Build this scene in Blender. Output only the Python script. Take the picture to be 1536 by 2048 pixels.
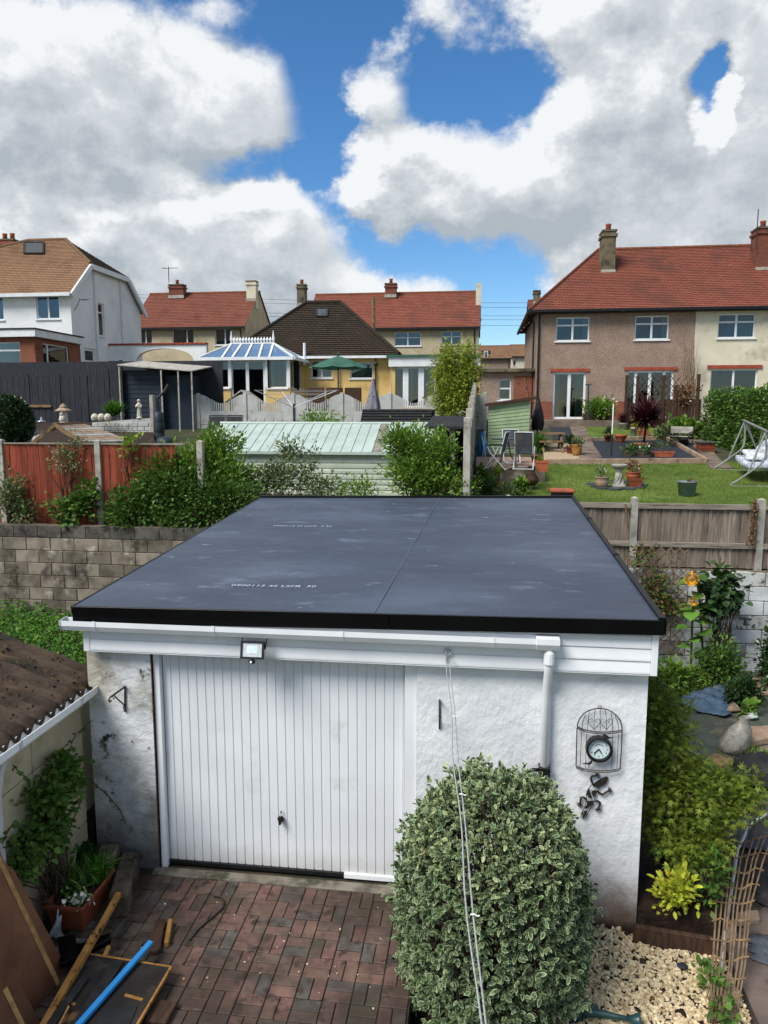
import bpy, bmesh, math, random
import numpy as np
from mathutils import Vector as V, Matrix
R = math.radians
for o in list(bpy.data.objects): bpy.data.objects.remove(o)
SC = bpy.context.scene
COL = SC.collection

# ------------------------------------------------------------------ camera
FPX = 1479.0; YAW = R(7.4); PIT = R(7.8); CAMZ = 4.1
cd = bpy.data.cameras.new('camera'); cam = bpy.data.objects.new('camera', cd); COL.objects.link(cam)
cam.location = (0, 0, CAMZ); cam.rotation_euler = (R(90) - PIT, 0, YAW)
cd.sensor_fit = 'VERTICAL'; cd.sensor_height = 36; cd.sensor_width = 36
cd.lens = 36 * FPX / 2048; cd.clip_start = .05; cd.clip_end = 3000
SC.camera = cam
_h = V((-math.sin(YAW), math.cos(YAW), 0)); _r = V((math.cos(YAW), math.sin(YAW), 0)); _z = V((0, 0, 1))
_f = _h * math.cos(PIT) - _z * math.sin(PIT); _u = _h * math.sin(PIT) + _z * math.cos(PIT); _c = V((0, 0, CAMZ))
def ray(x, y): return _f + _r * ((x - 768) / FPX) + _u * ((1024 - y) / FPX)
def PY(x, y, Y): d = ray(x, y); return _c + d * (Y / d.y)          # point of a pixel's line of sight on a wall at distance Y
def PZ(x, y, Z=0.0): d = ray(x, y); return _c + d * ((Z - CAMZ) / d.z)   # ... on level ground
def zplot(Y): return -.2 if Y < 5.6 else (0. if Y > 9 else -.2 + .2 * (Y - 5.6) / 3.4)   # the plot right of the garage falls towards the gravel
def PR(x, y, h=0.0):
    z = 0.
    for _ in range(12): z = zplot(PZ(x, y, z + h).y)
    return PZ(x, y, z + h)
def PX(x, y, X): d = ray(x, y); return _c + d * (X / d.x)
G0, GS = 1.094, .079
def gz(Y): return 0.0 if Y < 12.1 else (G0 + GS * Y if Y < 34 else G0 + GS * 34 + (Y - 34) * .012)
def PG(x, y):                                                       # ... on the gardens' slope behind the boundary
    d = ray(x, y); t = (G0 - CAMZ) / (d.z - GS * d.y); return _c + d * t
def mpp(p): return (p - _c).dot(_f) / FPX                           # metres per photo pixel at a point

# ------------------------------------------------------------------ sky, sun, exposure
SUN_EL, SUN_AZ = R(50), R(222)      # azimuth clockwise from +Y: behind the camera, to the left
W = bpy.data.worlds.new('World'); SC.world = W; W.use_nodes = True
def build_world():
    nt = W.node_tree; N = nt.nodes; L = nt.links; N.clear()
    def node(t, **k):
        n = N.new(t)
        for a, b in k.items(): setattr(n, a, b)
        return n
    def mth(T, op, a, b=None, c=None, clamp=False):
        n = T.nodes.new('ShaderNodeMath'); n.operation = op; n.use_clamp = clamp
        for i, v in enumerate((a, b, c)):
            if v is None: continue
            if isinstance(v, (int, float)): n.inputs[i].default_value = v
            else: T.links.new(v, n.inputs[i])
        return n.outputs[0]
    # broken cumulus: soft masses placed over the sky, broken up by noise (a group, so that it can be sampled twice for light and shade)
    g = bpy.data.node_groups.new('cloud_density', 'ShaderNodeTree')
    g.interface.new_socket('Dir', in_out='INPUT', socket_type='NodeSocketVector')
    g.interface.new_socket('Density', in_out='OUTPUT', socket_type='NodeSocketFloat')
    gi = g.nodes.new('NodeGroupInput'); go = g.nodes.new('NodeGroupOutput')
    m = lambda op, a, b=None, c=None: mth(g, op, a, b, c)
    def vm(op, a, b, c=None):
        n = g.nodes.new('ShaderNodeVectorMath'); n.operation = op
        for i, v in enumerate((a, b, c)):
            if v is None: continue
            if isinstance(v, tuple): n.inputs[i].default_value = v
            else: g.links.new(v, n.inputs[i])
        return n
    n1 = g.nodes.new('ShaderNodeTexNoise'); n1.inputs['Scale'].default_value = 6.0; n1.inputs['Detail'].default_value = 10; n1.inputs['Roughness'].default_value = .62
    mp = vm('MULTIPLY', gi.outputs[0], (1, 1, 1.3)); g.links.new(mp.outputs[0], n1.inputs['Vector'])
    w = vm('SUBTRACT', n1.outputs['Color'], (.5, .5, .5)); w = vm('MULTIPLY_ADD', w.outputs[0], (.12, 0, .09), gi.outputs[0])
    bl = []
    def px(x0, y0, rx, ry, wgt=1.0):
        d = ray(x0, y0).normalized(); k = d.y; bl.append((d.x, d.z, rx / FPX * k, ry / FPX, wgt))
    px(90, 250, 330, 180); px(380, 250, 260, 120, .95); px(120, 130, 140, 80, .75); px(100, 420, 300, 110, .8)
    px(340, 470, 330, 110, 1.05); px(540, 500, 220, 100, 1.0); px(500, 395, 70, 55, .85); px(650, 430, 70, 38, .6); px(740, 570, 190, 60, .85)
    px(1150, 400, 430, 110, 1.1); px(1340, 300, 300, 200, 1.1); px(900, 325, 220, 75, .85); px(770, 230, 75, 90, .6)
    px(890, 80, 160, 85, .5); px(1420, 50, 380, 130, .85); px(1250, 190, 190, 110, .8); px(1420, 470, 330, 110, .95)
    px(480, 40, 110, 26, .45); px(640, 285, 150, 26, .42); px(1090, 520, 120, 40, .5)
    bl += [(-.78, .35, .22, .2, 1.0), (.80, .3, .2, .22, 1.0), (-.93, .2, .12, .13, .9), (.94, .22, .12, .14, .9), (-.5, .8, .3, .14, .8), (.35, .88, .35, .12, .8), (-.1, .72, .3, .06, .6)]
    neg = []
    for a in ((1412, 176, 26, 36, 1.0), (985, 215, 110, 60, .35), (680, 170, 150, 110, .25), (900, 510, 190, 50, .5), (500, 335, 150, 26, .45), (250, 372, 120, 14, .25), (660, 330, 60, 110, .4), (600, 90, 170, 60, .15)):
        d = ray(a[0], a[1]).normalized(); neg.append((d.x, d.z, a[2] / FPX * d.y, a[3] / FPX, a[4]))
    def blob(x, z, sx, sz, wg):
        v = vm('MULTIPLY_ADD', w.outputs[0], (1 / sx, 0, 1 / sz), (-x / sx, 0, -z / sz)); q = vm('DOT_PRODUCT', v.outputs[0], v.outputs[0]).outputs['Value']
        return m('MULTIPLY_ADD', q, -.42 * wg, wg)
    tot = -.35
    for b in bl: tot = m('SMOOTH_MAX', blob(*b), tot, .18)
    for b in neg: tot = m('SUBTRACT', tot, m('MAXIMUM', blob(*b), 0))
    n2 = g.nodes.new('ShaderNodeTexNoise'); n2.noise_type = 'RIDGED_MULTIFRACTAL'; n2.inputs['Scale'].default_value = 8.5; n2.inputs['Detail'].default_value = 3.0; n2.inputs['Roughness'].default_value = .45; n2.inputs['Lacunarity'].default_value = 2.2
    w2 = vm('MULTIPLY_ADD', n1.outputs['Color'], (.07, .07, .07), mp.outputs[0]); g.links.new(w2.outputs[0], n2.inputs['Vector'])
    dens = m('ADD', m('SUBTRACT', tot, .54), m('MULTIPLY', m('SUBTRACT', n1.outputs['Fac'], .5), 1.9))
    dens = m('ADD', dens, m('MULTIPLY', m('SUBTRACT', .55, n2.outputs['Fac']), .30))
    g.links.new(dens, go.inputs[0])
    tc = node('ShaderNodeTexCoord')
    def density(off):
        a = node('ShaderNodeVectorMath', operation='ADD'); L.new(tc.outputs['Generated'], a.inputs[0]); a.inputs[1].default_value = off
        gn = node('ShaderNodeGroup'); gn.node_tree = g; L.new(a.outputs[0], gn.inputs[0]); return gn.outputs[0]
    d0 = density((0, 0, 0)); d1 = density((-.012, 0, .028))
    mr = node('ShaderNodeMapRange', interpolation_type='SMOOTHSTEP'); L.new(d0, mr.inputs[0]); mr.inputs[1].default_value = -.16; mr.inputs[2].default_value = .20
    sp = node('ShaderNodeSeparateXYZ'); L.new(tc.outputs['Generated'], sp.inputs[0])
    lit = mth(nt, 'MULTIPLY_ADD', mth(nt, 'SUBTRACT', d0, d1), CL_K, CL_B)
    lit = mth(nt, 'SUBTRACT', lit, mth(nt, 'MULTIPLY', mth(nt, 'MAXIMUM', mth(nt, 'SUBTRACT', d0, .25), 0), CL_T), clamp=True)
    rmp = node('ShaderNodeValToRGB'); L.new(lit, rmp.inputs[0]); e = rmp.color_ramp.elements
    e[0].position = .0; e[0].color = (2.9, 3.25, 3.6, 1)
    e[1].position = .95; e[1].color = (6.0, 6.15, 6.3, 1)
    k = rmp.color_ramp.elements.new(.33); k.color = (3.7, 4.0, 4.3, 1)
    k = rmp.color_ramp.elements.new(.62); k.color = (4.4, 4.7, 4.95, 1)
    sky = node('ShaderNodeTexSky', sky_type='NISHITA'); sky.sun_disc = False
    sky.sun_elevation = SUN_EL; sky.sun_rotation = SUN_AZ; sky.air_density = 1.0; sky.dust_density = .02; sky.ozone_density = 5; sky.altitude = 30
    hs = node('ShaderNodeHueSaturation'); hs.inputs['Saturation'].default_value = 1.2; hs.inputs['Value'].default_value = SKY_V; L.new(sky.outputs[0], hs.inputs['Color'])
    mx = node('ShaderNodeMix', data_type='RGBA'); L.new(mr.outputs[0], mx.inputs[0]); L.new(hs.outputs[0], mx.inputs[6]); L.new(rmp.outputs[0], mx.inputs[7])
    bg = node('ShaderNodeBackground'); bg.inputs['Strength'].default_value = .1; L.new(mx.outputs[2], bg.inputs[0])
    out = node('ShaderNodeOutputWorld'); L.new(bg.outputs[0], out.inputs[0])
    W.cycles.sampling_method = 'MANUAL'; W.cycles.sample_map_resolution = 512
CL_K, CL_B, CL_T, SKY_V = 1.9, .56, .42, .95
build_world()
sl = bpy.data.lights.new('sun', 'SUN'); sl.energy = 3.2; sl.angle = R(28); sl.color = (1, .95, .88)
so = bpy.data.objects.new('sun', sl); COL.objects.link(so)
sd = V((math.sin(SUN_AZ) * math.cos(SUN_EL), math.cos(SUN_AZ) * math.cos(SUN_EL), math.sin(SUN_EL)))
so.rotation_euler = sd.to_track_quat('Z', 'Y').to_euler(); so.location = (0, 0, 30)
SC.view_settings.view_transform = 'Standard'; SC.view_settings.look = 'None'; SC.view_settings.gamma = 1; SC.view_settings.exposure = .6
SC.view_settings.use_curve_mapping = False

# ------------------------------------------------------------------ helpers: materials
def lin(h):
    if not isinstance(h, str): return tuple(h)
    h = h.lstrip('#'); o = []
    for i in (0, 2, 4):
        c = int(h[i:i + 2], 16) / 255; o.append(c / 12.92 if c <= .04045 else ((c + .055) / 1.055) ** 2.4)
    return tuple(o)
MATS = {}
def mat(name, c1, c2=None, rough=.75, sc=4., lo=.35, hi=.65, dirt=None, dsc=1.2, dlo=.52, dhi=.68, bump=0., bsc=40., bdist=.01, rnd=0., hrnd=0., spec=.3, metal=0.,
        st=(1, 1, 1), attr=None, zdirt=None, obj=False, trans=0., rvar=0., brick=None, detail=8, edge=None, sss=0., bst=None, coat=0., wav=None):
    m = bpy.data.materials.new(name); m.use_nodes = True; nt = m.node_tree; N = nt.nodes; L = nt.links
    P = N['Principled BSDF']; P.inputs['Roughness'].default_value = rough; P.inputs['Metallic'].default_value = metal; P.inputs['Specular IOR Level'].default_value = spec
    if coat: P.inputs['Coat Weight'].default_value = coat
    c1 = lin(c1); c2 = lin(c2) if c2 else None
    if obj:
        tc = N.new('ShaderNodeTexCoord'); pos = tc.outputs['Object']
        oi = N.new('ShaderNodeObjectInfo'); ad = N.new('ShaderNodeVectorMath'); ad.operation = 'MULTIPLY_ADD'
        L.new(oi.outputs['Random'], ad.inputs[0]); ad.inputs[1].default_value = (37, 53, 71); L.new(pos, ad.inputs[2]); pos = ad.outputs[0]
    else:
        ge = N.new('ShaderNodeNewGeometry'); pos = ge.outputs['Position']
    mp = N.new('ShaderNodeMapping'); mp.inputs['Scale'].default_value = st; L.new(pos, mp.inputs[0]); mp = mp.outputs[0]
    def noise(s, v=None, d=detail, r=.55):
        n = N.new('ShaderNodeTexNoise'); n.inputs['Scale'].default_value = s; n.inputs['Detail'].default_value = d; n.inputs['Roughness'].default_value = r; L.new(v or mp, n.inputs['Vector']); return n.outputs['Fac']
    def rng(v, a, b, ss=True):
        n = N.new('ShaderNodeMapRange'); n.interpolation_type = 'SMOOTHSTEP' if ss else 'LINEAR'; L.new(v, n.inputs[0]); n.inputs[1].default_value = a; n.inputs[2].default_value = b; return n.outputs[0]
    def mix(f, a, b, bt='MIX'):
        n = N.new('ShaderNodeMix'); n.data_type = 'RGBA'; n.blend_type = bt
        if isinstance(f, float): n.inputs[0].default_value = f
        else: L.new(f, n.inputs[0])
        for i, x in ((6, a), (7, b)):
            if isinstance(x, tuple): n.inputs[i].default_value = x + (1,)
            else: L.new(x, n.inputs[i])
        return n.outputs[2]
    col = c1
    bh = None
    if brick:   # tiles / bricks too small to build: (width, height, mortar, colour of joint, use_uv)
        bw, bhh, mo, mc, mode = brick
        b = N.new('ShaderNodeTexBrick'); b.inputs['Scale'].default_value = 1; b.inputs['Brick Width'].default_value = bw; b.inputs['Row Height'].default_value = bhh
        b.inputs['Mortar Size'].default_value = mo; b.inputs['Mortar Smooth'].default_value = .2; b.inputs['Color1'].default_value = c1 + (1,); b.inputs['Color2'].default_value = (c2 or c1) + (1,)
        b.inputs['Mortar'].default_value = lin(mc) + (1,); b.inputs['Bias'].default_value = 0
        if mode == 'uv': u = N.new('ShaderNodeUVMap'); L.new(u.outputs[0], b.inputs['Vector'])
        else:
            s = N.new('ShaderNodeSeparateXYZ'); L.new(pos, s.inputs[0]); c = N.new('ShaderNodeCombineXYZ')
            if mode == 'x': L.new(s.outputs[0], c.inputs[0])
            elif mode == 'y': L.new(s.outputs[1], c.inputs[0])
            else:
                ad = N.new('ShaderNodeMath'); L.new(s.outputs[0], ad.inputs[0]); L.new(s.outputs[1], ad.inputs[1]); L.new(ad.outputs[0], c.inputs[0])
            L.new(s.outputs[2], c.inputs[1]); L.new(c.outputs[0], b.inputs['Vector'])
        n = noise(sc); col = mix(rng(n, .2, .8), b.outputs['Color'], mix(.5, b.outputs['Color'], (0, 0, 0)) if False else b.outputs['Color'])
        col = mix(.35, col, mix(rng(n, lo, hi), c1, c2 or c1), 'MIX'); bh = b.outputs['Fac']
    elif c2: col = mix(rng(noise(sc), lo, hi), c1, c2)
    if dirt:
        ds = dirt if isinstance(dirt, list) else [(dirt, dsc, dlo, dhi)]
        for (dc, s_, a_, b_) in ds: col = mix(rng(noise(s_, r=.65), a_, b_), col, lin(dc))
    if zdirt:   # stain band along a foot or head: (colour, z_full, z_none, strength)
        for zc, za, zb, zs in zdirt:
            s = N.new('ShaderNodeSeparateXYZ'); g2 = N.new('ShaderNodeNewGeometry'); L.new(g2.outputs['Position'], s.inputs[0])
            n = noise(3.5, r=.7); k = N.new('ShaderNodeMath'); k.operation = 'MULTIPLY_ADD'; L.new(n, k.inputs[0]); k.inputs[1].default_value = (zb - za) * 1.1; L.new(s.outputs[2], k.inputs[2])
            f = rng(k.outputs[0], za + (zb - za) * .55, zb + (zb - za) * .55); iv = N.new('ShaderNodeMath'); iv.operation = 'MULTIPLY_ADD'; L.new(f, iv.inputs[0]); iv.inputs[1].default_value = -zs; iv.inputs[2].default_value = zs
            col = mix(iv.outputs[0], col, lin(zc))
    if edge:
        a = N.new('ShaderNodeAttribute'); a.attribute_name = 'edge'; col = mix(rng(a.outputs['Fac'], .62, .84), col, lin(edge))
    if rnd or hrnd or attr:
        hv = N.new('ShaderNodeHueSaturation')
        if attr: a = N.new('ShaderNodeAttribute'); a.attribute_name = 'rnd'; rv = a.outputs['Fac']; k = attr
        else: oi = N.new('ShaderNodeObjectInfo'); rv = oi.outputs['Random']; k = rnd
        q = N.new('ShaderNodeMath'); q.operation = 'MULTIPLY_ADD'; L.new(rv, q.inputs[0]); q.inputs[1].default_value = 2 * k; q.inputs[2].default_value = 1 - k; L.new(q.outputs[0], hv.inputs['Value'])
        if hrnd:
            w = N.new('ShaderNodeMath'); w.operation = 'MULTIPLY'; L.new(rv, w.inputs[0]); w.inputs[1].default_value = 7.31
            fr = N.new('ShaderNodeMath'); fr.operation = 'FRACT'; L.new(w.outputs[0], fr.inputs[0])
            q2 = N.new('ShaderNodeMath'); q2.operation = 'MULTIPLY_ADD'; L.new(fr.outputs[0], q2.inputs[0]); q2.inputs[1].default_value = 2 * hrnd; q2.inputs[2].default_value = .5 - hrnd; L.new(q2.outputs[0], hv.inputs['Hue'])
        if isinstance(col, tuple): hv.inputs['Color'].default_value = col + (1,)
        else: L.new(col, hv.inputs['Color'])
        col = hv.outputs[0]
    if isinstance(col, tuple): P.inputs['Base Color'].default_value = col + (1,)
    else: L.new(col, P.inputs['Base Color'])
    if rvar:
        q = N.new('ShaderNodeMapRange'); L.new(noise(sc * 1.7), q.inputs[0]); q.inputs[1].default_value = .3; q.inputs[2].default_value = .7; q.inputs[3].default_value = rough - rvar; q.inputs[4].default_value = rough + rvar; L.new(q.outputs[0], P.inputs['Roughness'])
    if bump or bh is not None:
        b = N.new('ShaderNodeBump'); b.inputs['Strength'].default_value = bump or .4; b.inputs['Distance'].default_value = bdist
        vb = mp
        if bst: m2 = N.new('ShaderNodeMapping'); m2.inputs['Scale'].default_value = bst; L.new(pos, m2.inputs[0]); vb = m2.outputs[0]
        hgt = noise(bsc, vb, 5, .6)
        if bh is not None: s = N.new('ShaderNodeMath'); s.operation = 'MULTIPLY_ADD'; L.new(bh, s.inputs[0]); s.inputs[1].default_value = -1.0; L.new(hgt, s.inputs[2]); hgt = s.outputs[0]
        L.new(hgt, b.inputs['Height']); L.new(b.outputs[0], P.inputs['Normal'])
    if trans:
        t = N.new('ShaderNodeBsdfTranslucent'); ms = N.new('ShaderNodeMixShader'); ms.inputs[0].default_value = trans
        if isinstance(col, tuple): t.inputs[0].default_value = col + (1,)
        else: L.new(col, t.inputs[0])
        L.new(P.outputs[0], ms.inputs[1]); L.new(t.outputs[0], ms.inputs[2]); L.new(ms.outputs[0], N['Material Output'].inputs[0])
    MATS[name] = m; return m
def glass(name, tint=(.6, .65, .66), ior=1.65, clear=.55, film=None):
    m = bpy.data.materials.new(name); m.use_nodes = True; nt = m.node_tree; N = nt.nodes; L = nt.links; N.remove(N['Principled BSDF'])
    t = N.new('ShaderNodeBsdfTransparent'); t.inputs[0].default_value = tint + (1,); g = N.new('ShaderNodeBsdfGlossy'); g.inputs['Roughness'].default_value = .015; g.inputs[0].default_value = (.95, .97, 1, 1)
    f = N.new('ShaderNodeFresnel'); f.inputs[0].default_value = ior; ms = N.new('ShaderNodeMixShader'); L.new(f.outputs[0], ms.inputs[0]); L.new(t.outputs[0], ms.inputs[1]); L.new(g.outputs[0], ms.inputs[2])
    last = ms.outputs[0]
    if film:
        d = N.new('ShaderNodeBsdfDiffuse'); d.inputs[0].default_value = film[0] + (1,); m2 = N.new('ShaderNodeMixShader'); m2.inputs[0].default_value = film[1]; L.new(last, m2.inputs[1]); L.new(d.outputs[0], m2.inputs[2]); last = m2.outputs[0]
    L.new(last, N['Material Output'].inputs[0]); MATS[name] = m; return m

# ------------------------------------------------------------------ helpers: meshes and objects
WL = {}
def tag(o, label=None, cat=None, group=None, kind=None):
    if label: o['label'] = label
    if cat: o['category'] = cat
    if group: o['group'] = group
    if kind: o['kind'] = kind
    return o
def thing(name, loc, label, cat, group=None):
    o = bpy.data.objects.new(name, None); COL.objects.link(o); o.location = loc; o.empty_display_size = .1; WL[o] = V(loc); return tag(o, label, cat, group)
def link(name, me, parent=None, loc=None):
    o = bpy.data.objects.new(name, me); COL.objects.link(o); WL[o] = V(loc if loc is not None else (0, 0, 0))
    if parent is not None: o.parent = parent; o.location = WL[o] - WL[parent]
    else: o.location = WL[o]
    return o
def rot2(v, a): c, s = math.cos(a), math.sin(a); return V((v[0] * c - v[1] * s, v[0] * s + v[1] * c, v[2] if len(v) > 2 else 0))
class MB:
    def __init__(s): s.v = []; s.f = []; s.uv = None
    def add(s, vs, fs):
        n = len(s.v); s.v += [tuple(p) for p in vs]; s.f += [tuple(i + n for i in q) for q in fs]; return s
    def box(s, x0, x1, y0, y1, z0, z1):
        return s.add([(x0, y0, z0), (x1, y0, z0), (x1, y1, z0), (x0, y1, z0), (x0, y0, z1), (x1, y0, z1), (x1, y1, z1), (x0, y1, z1)],
                     [(0, 3, 2, 1), (4, 5, 6, 7), (0, 1, 5, 4), (1, 2, 6, 5), (2, 3, 7, 6), (3, 0, 4, 7)])
    def obox(s, c, a, b, d):   # centre and three half axes
        c = V(c); a = V(a); b = V(b); d = V(d); p = [c + a * i + b * j + d * k for k in (-1, 1) for i, j in ((-1, -1), (1, -1), (1, 1), (-1, 1))]
        return s.add(p, [(0, 3, 2, 1), (4, 5, 6, 7), (0, 1, 5, 4), (1, 2, 6, 5), (2, 3, 7, 6), (3, 0, 4, 7)])
    def bar(s, p0, p1, w, h, up=(0, 0, 1)):
        p0 = V(p0); p1 = V(p1); d = p1 - p0; up = V(up); sd_ = d.cross(up)
        if sd_.length < 1e-6: sd_ = d.cross(V((1, 0, 0)))
        sd_.normalize(); u = sd_.cross(d).normalized(); return s.obox((p0 + p1) / 2, d / 2, sd_ * (w / 2), u * (h / 2))
    def tube(s, pts, r, n=6, cap=True, closed=False):
        pts = [V(p) for p in pts]; m = len(pts); rs = r if isinstance(r, (list, tuple)) else [r] * m; vs = []; nrm = None
        for i in range(m):
            t = (pts[(i + 1) % m if closed else min(i + 1, m - 1)] - pts[(i - 1) % m if closed else max(i - 1, 0)])
            t = t.normalized() if t.length > 1e-9 else V((0, 0, 1))
            if nrm is None: nrm = t.orthogonal().normalized()
            nrm = (nrm - t * nrm.dot(t)); nrm = nrm.normalized() if nrm.length > 1e-6 else t.orthogonal().normalized()
            b = t.cross(nrm)
            for k in range(n): a = 2 * math.pi * k / n; vs.append(pts[i] + (nrm * math.cos(a) + b * math.sin(a)) * rs[i])
        fs = [(i % m * n + k, i % m * n + (k + 1) % n, (i + 1) % m * n + (k + 1) % n, (i + 1) % m * n + k) for i in range(m if closed else m - 1) for k in range(n)]
        if cap and not closed: fs += [tuple(range(n - 1, -1, -1)), tuple((m - 1) * n + k for k in range(n))]
        return s.add(vs, fs)
    def lathe(s, prof, c=(0, 0, 0), n=16, sx=1, sy=1, cap=True):
        vs = [(c[0] + r * sx * math.cos(2 * math.pi * k / n), c[1] + r * sy * math.sin(2 * math.pi * k / n), c[2] + z) for r, z in prof for k in range(n)]
        fs = [(i * n + k, i * n + (k + 1) % n, (i + 1) * n + (k + 1) % n, (i + 1) * n + k) for i in range(len(prof) - 1) for k in range(n)]
        if cap: fs += [tuple(range(n - 1, -1, -1)), tuple((len(prof) - 1) * n + k for k in range(n))]
        return s.add(vs, fs)
    def prism(s, poly, vec):
        n = len(poly); vec = V(vec); p = [V(q) for q in poly]
        return s.add(p + [q + vec for q in p], [tuple(range(n - 1, -1, -1)), tuple(range(n, 2 * n))] + [(i, (i + 1) % n, n + (i + 1) % n, n + i) for i in range(n)])
    def quad(s, *p): return s.add(p, [tuple(range(len(p)))])
    def grid(s, rows):
        n = len(rows[0]); return s.add([p for r in rows for p in r], [(i * n + k, i * n + k + 1, (i + 1) * n + k + 1, (i + 1) * n + k) for i in range(len(rows) - 1) for k in range(n - 1)])
    def ball(s, c, r, n=8, m=6, sz=1):
        prof = [(max(.001, r * math.sin(math.pi * i / m)), -r * sz * math.cos(math.pi * i / m)) for i in range(m + 1)]; return s.lathe(prof, c, n)
    def mesh(s, name, mt, bevel=0, smooth=False, off=(0, 0, 0), seg=1):
        me = bpy.data.meshes.new(name); o = V(off); me.from_pydata([(p[0] - o.x, p[1] - o.y, p[2] - o.z) for p in s.v], [], s.f)
        b = bmesh.new(); b.from_mesh(me); bmesh.ops.recalc_face_normals(b, faces=b.faces)
        if bevel: bmesh.ops.bevel(b, geom=list(b.edges), offset=bevel, segments=seg, affect='EDGES', clamp_overlap=True)
        b.to_mesh(me); b.free()
        if mt: me.materials.append(MATS[mt] if isinstance(mt, str) else mt)
        if smooth: me.polygons.foreach_set('use_smooth', [True] * len(me.polygons))
        return me
    def build(s, name, mt, parent=None, bevel=0, smooth=False, seg=1):
        a = np.array(s.v); lo = a.min(0); hi = a.max(0); off = V(((lo[0] + hi[0]) / 2, (lo[1] + hi[1]) / 2, lo[2]))
        return link(name, s.mesh(name, mt, bevel, smooth, off, seg), parent, off)
def struct(o): o['kind'] = 'structure'; return o
def copy_tree(o, loc, rz=0., scale=1., label=None, group=None):
    c = o.copy(); COL.objects.link(c); c.location = loc; c.rotation_euler = (0, 0, rz); c.scale = (scale,) * 3; WL[c] = V(loc)
    if label: c['label'] = label
    if group: c['group'] = group
    for ch in o.children:
        k = ch.copy(); COL.objects.link(k); k.parent = c
        for g in ch.children: q = g.copy(); COL.objects.link(q); q.parent = k
    return c
def text_mesh(s, size, mt, extrude=0.0005):
    cu = bpy.data.curves.new('text', 'FONT'); cu.body = s; cu.size = size; cu.extrude = extrude; cu.resolution_u = 2; cu.align_x = 'CENTER'; cu.align_y = 'CENTER'
    o = bpy.data.objects.new('text', cu); COL.objects.link(o); dg = bpy.context.evaluated_depsgraph_get(); dg.update()
    me = bpy.data.meshes.new_from_object(o.evaluated_get(dg)); bpy.data.objects.remove(o); bpy.data.curves.remove(cu); me.materials.clear(); me.materials.append(MATS[mt]); return me

# ------------------------------------------------------------------ helpers: leaves
LEAF = {  # verts (x across, y along, z up), faces, edge value
 'oval': ([(0, 0, 0), (-.24, .3, .06), (-.2, .72, .03), (0, 1, -.08), (.2, .72, .03), (.24, .3, .06), (0, .5, -.02)], [(0, 1, 6), (1, 2, 6), (2, 3, 6), (3, 4, 6), (4, 5, 6), (5, 0, 6)], [.8, 1, 1, 1, 1, 1, 0]),
 'leaf': ([(0, 0, 0), (-.27, .42, .07), (0, 1, -.1), (.27, .42, .07), (0, .45, -.03)], [(0, 1, 4), (1, 2, 4), (2, 3, 4), (3, 0, 4)], [1, 1, 1, 1, 0]),
 'broad': ([(0, 0, 0), (-.42, .28, .08), (-.36, .66, .04), (0, 1, -.14), (.36, .66, .04), (.42, .28, .08), (0, .45, -.04)], [(0, 1, 6), (1, 2, 6), (2, 3, 6), (3, 4, 6), (4, 5, 6), (5, 0, 6)], [1, 1, 1, 1, 1, 1, 0]),
 'maple': ([(0, 0, 0), (-.5, .25, 0), (-.14, .32, .02), (-.4, .78, -.04), (-.07, .5, .03), (0, 1.05, -.08), (.07, .5, .03), (.4, .78, -.04), (.14, .32, .02), (.5, .25, 0)], [(0, 1, 2), (2, 3, 4), (4, 5, 6), (6, 7, 8), (8, 9, 0), (0, 2, 4), (0, 4, 6), (0, 6, 8)], [1] * 10),
 'blade': ([(-.06, 0, 0), (.06, 0, 0), (.045, .5, .05), (-.045, .5, .05), (0, 1, -.08)], [(0, 1, 2, 3), (3, 2, 4)], [1] * 5),
 'grass': ([(-.05, 0, 0), (.05, 0, 0), (0, 1, -.1)], [(0, 1, 2)], [1] * 3),
}
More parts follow.
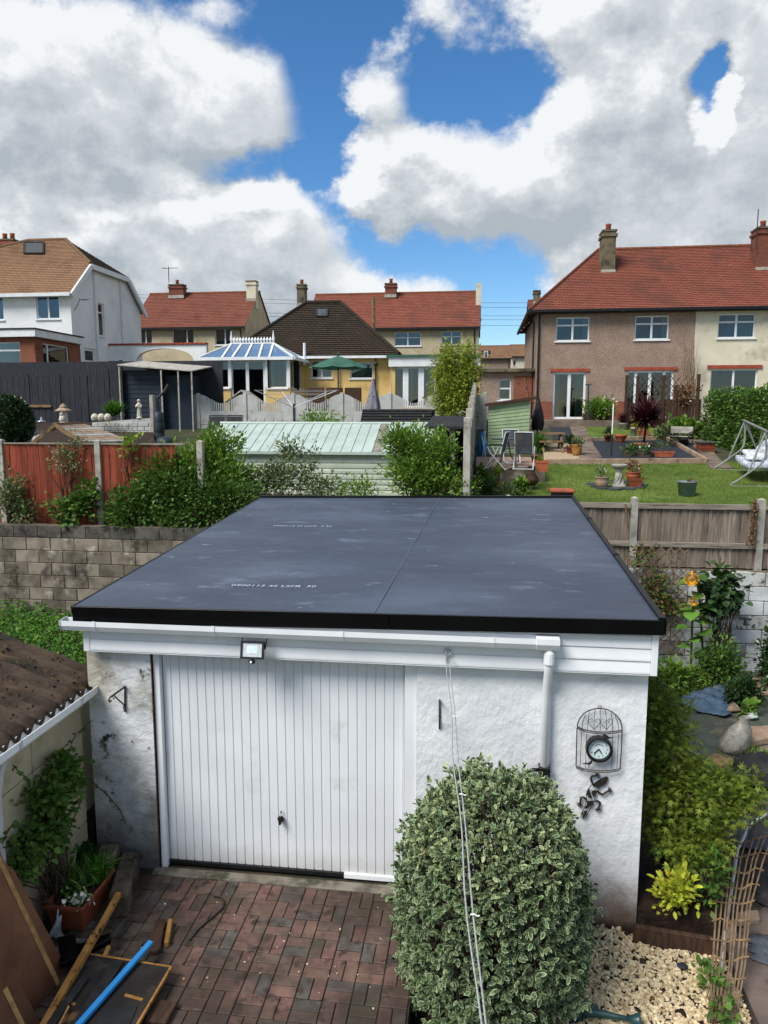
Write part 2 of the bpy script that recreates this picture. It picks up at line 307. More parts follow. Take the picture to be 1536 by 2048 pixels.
def leaves(name, pts, dirs, size, shape, mt, parent=None, seed=0, roll=1.0, kind=None, origin=None):
    """one mesh of leaf-sized faces: pts (n,3) where each leaf starts, dirs (n,3) where it points"""
    rg = np.random.default_rng(seed); pts = np.asarray(pts, float); d = np.asarray(dirs, float); n = len(pts)
    d = d / (np.linalg.norm(d, axis=1)[:, None] + 1e-9); up = np.tile([0, 0, 1.], (n, 1)) + rg.normal(0, .45 * roll, (n, 3))
    x = np.cross(d, up); x /= np.linalg.norm(x, axis=1)[:, None] + 1e-9; z = np.cross(x, d)
    tv, tf, te = LEAF[shape]; tv = np.array(tv); sz = np.broadcast_to(np.asarray(size, float), (n,))
    vs = (pts[:, None, :] + sz[:, None, None] * (x[:, None, :] * tv[None, :, 0, None] + d[:, None, :] * tv[None, :, 1, None] + z[:, None, :] * tv[None, :, 2, None])).reshape(-1, 3)
    org = np.array(origin) if origin is not None else (np.array([vs[:, 0].mean(), vs[:, 1].mean(), vs[:, 2].min()]))
    k = len(tv); idx = np.concatenate([(np.array(f)[None, :] + (np.arange(n) * k)[:, None]).reshape(n, -1) for f in tf], axis=1)
    tot = np.array([len(f) for f in tf]); me = bpy.data.meshes.new(name); me.vertices.add(len(vs)); me.vertices.foreach_set('co', (vs - org).astype(np.float32).ravel())
    loops = idx.ravel(); me.loops.add(len(loops)); me.loops.foreach_set('vertex_index', loops.astype(np.int32))
    lt = np.tile(tot, n); ls = np.concatenate([[0], np.cumsum(lt)[:-1]]); me.polygons.add(len(lt)); me.polygons.foreach_set('loop_start', ls.astype(np.int32)); me.polygons.foreach_set('loop_total', lt.astype(np.int32))
    a = me.attributes.new('rnd', 'FLOAT', 'POINT'); a.data.foreach_set('value', np.repeat(rg.random(n), k).astype(np.float32))
    a = me.attributes.new('edge', 'FLOAT', 'POINT'); a.data.foreach_set('value', np.tile(te, n).astype(np.float32))
    me.update(calc_edges=True); me.materials.append(MATS[mt]); o = link(name, me, parent, V(org)); kind = kind or ('stuff' if name in ('flower', 'bedding_plant', 'straw', 'petals') else None)
    if kind: o['kind'] = kind
    return o
def clumps(rg, ells, ncl, per, cr, shell=.55, up=.35, flat=1.0):
    """leaf starts and directions in clumps over ellipsoids [(centre, radii, weight)]"""
    P, D = [], []; w = np.array([e[2] for e in ells], float); w /= w.sum()
    for (c, r, _), ww in zip(ells, w):
        k = max(3, int(ncl * ww)); v = rg.normal(0, 1, (k, 3)); v /= np.linalg.norm(v, axis=1)[:, None]; rad = (shell + (1 - shell) * rg.random(k)) * (1 + rg.normal(0, .07, k))
        cc = np.array(c) + v * np.array(r) * rad[:, None]
        q = rg.normal(0, cr, (k, per, 3)) * np.array([1, 1, flat]); p = cc[:, None, :] + q
        dd = v[:, None, :] * .8 + q / cr * .45 + rg.normal(0, .45, (k, per, 3)) + np.array([0, 0, up]); P.append(p.reshape(-1, 3)); D.append(dd.reshape(-1, 3))
    return np.concatenate(P), np.concatenate(D)
def shell_pts(rg, c, r, n, depth=.12, up=.3, low=-1.0, bump=.06, nb=40):
    """leaf starts in a skin over one lumpy ellipsoid"""
    v = rg.normal(0, 1, (int(n * 1.6), 3)); v /= np.linalg.norm(v, axis=1)[:, None]; v = v[v[:, 2] > low][:n]
    bv = rg.normal(0, 1, (nb, 3)); bv /= np.linalg.norm(bv, axis=1)[:, None]; ba = rg.uniform(-1, 1, nb)
    lump = (np.exp((v @ bv.T - 1) * 14) * ba).sum(1) * bump
    p = np.array(c) + v * np.array(r) * (1 + lump - depth * rg.random(len(v)) ** 1.5)[:, None]
    d = v + rg.normal(0, .55, v.shape) + np.array([0, 0, up]); return p, d
def stems(name, base, tops, r, mt, parent, seed=0, n=5, wob=.06):
    rr = random.Random(seed); m = MB()
    for t in tops:
        t = V(t); b = V(base) if not isinstance(base, list) else V(rr.choice(base)); L_ = (t - b).length; pts = []
        for i in range(5):
            f = i / 4; q = b.lerp(t, f); q += V((rr.uniform(-1, 1), rr.uniform(-1, 1), 0)) * wob * L_ * (f * (1 - f) * 4); pts.append(q)
        m.tube(pts, [r * (1 - .7 * i / 4) for i in range(5)], n)
    return m.build(name, mt, parent, smooth=True)
def shrub(name, label, cat, base, ells, ncl, per, cr, size, shape, mt, seed=0, stem='bark', nst=7, sr=.015, up=.35, shell=.5, group=None, flat=1.0, extra=None):
    t = thing(name, base, label, cat, group); rg = np.random.default_rng(seed); P, D = clumps(rg, ells, ncl, per, cr, shell, up, flat)
    keep = P[:, 2] > base[2] + .01; P = P[keep]; D = D[keep]
    leaves('foliage', P, D, size * rg.uniform(.7, 1.25, len(P)), shape, mt, t, seed)
    idx = rg.choice(len(P), nst); stems('stem', base, [P[i] for i in idx], sr, stem, t, seed)
    if extra:
        em, en, es, esh = extra; i2 = rg.choice(len(P), en); leaves('flower', P[i2] + D[i2] / (np.linalg.norm(D[i2], axis=1)[:, None]) * cr * .6, D[i2], es, esh, em, t, seed + 9)
    return t
# ------------------------------------------------------------------ materials
mat('soil', '#3b2c22', '#241a14', .95, 6, bump=.8, bsc=25, bdist=.03)
mat('dry_ground', '#4a4034', '#33302a', .95, 3, dirt='#2c3320', dsc=1.5, bump=.7, bsc=18, bdist=.03)
mat('garden_ground', '#43402f', '#2f3a20', .95, 1.2, bump=.6, bsc=8, bdist=.03)
mat('lawn', '#4c621f', '#5c7029', .9, .9, dirt=[('#6e7f3a', .5, .5, .7), ('#2f4a14', 2.2, .55, .7)], bump=.8, bsc=45, bdist=.03)
mat('path_concrete', '#7a6c5e', '#5d5148', .85, 2, dirt='#453c34', dsc=3, bump=.3, bsc=60)
mat('paving_path', '#6f625a', '#584d48', .8, 2.5, dirt='#3f3733', dsc=4, bump=.3, bsc=70)
mat('joint_sand', '#3d332a', '#2a231d', .95, 20, bump=.5, bsc=80)
for n_, a_, b_ in (('paver_red', '#755950', '#604a42'), ('paver_brown', '#65544b', '#50433b'), ('paver_charcoal', '#5a5651', '#46423e'), ('paver_grey', '#8f918e', '#757876')):
    mat(n_, a_, b_, .6, 9, dirt=[('#2b221c', 6.5, .50, .66), ('#3a2f27', .9, .36, .62), ('#3a3a2c', 2.2, .55, .7)], bump=.6, bsc=110, bdist=.006, rnd=.14, hrnd=.012, rvar=.14)
mat('concrete_strip', '#7d776b', '#5c574d', .9, 6, dirt='#3d4030', dsc=3, bump=.4, bsc=60)
mat('gravel', '#cdbf9f', '#a8946f', .85, 30, attr=.28, hrnd=.01)
mat('render_white', '#dfe2e4', '#d2d6da', .8, 3, dirt=[('#9b9a93', 2.2, .60, .82), ('#5a5a54', 7., .70, .80)], bump=.55, bsc=9, bdist=.03, zdirt=[('#9d958b', -.1, .6, .5), ('#6a5240', -.15, .34, .95), ('#2a2620', -.22, -.10, .9)], bst=(1.3, 1, 1))
mat('render_stained', '#dcdfe1', '#cfd3d6', .82, 3, dirt=[('#8f8f8a', 1.9, .47, .64), ('#2c2c28', 4.1, .575, .64), ('#a8a495', 1., .46, .66)], bump=.55, bsc=9, bdist=.03, zdirt=[('#8f908b', .3, 1.2, .6), ('#4a4843', -.05, .95, .85)], bst=(1, 1, 1.6))
mat('membrane', '#3d4552', '#353c49', .5, 1.6, dirt=[('#4c5563', .8, .42, .7), ('#5f6a79', 2.6, .55, .72), ('#8a95a3', 6.5, .64, .74), ('#2c323b', 1.3, .56, .76)], st=(.7, 1.5, 1), bump=.12, bsc=60, bdist=.004, rvar=.09, spec=.5)
mat('membrane_seam', '#59626e', None, .6)
mat('chalk_print', '#aab4bf', None, .7)
mat('black_trim', '#050506', '#08080a', .3, 5, spec=.2, bump=.05, bsc=30)
mat('upvc', '#e4e7ea', '#dadee2', .35, 2, dirt='#b9b9b2', dsc=3, dlo=.62, dhi=.85, spec=.4)
mat('upvc_grey', '#c7c9cb', '#b6b9bb', .4, 3, dirt='#8f8c84', dsc=6, dlo=.55, dhi=.75)
mat('door_white', '#dfe3e6', '#d7dbdf', .42, 1.2, dirt=[('#bcbdb8', 1.8, .58, .8), ('#8e8b80', 9., .74, .8)], zdirt=[('#9d988c', .02, .3, .5)], spec=.4, bump=.05, bsc=8)
mat('black_plastic', '#101113', '#17181b', .4, 20, spec=.4)
mat('black_metal', '#1b1a1a', '#2a2523', .55, 30, spec=.4, bump=.2, bsc=200, bdist=.002)
mat('rust_metal', '#5b3a27', '#2b201b', .8, 40)
mat('lens', '#c3c9cd', '#aab2b8', .2, 20, spec=.6)
mat('white_plastic', '#e6e6e2', None, .4)
mat('clock_face', '#d5e3e4', '#c2d6d8', .5, 20)
mat('clock_print', '#3a4a55', None, .6)
mat('rope', '#a7a9a8', '#8c8f90', .8, 60)
mat('pitto', '#4a6338', '#384e2e', .5, 9, attr=.4, hrnd=.02, edge='#95a57e', trans=.18, spec=.4)
mat('pitto_young', '#8b9a5e', '#7c8f58', .5, 9, attr=.25, edge='#b9c39a', trans=.2, spec=.4)
mat('bark', '#4b3b2e', '#33281f', .9, 20, bump=.5, bsc=60)
mat('dead_stem', '#7a6750', '#55452f', .9, 20)
mat('acer', '#596d22', '#6d7d2b', .6, 2.5, dirt='#8a6a2e', dsc=3.2, dlo=.66, dhi=.8, attr=.3, hrnd=.02, trans=.25)
mat('golden', '#b9b83c', '#9fae34', .55, 9, attr=.25, hrnd=.02, trans=.25)
mat('leaf_mid', '#557530', '#466428', .6, 5, attr=.35, hrnd=.025, trans=.22)
mat('leaf_bright', '#718f38', '#5f8230', .6, 5, attr=.35, hrnd=.025, trans=.25)
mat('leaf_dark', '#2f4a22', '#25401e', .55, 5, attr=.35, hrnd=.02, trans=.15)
mat('leaf_glossy', '#2c4420', '#223819', .35, 5, attr=.35, hrnd=.015, trans=.12, spec=.5)
mat('leaf_grey', '#6b7a4c', '#596a44', .65, 5, attr=.3, hrnd=.02, trans=.2)
mat('leaf_lime', '#7f9a35', '#6c8a2c', .6, 5, attr=.3, hrnd=.02, trans=.3)
mat('leaf_purple', '#4a2024', '#33161c', .5, 5, attr=.35, hrnd=.01, trans=.1)
mat('leaf_dry', '#7b5a34', '#5e4630', .8, 5, attr=.35, hrnd=.02, trans=.1)
mat('fern', '#4f7a22', '#3f6a20', .6, 5, attr=.3, hrnd=.02, trans=.25)
mat('weeds', '#55802c', '#457024', .6, 2, attr=.32, hrnd=.02, trans=.28)
mat('petal_yellow', '#e0a818', '#c98a12', .6, 20, attr=.2, trans=.2)
mat('petal_white', '#e8e6da', None, .6, attr=.15, trans=.2)
mat('petal_pink', '#c99ab0', '#d9c2cc', .6, 20, attr=.2, trans=.2)
mat('petal_red', '#a3161d', None, .6, attr=.2)
mat('petal_purple', '#7a5f9e', None, .6, attr=.2)
mat('petal_orange', '#e0651d', None, .6, attr=.2)
mat('terracotta', '#a4593a', '#8c4a31', .75, 6, dirt='#6e4a38', dsc=3, rnd=.12)
mat('terracotta_dark', '#7e4028', '#6b3623', .7, 6, dirt='#43281b', dsc=3)
mat('wood_old', '#8a7050', '#6b563d', .85, 6, st=(1, 1, 1), dirt='#3c2d20', dsc=7, bump=.4, bsc=60)
mat('wood_orange', '#a5783f', '#8a622f', .8, 9, dirt=[('#2b1d10', 16., .58, .66), ('#6b4a26', 4., .5, .7)], bump=.4, bsc=70)
mat('wood_dark', '#4a3426', '#33241b', .8, 8, st=(6, 1, 1), bump=.4, bsc=40)
mat('sleeper', '#5c5346', '#463e33', .9, 7, dirt=[('#20190f', 5., .52, .66), ('#6f7350', 2., .6, .8)], bump=.8, bsc=40, bdist=.02)
mat('stone_block', '#8a8170', '#6f6757', .9, 7, dirt=[('#3b3a2c', 5., .5, .66)], bump=.7, bsc=40, bdist=.02)
mat('hardboard', '#7d563d', '#6a4631', .7, 1.6, dirt=[('#4a2e20', 1.1, .45, .7), ('#3a2419', 30., .68, .74)], bump=.1, bsc=30, zdirt=[('#4b2c1c', 0., .5, .7)])
mat('hardboard_edge', '#b08a55', '#8f6c42', .85, 14)
mat('blue_plastic', '#2f8fd6', '#2b84c8', .4, 6, dirt='#5aa2d2', dsc=8, dlo=.6, dhi=.8, spec=.4)
mat('felt', '#2a2b2d', '#1d1e20', .85, 8, dirt='#3c3b39', dsc=4, bump=.5, bsc=120, bdist=.004)
mat('felt_board', '#2b2623', '#1d1a18', .8, 5, dirt=[('#6e4e30', 3.5, .62, .72), ('#4b453f', 2., .55, .7)], bump=.5, bsc=50, bdist=.01)
mat('weed_fabric', '#4a5057', '#383d43', .8, 3, dirt='#55534c', dsc=3, bump=.5, bsc=14, bdist=.03)
mat('weed_fabric_green', '#4a5148', '#373c36', .85, 3, dirt='#5f5a4c', dsc=3, bump=.5, bsc=14, bdist=.03)
mat('tarp_blue', '#44596d', '#364859', .6, 5, dirt='#5e6165', dsc=6, bump=.5, bsc=12, bdist=.03)
mat('slab', '#a08a76', '#8b7462', .85, 5, dirt='#5c5246', dsc=4, bump=.4, bsc=50)
mat('slate_chip', '#2a2f38', '#383e48', .6, 8, attr=.35)
mat('clear_bag', '#a9a89f', '#8c897c', .25, 8, dirt='#6b6453', dsc=5, spec=.5, bump=.6, bsc=14, bdist=.03, trans=.25)
mat('can_green', '#16393b', '#1c4345', .4, 8, spec=.5)
mat('block_grey', '#7f766a', '#635b50', .9, 4, dirt=[('#3a352e', 2.0, .52, .68), ('#a79f90', 2.6, .56, .7)], bump=.6, bsc=60, bdist=.012, rnd=.36)
mat('block_cope', '#5d5953', '#46433f', .9, 5, dirt=[('#262421', 4., .5, .66), ('#7c776d', 3., .6, .75)], bump=.7, bsc=60, bdist=.012, rnd=.15)
mat('mortar', '#6c6152', '#544b3f', .95, 8, bump=.4, bsc=60)
mat('block_white', '#c4c8c9', '#aeb2b2', .85, 5, dirt=[('#6e716c', 3.2, .54, .7), ('#dadcdc', 2., .55, .7)], bump=.5, bsc=50, bdist=.012, rnd=.1)
mat('block_white_mossy', '#b9bcb8', '#9fa29c', .9, 6, dirt=[('#3b3d38', 9., .54, .62), ('#6c6f66', 3., .5, .7)], bump=.6, bsc=50, bdist=.012, rnd=.1)
mat('fence_red', '#924630', '#7a3826', .75, 3, st=(5, 1, .5), dirt=[('#5c2618', 2.0, .55, .75), ('#a55a3f', 2.2, .58, .75)], bump=.35, bsc=30, bst=(8, 1, .6), rnd=.26)
mat('fence_grey', '#8b7f72', '#6d635a', .85, 4, st=(9, 1, .7), dirt=[('#4b443c', 3., .52, .7), ('#a0968a', 2., .58, .75)], bump=.5, bsc=40, bst=(9, 1, .6), rnd=.26)
mat('fence_rail', '#938a7f', '#766e65', .85, 4, st=(.7, 1, 9), dirt='#57504a', dsc=3, bump=.5, bsc=40, bst=(.6, 1, 9), rnd=.08)
mat('concrete_post', '#a9a69d', '#928f86', .9, 6, dirt='#74736a', dsc=4, bump=.4, bsc=60, rnd=.06)
mat('fence_dark', '#2b2e35', '#22252b', .8, 4, st=(8, 1, .8), dirt='#3d4047', dsc=3, bump=.4, bsc=30, rnd=.1)
mat('shed_navy', '#1d2a38', '#19242f', .6, 4, rnd=.06)
mat('shed_green_metal', '#b9c2b0', '#aab4a3', .5, 2, dirt='#8d9484', dsc=3, dlo=.55, dhi=.8, rnd=.03)
mat('shed_roof_metal', '#aebcb4', '#a0aea6', .4, 2, dirt='#98a39b', dsc=2.5, dlo=.58, dhi=.8, rnd=.03)
mat('roof_light', '#8f8b7d', '#77746a', .5, 4, dirt='#4e4b43', dsc=5)
mat('shed_sage', '#8fa37c', '#839874', .6, 4, rnd=.05)
mat('moss_sheet', '#4a3d33', '#352b25', .9, 5, st=(.6, 1.6, 1), dirt=[('#5f4a2e', 4.2, .55, .68), ('#8a857a', 8., .66, .76), ('#24261b', 2.4, .52, .68)], bump=.6, bsc=30, bdist=.02)
mat('moss_tuft', '#4b3d2a', '#3a3324', .95, 5, attr=.4)
mat('panel_cream', '#b3ab93', '#a39b84', .85, 3, dirt='#7e775f', dsc=2.5, dlo=.55, dhi=.8, bump=.3, bsc=60)
mat('trellis', '#7d6a55', '#62523f', .85, 12)

# ------------------------------------------------------------------ setting: ground
m = MB(); ys = [-40, -10, 0, 6, 12.28, 12.30] + [12.30 + 1.5 * i for i in range(1, 15)] + [34, 45, 60, 90, 140, 250, 500]
m.grid([[(x, y, (gz(y) if y > 12.29 else -.5) - .004) for x in (-260, -80, -30, -15, -8, -3.4, 0, 1.5, 5, 10, 20, 40, 100, 300)] for y in ys])
g_ = m.build('ground', 'garden_ground'); struct(g_)
m = MB(); m.box(-3.45, -.42, 2.0, 5.9, -.4, -.012); m.box(-3.45, 1.99, 5.9, 12.05, -.4, -.012); m.grid([[(x, y, zplot(y) - .012) for x in (2.0, 3, 5, 12)] for y in (2, 4, 5.6, 6.4, 7.2, 8, 9, 10.5, 12.06)]); m.box(1.0, 2.0, 2.0, 3.0, -.4, -.22); struct(m.build('yard_soil', 'dry_ground'))
# block-paved drive, laid in a basket weave
drive = struct(MB().box(-3.40, -.42, 3.0, 5.80, -.25, -.010).build('driveway', 'joint_sand'))
rr = random.Random(3); pm = {}
for k in ('paver_red', 'paver_brown', 'paver_charcoal', 'paver_grey'): pm[k] = MB().box(-.0965, .0965, -.0465, .0465, -.05, .0).mesh('paver', k, bevel=.004)
def paver(x, y, vert, k):
    o = link('paver', pm[k], drive, V((x, y, rr.uniform(-.002, .003)))); o.rotation_euler = (rr.uniform(-.01, .01), rr.uniform(-.01, .01), (math.pi / 2 if vert else 0) + rr.uniform(-.012, .012))
nb_ = 0
for i in range(13):
    for j in range(8):
        cx = -2.93 + i * .2; cy = 5.68 - j * .2
        if cy < 4.12: continue
        for s_ in (-1, 1):
            w_ = rr.random(); edge_ = math.sin(cx * 2.1 + cy * 3.3)
            k = 'paver_red' if w_ < .44 + .2 * edge_ * (cy > 5) else ('paver_brown' if w_ < .78 else 'paver_charcoal')
            if (i + j) % 2: paver(cx, cy + s_ * .05, False, k)
            else: paver(cx + s_ * .05, cy, True, k)
            nb_ += 1
for j in range(14): paver(-3.08, 5.70 - j * .1, False, 'paver_grey' if j in (1, 2, 3, 6, 8, 9) else 'paver_charcoal')
struct(MB().box(-2.85, -.40, 5.785, 5.90, -.2, .004).build('threshold_strip', 'concrete_strip', bevel=.004))
# gravel
struct(MB().box(-.415, 1.995, 2.0, 5.87, -.5, -.205).build('gravel_bed', 'soil'))
def gravel():
    rg = np.random.default_rng(4); n = 9800
    x = rg.uniform(.05, 1.98, n); y = rg.uniform(4.35, 5.87, n); keep = ~((x > 1.25) & (y > 5.80 - (x - 1.25) * .16)); x, y = x[keep], y[keep]; n = len(x)
    ph = (1 + 5 ** .5) / 2; iv = np.array([(-1, ph, 0), (1, ph, 0), (-1, -ph, 0), (1, -ph, 0), (0, -1, ph), (0, 1, ph), (0, -1, -ph), (0, 1, -ph), (ph, 0, -1), (ph, 0, 1), (-ph, 0, -1), (-ph, 0, 1)]) / 1.9
    fc = np.array([(0, 11, 5), (0, 5, 1), (0, 1, 7), (0, 7, 10), (0, 10, 11), (1, 5, 9), (5, 11, 4), (11, 10, 2), (10, 7, 6), (7, 1, 8), (3, 9, 4), (3, 4, 2), (3, 2, 6), (3, 6, 8), (3, 8, 9), (4, 9, 5), (2, 4, 11), (6, 2, 10), (8, 6, 7), (9, 8, 1)])
    s = rg.uniform(.009, .019, n); sc_ = s[:, None] * rg.uniform(.65, 1.35, (n, 3)) * np.array([1, 1, .7]); a = rg.uniform(0, 6.28, n)
    v = iv[None] * rg.uniform(.8, 1.2, (n, 12, 1)) * sc_[:, None, :]; t = rg.normal(0, .35, (n, 2)); c, sn = np.cos(a)[:, None], np.sin(a)[:, None]
    vx = v[..., 0] * c - v[..., 1] * sn; vy = v[..., 0] * sn + v[..., 1] * c; vz = v[..., 2] + vx * t[:, :1] * .6 + vy * t[:, 1:] * .6
    z = -.2 + s * .45 + rg.random(n) ** 2 * .012
    P = np.stack([vx + x[:, None], vy + y[:, None], vz + z[:, None]], -1).reshape(-1, 3)
    F = (fc[None] + (np.arange(n) * 12)[:, None, None]).reshape(-1, 3); me = bpy.data.meshes.new('gravel'); me.from_pydata(P.tolist(), [], F.tolist())
    at = me.attributes.new('rnd', 'FLOAT', 'POINT'); at.data.foreach_set('value', np.repeat(rg.random(n), 12).astype(np.float32)); me.materials.append(MATS['gravel'])
    o = link('gravel', me); tag(o, 'cream gravel spread in front of the white garage wall', 'gravel', kind='stuff')
gravel()
struct(MB().prism([PR(1450, 1900, -.025), PR(1545, 1800, -.025), PR(1720, 2048, -.025), PR(1520, 2060, -.025)], (0, 0, .03)).build('side_path', 'paving_path'))

# ------------------------------------------------------------------ the garage
YF = 5.88
GA = thing('garage', (-1, 6, 0), 'white rendered garage with black flat rubber roof and ribbed up-and-over door', 'garage')
wf = MB().box(-.49, 1.36, YF, YF + .22, -.4, 2.32).build('front_wall', 'render_white', GA)
MB().box(-3.40, -2.80, YF, YF + .22, -.1, 2.28).build('pier', 'render_stained', GA)['label'] = 'mould-stained rendered pier left of the garage door'
MB().box(1.14, 1.355, YF + .225, 11.1, -.4, 2.5).build('side_wall', 'render_white', GA)
MB().box(-3.395, -3.18, YF + .225, 11.1, -.1, 2.42).build('side_wall', 'render_stained', GA)
MB().box(-3.17, 1.13, 10.9, 11.095, -.1, 2.55).build('rear_wall', 'block_grey', GA)
MB().box(-2.80, -.49, YF + .06, YF + .2, 2.12, 2.3).build('lintel', 'render_white', GA)
# door: pressed sheet with upright ribs
m = MB(); x0, x1 = -2.735, -.60; rows = [[], []]; n_ = 27; pit = (x1 - x0) / n_
prof = []
for i in range(n_):
    a = x0 + i * pit; prof += [(a, 0), (a + pit * .82, 0), (a + pit * .87, .009), (a + pit * .94, .009)]
prof.append((x1, 0))
dr = None
rg_ = np.random.default_rng(8)
zs_ = [.055 + 2.1 * i / 12 for i in range(13)]
m.grid([[(x, YF + .075 + d + .003 * math.sin(x * 3 + z * 2) + (.004 * math.exp(-((x + 2.2) ** 2 * 30 + (z - 1.28) ** 2 * 400))), z) for x, d in prof] for z in zs_])
dr = m.build('door', 'door_white', GA, smooth=False)
MB().box(x0, -1.13, YF + .050, YF + .10, .02, .055).build('bottom_seal', 'black_plastic', dr)
MB().box(-1.125, x1, YF + .045, YF + .10, .018, .058).build('bottom_rail', 'upvc', dr)
hp = PY(562, 1637, YF + .06)
hd = MB(); hd.lathe([(.028, 0), (.03, .012), (.02, .02), (.014, .03)], (0, 0, 0), 14)
hd.v = [(hp.x + a, hp.y - c_, hp.z + b) for a, b, c_ in hd.v]; hd.bar((hp.x, hp.y - .035, hp.z - .035), (hp.x, hp.y - .035, hp.z + .03), .026, .018); hd.build('handle', 'black_plastic', dr, smooth=False)
MB().bar((hp.x + .004, hp.y - .006, hp.z + .05), (hp.x + .004, hp.y - .006, hp.z + .075), .012, .008).build('keyhole_plate', 'black_metal', dr)
for a_, b_ in ((-2.80, -2.742), (-.592, -.49)): MB().box(a_, b_, YF + .02, YF + .12, 0, 2.11).build('door_frame', 'upvc', GA, bevel=.003)
MB().box(-2.81, -2.80, YF - .004, YF + .05, 0, 2.1).build('rusty_edge', 'rust_metal', GA)
MB().box(-3.418, -3.403, YF + .01, YF + .12, 1.62, 2.1).build('rusty_edge', 'rust_metal', GA)
# roof
FL, FR, BR, BL = V((-3.41, 5.72, 2.45)), V((1.42, 5.72, 2.505)), V((1.40, 11.25, 2.81)), V((-3.42, 11.25, 2.74))
def onroof(u, v, h=0): return FL.lerp(FR, u).lerp(BL.lerp(BR, u), v) + V((0, 0, h))
m = MB(); nx, ny = 24, 28
rgw = np.random.default_rng(2)
def wav(u, v): return .0035 * math.sin(u * 17 + v * 5) * math.sin(v * 13 + 1) + .002 * math.sin(u * 41 + v * 9)
m.grid([[onroof(i / nx, j / ny, wav(i / nx, j / ny) if 0 < i < nx and 0 < j < ny else 0) for i in range(nx + 1)] for j in range(ny + 1)])
RF = m.build('roof', 'membrane', GA, smooth=True)
m = MB(); m.add([onroof(*q, -.02) for q in ((.01, .01), (.99, .01), (.99, .99), (.01, .99))] + [onroof(*q, -.12) for q in ((.01, .01), (.99, .01), (.99, .99), (.01, .99))], [(0, 1, 2, 3), (7, 6, 5, 4), (0, 4, 5, 1), (1, 5, 6, 2), (2, 6, 7, 3), (3, 7, 4, 0)]); m.build('deck', 'wood_dark', RF)
# black fascia trim at the front, in two lengths with a joint
for a_, b_ in ((0, .56), (.5605, 1.0)):
    q = [FL.lerp(FR, a_), FL.lerp(FR, b_)]; h0 = .14 - .03 * a_; h1 = .14 - .03 * b_
    MB().prism([q[0] + V((0, -.012, .006)), q[1] + V((0, -.012, .006)), q[1] + V((0, -.012, -h1)), q[0] + V((0, -.012, -h0))], (0, .03, 0)).build('front_trim', 'black_trim', RF, bevel=.003)
for a_, b_ in ((0., .36), (.363, .70), (.703, 1.0)):
    p, q = onroof(1, a_), onroof(1, b_); MB().bar(p + V((-.012, 0, .012)), q + V((-.012, 0, .012)), .05, .03).bar(p + V((.012, 0, -.05)), q + V((.012, 0, -.05)), .014, .12).build('side_trim', 'black_trim', RF, bevel=.004)
for t_ in (.36, .70):
    p = onroof(1, t_, .016); MB().bar(p + V((-.012, -.03, 0)), p + V((-.012, .03, 0)), .056, .032).build('trim_joint', 'black_trim', RF, bevel=.003)
p, q = onroof(0, 1), onroof(1, 1); MB().bar(p + V((0, .01, .012)), q + V((0, .01, .012)), .06, .035).build('rear_trim', 'black_trim', RF, bevel=.004)
p, q = onroof(0, 0), onroof(0, 1); MB().bar(p + V((-.008, 0, -.03)), q + V((-.008, 0, -.03)), .012, .07).build('drip_trim', 'black_trim', RF)
m = MB(); sm_ = [PY(772, 1230, 5.8), PY(868, 1000, 11.2)]
m.bar(onroof(.535, .004, .0045), onroof(.585, .996, .0045), .008, .004); m.build('membrane_seam', 'membrane_seam', RF)
# the maker's print on the membrane
ang = math.atan2((BL - FL).z, (BL - FL).y)
for s_, (px_, py_), sz in (('0900113 45 LSFR', (532, 1173), .15), ('4  30', (612, 1174), .15), ('0900113 45 LSFR  4 30', (605, 1053), .13)):
    d = ray(px_, py_); nrm = (FR - FL).cross(BL - FL).normalized(); t_ = (FL - _c).dot(nrm) / d.dot(nrm); p = _c + d * t_ + nrm * .006
    o = link('printed_marking', text_mesh(s_, sz * .62, 'chalk_print'), RF, p); o['kind'] = 'stuff'; o.rotation_euler = (ang, math.atan2(-(FR - FL).z, (FR - FL).x), 0)
    o.scale = (1.0, .9, 1)
# cladding boards, corner trims
YC = 5.78
zb = [2.06, 2.163, 2.266, 2.372]
for k in range(3):
    z0_, z1_ = zb[k], zb[k + 1] - .007
    xr = 1.345; m = MB(); 
    m.prism([(-3.30, YC - .010, z0_), (-3.30, YC + .02, z0_), (-3.30, YC + .02, z1_ + .006), (-3.30, YC + .012, z1_ + .006), (-3.30, YC - .001, z1_ - .006), (-3.30, YC - .010, z0_ + .014)], (xr + 3.30, 0, 0)).build('cladding_board', 'upvc', GA)
MB().box(-3.30, 1.345, YC - .004, YF + .0, 2.045, 2.0585).build('cladding_base_trim', 'upvc', GA)
for a_, b_ in ((-3.36, -3.302), (1.347, 1.40)): MB().box(a_, b_, YC - .012, YC + .04, 2.045, 2.30 if a_ < 0 else 2.385).build('corner_trim', 'upvc', GA, bevel=.004)
MB().box(1.362, 1.40, YC + .042, 11.0, 2.2, 2.42).build('side_fascia', 'upvc', GA)
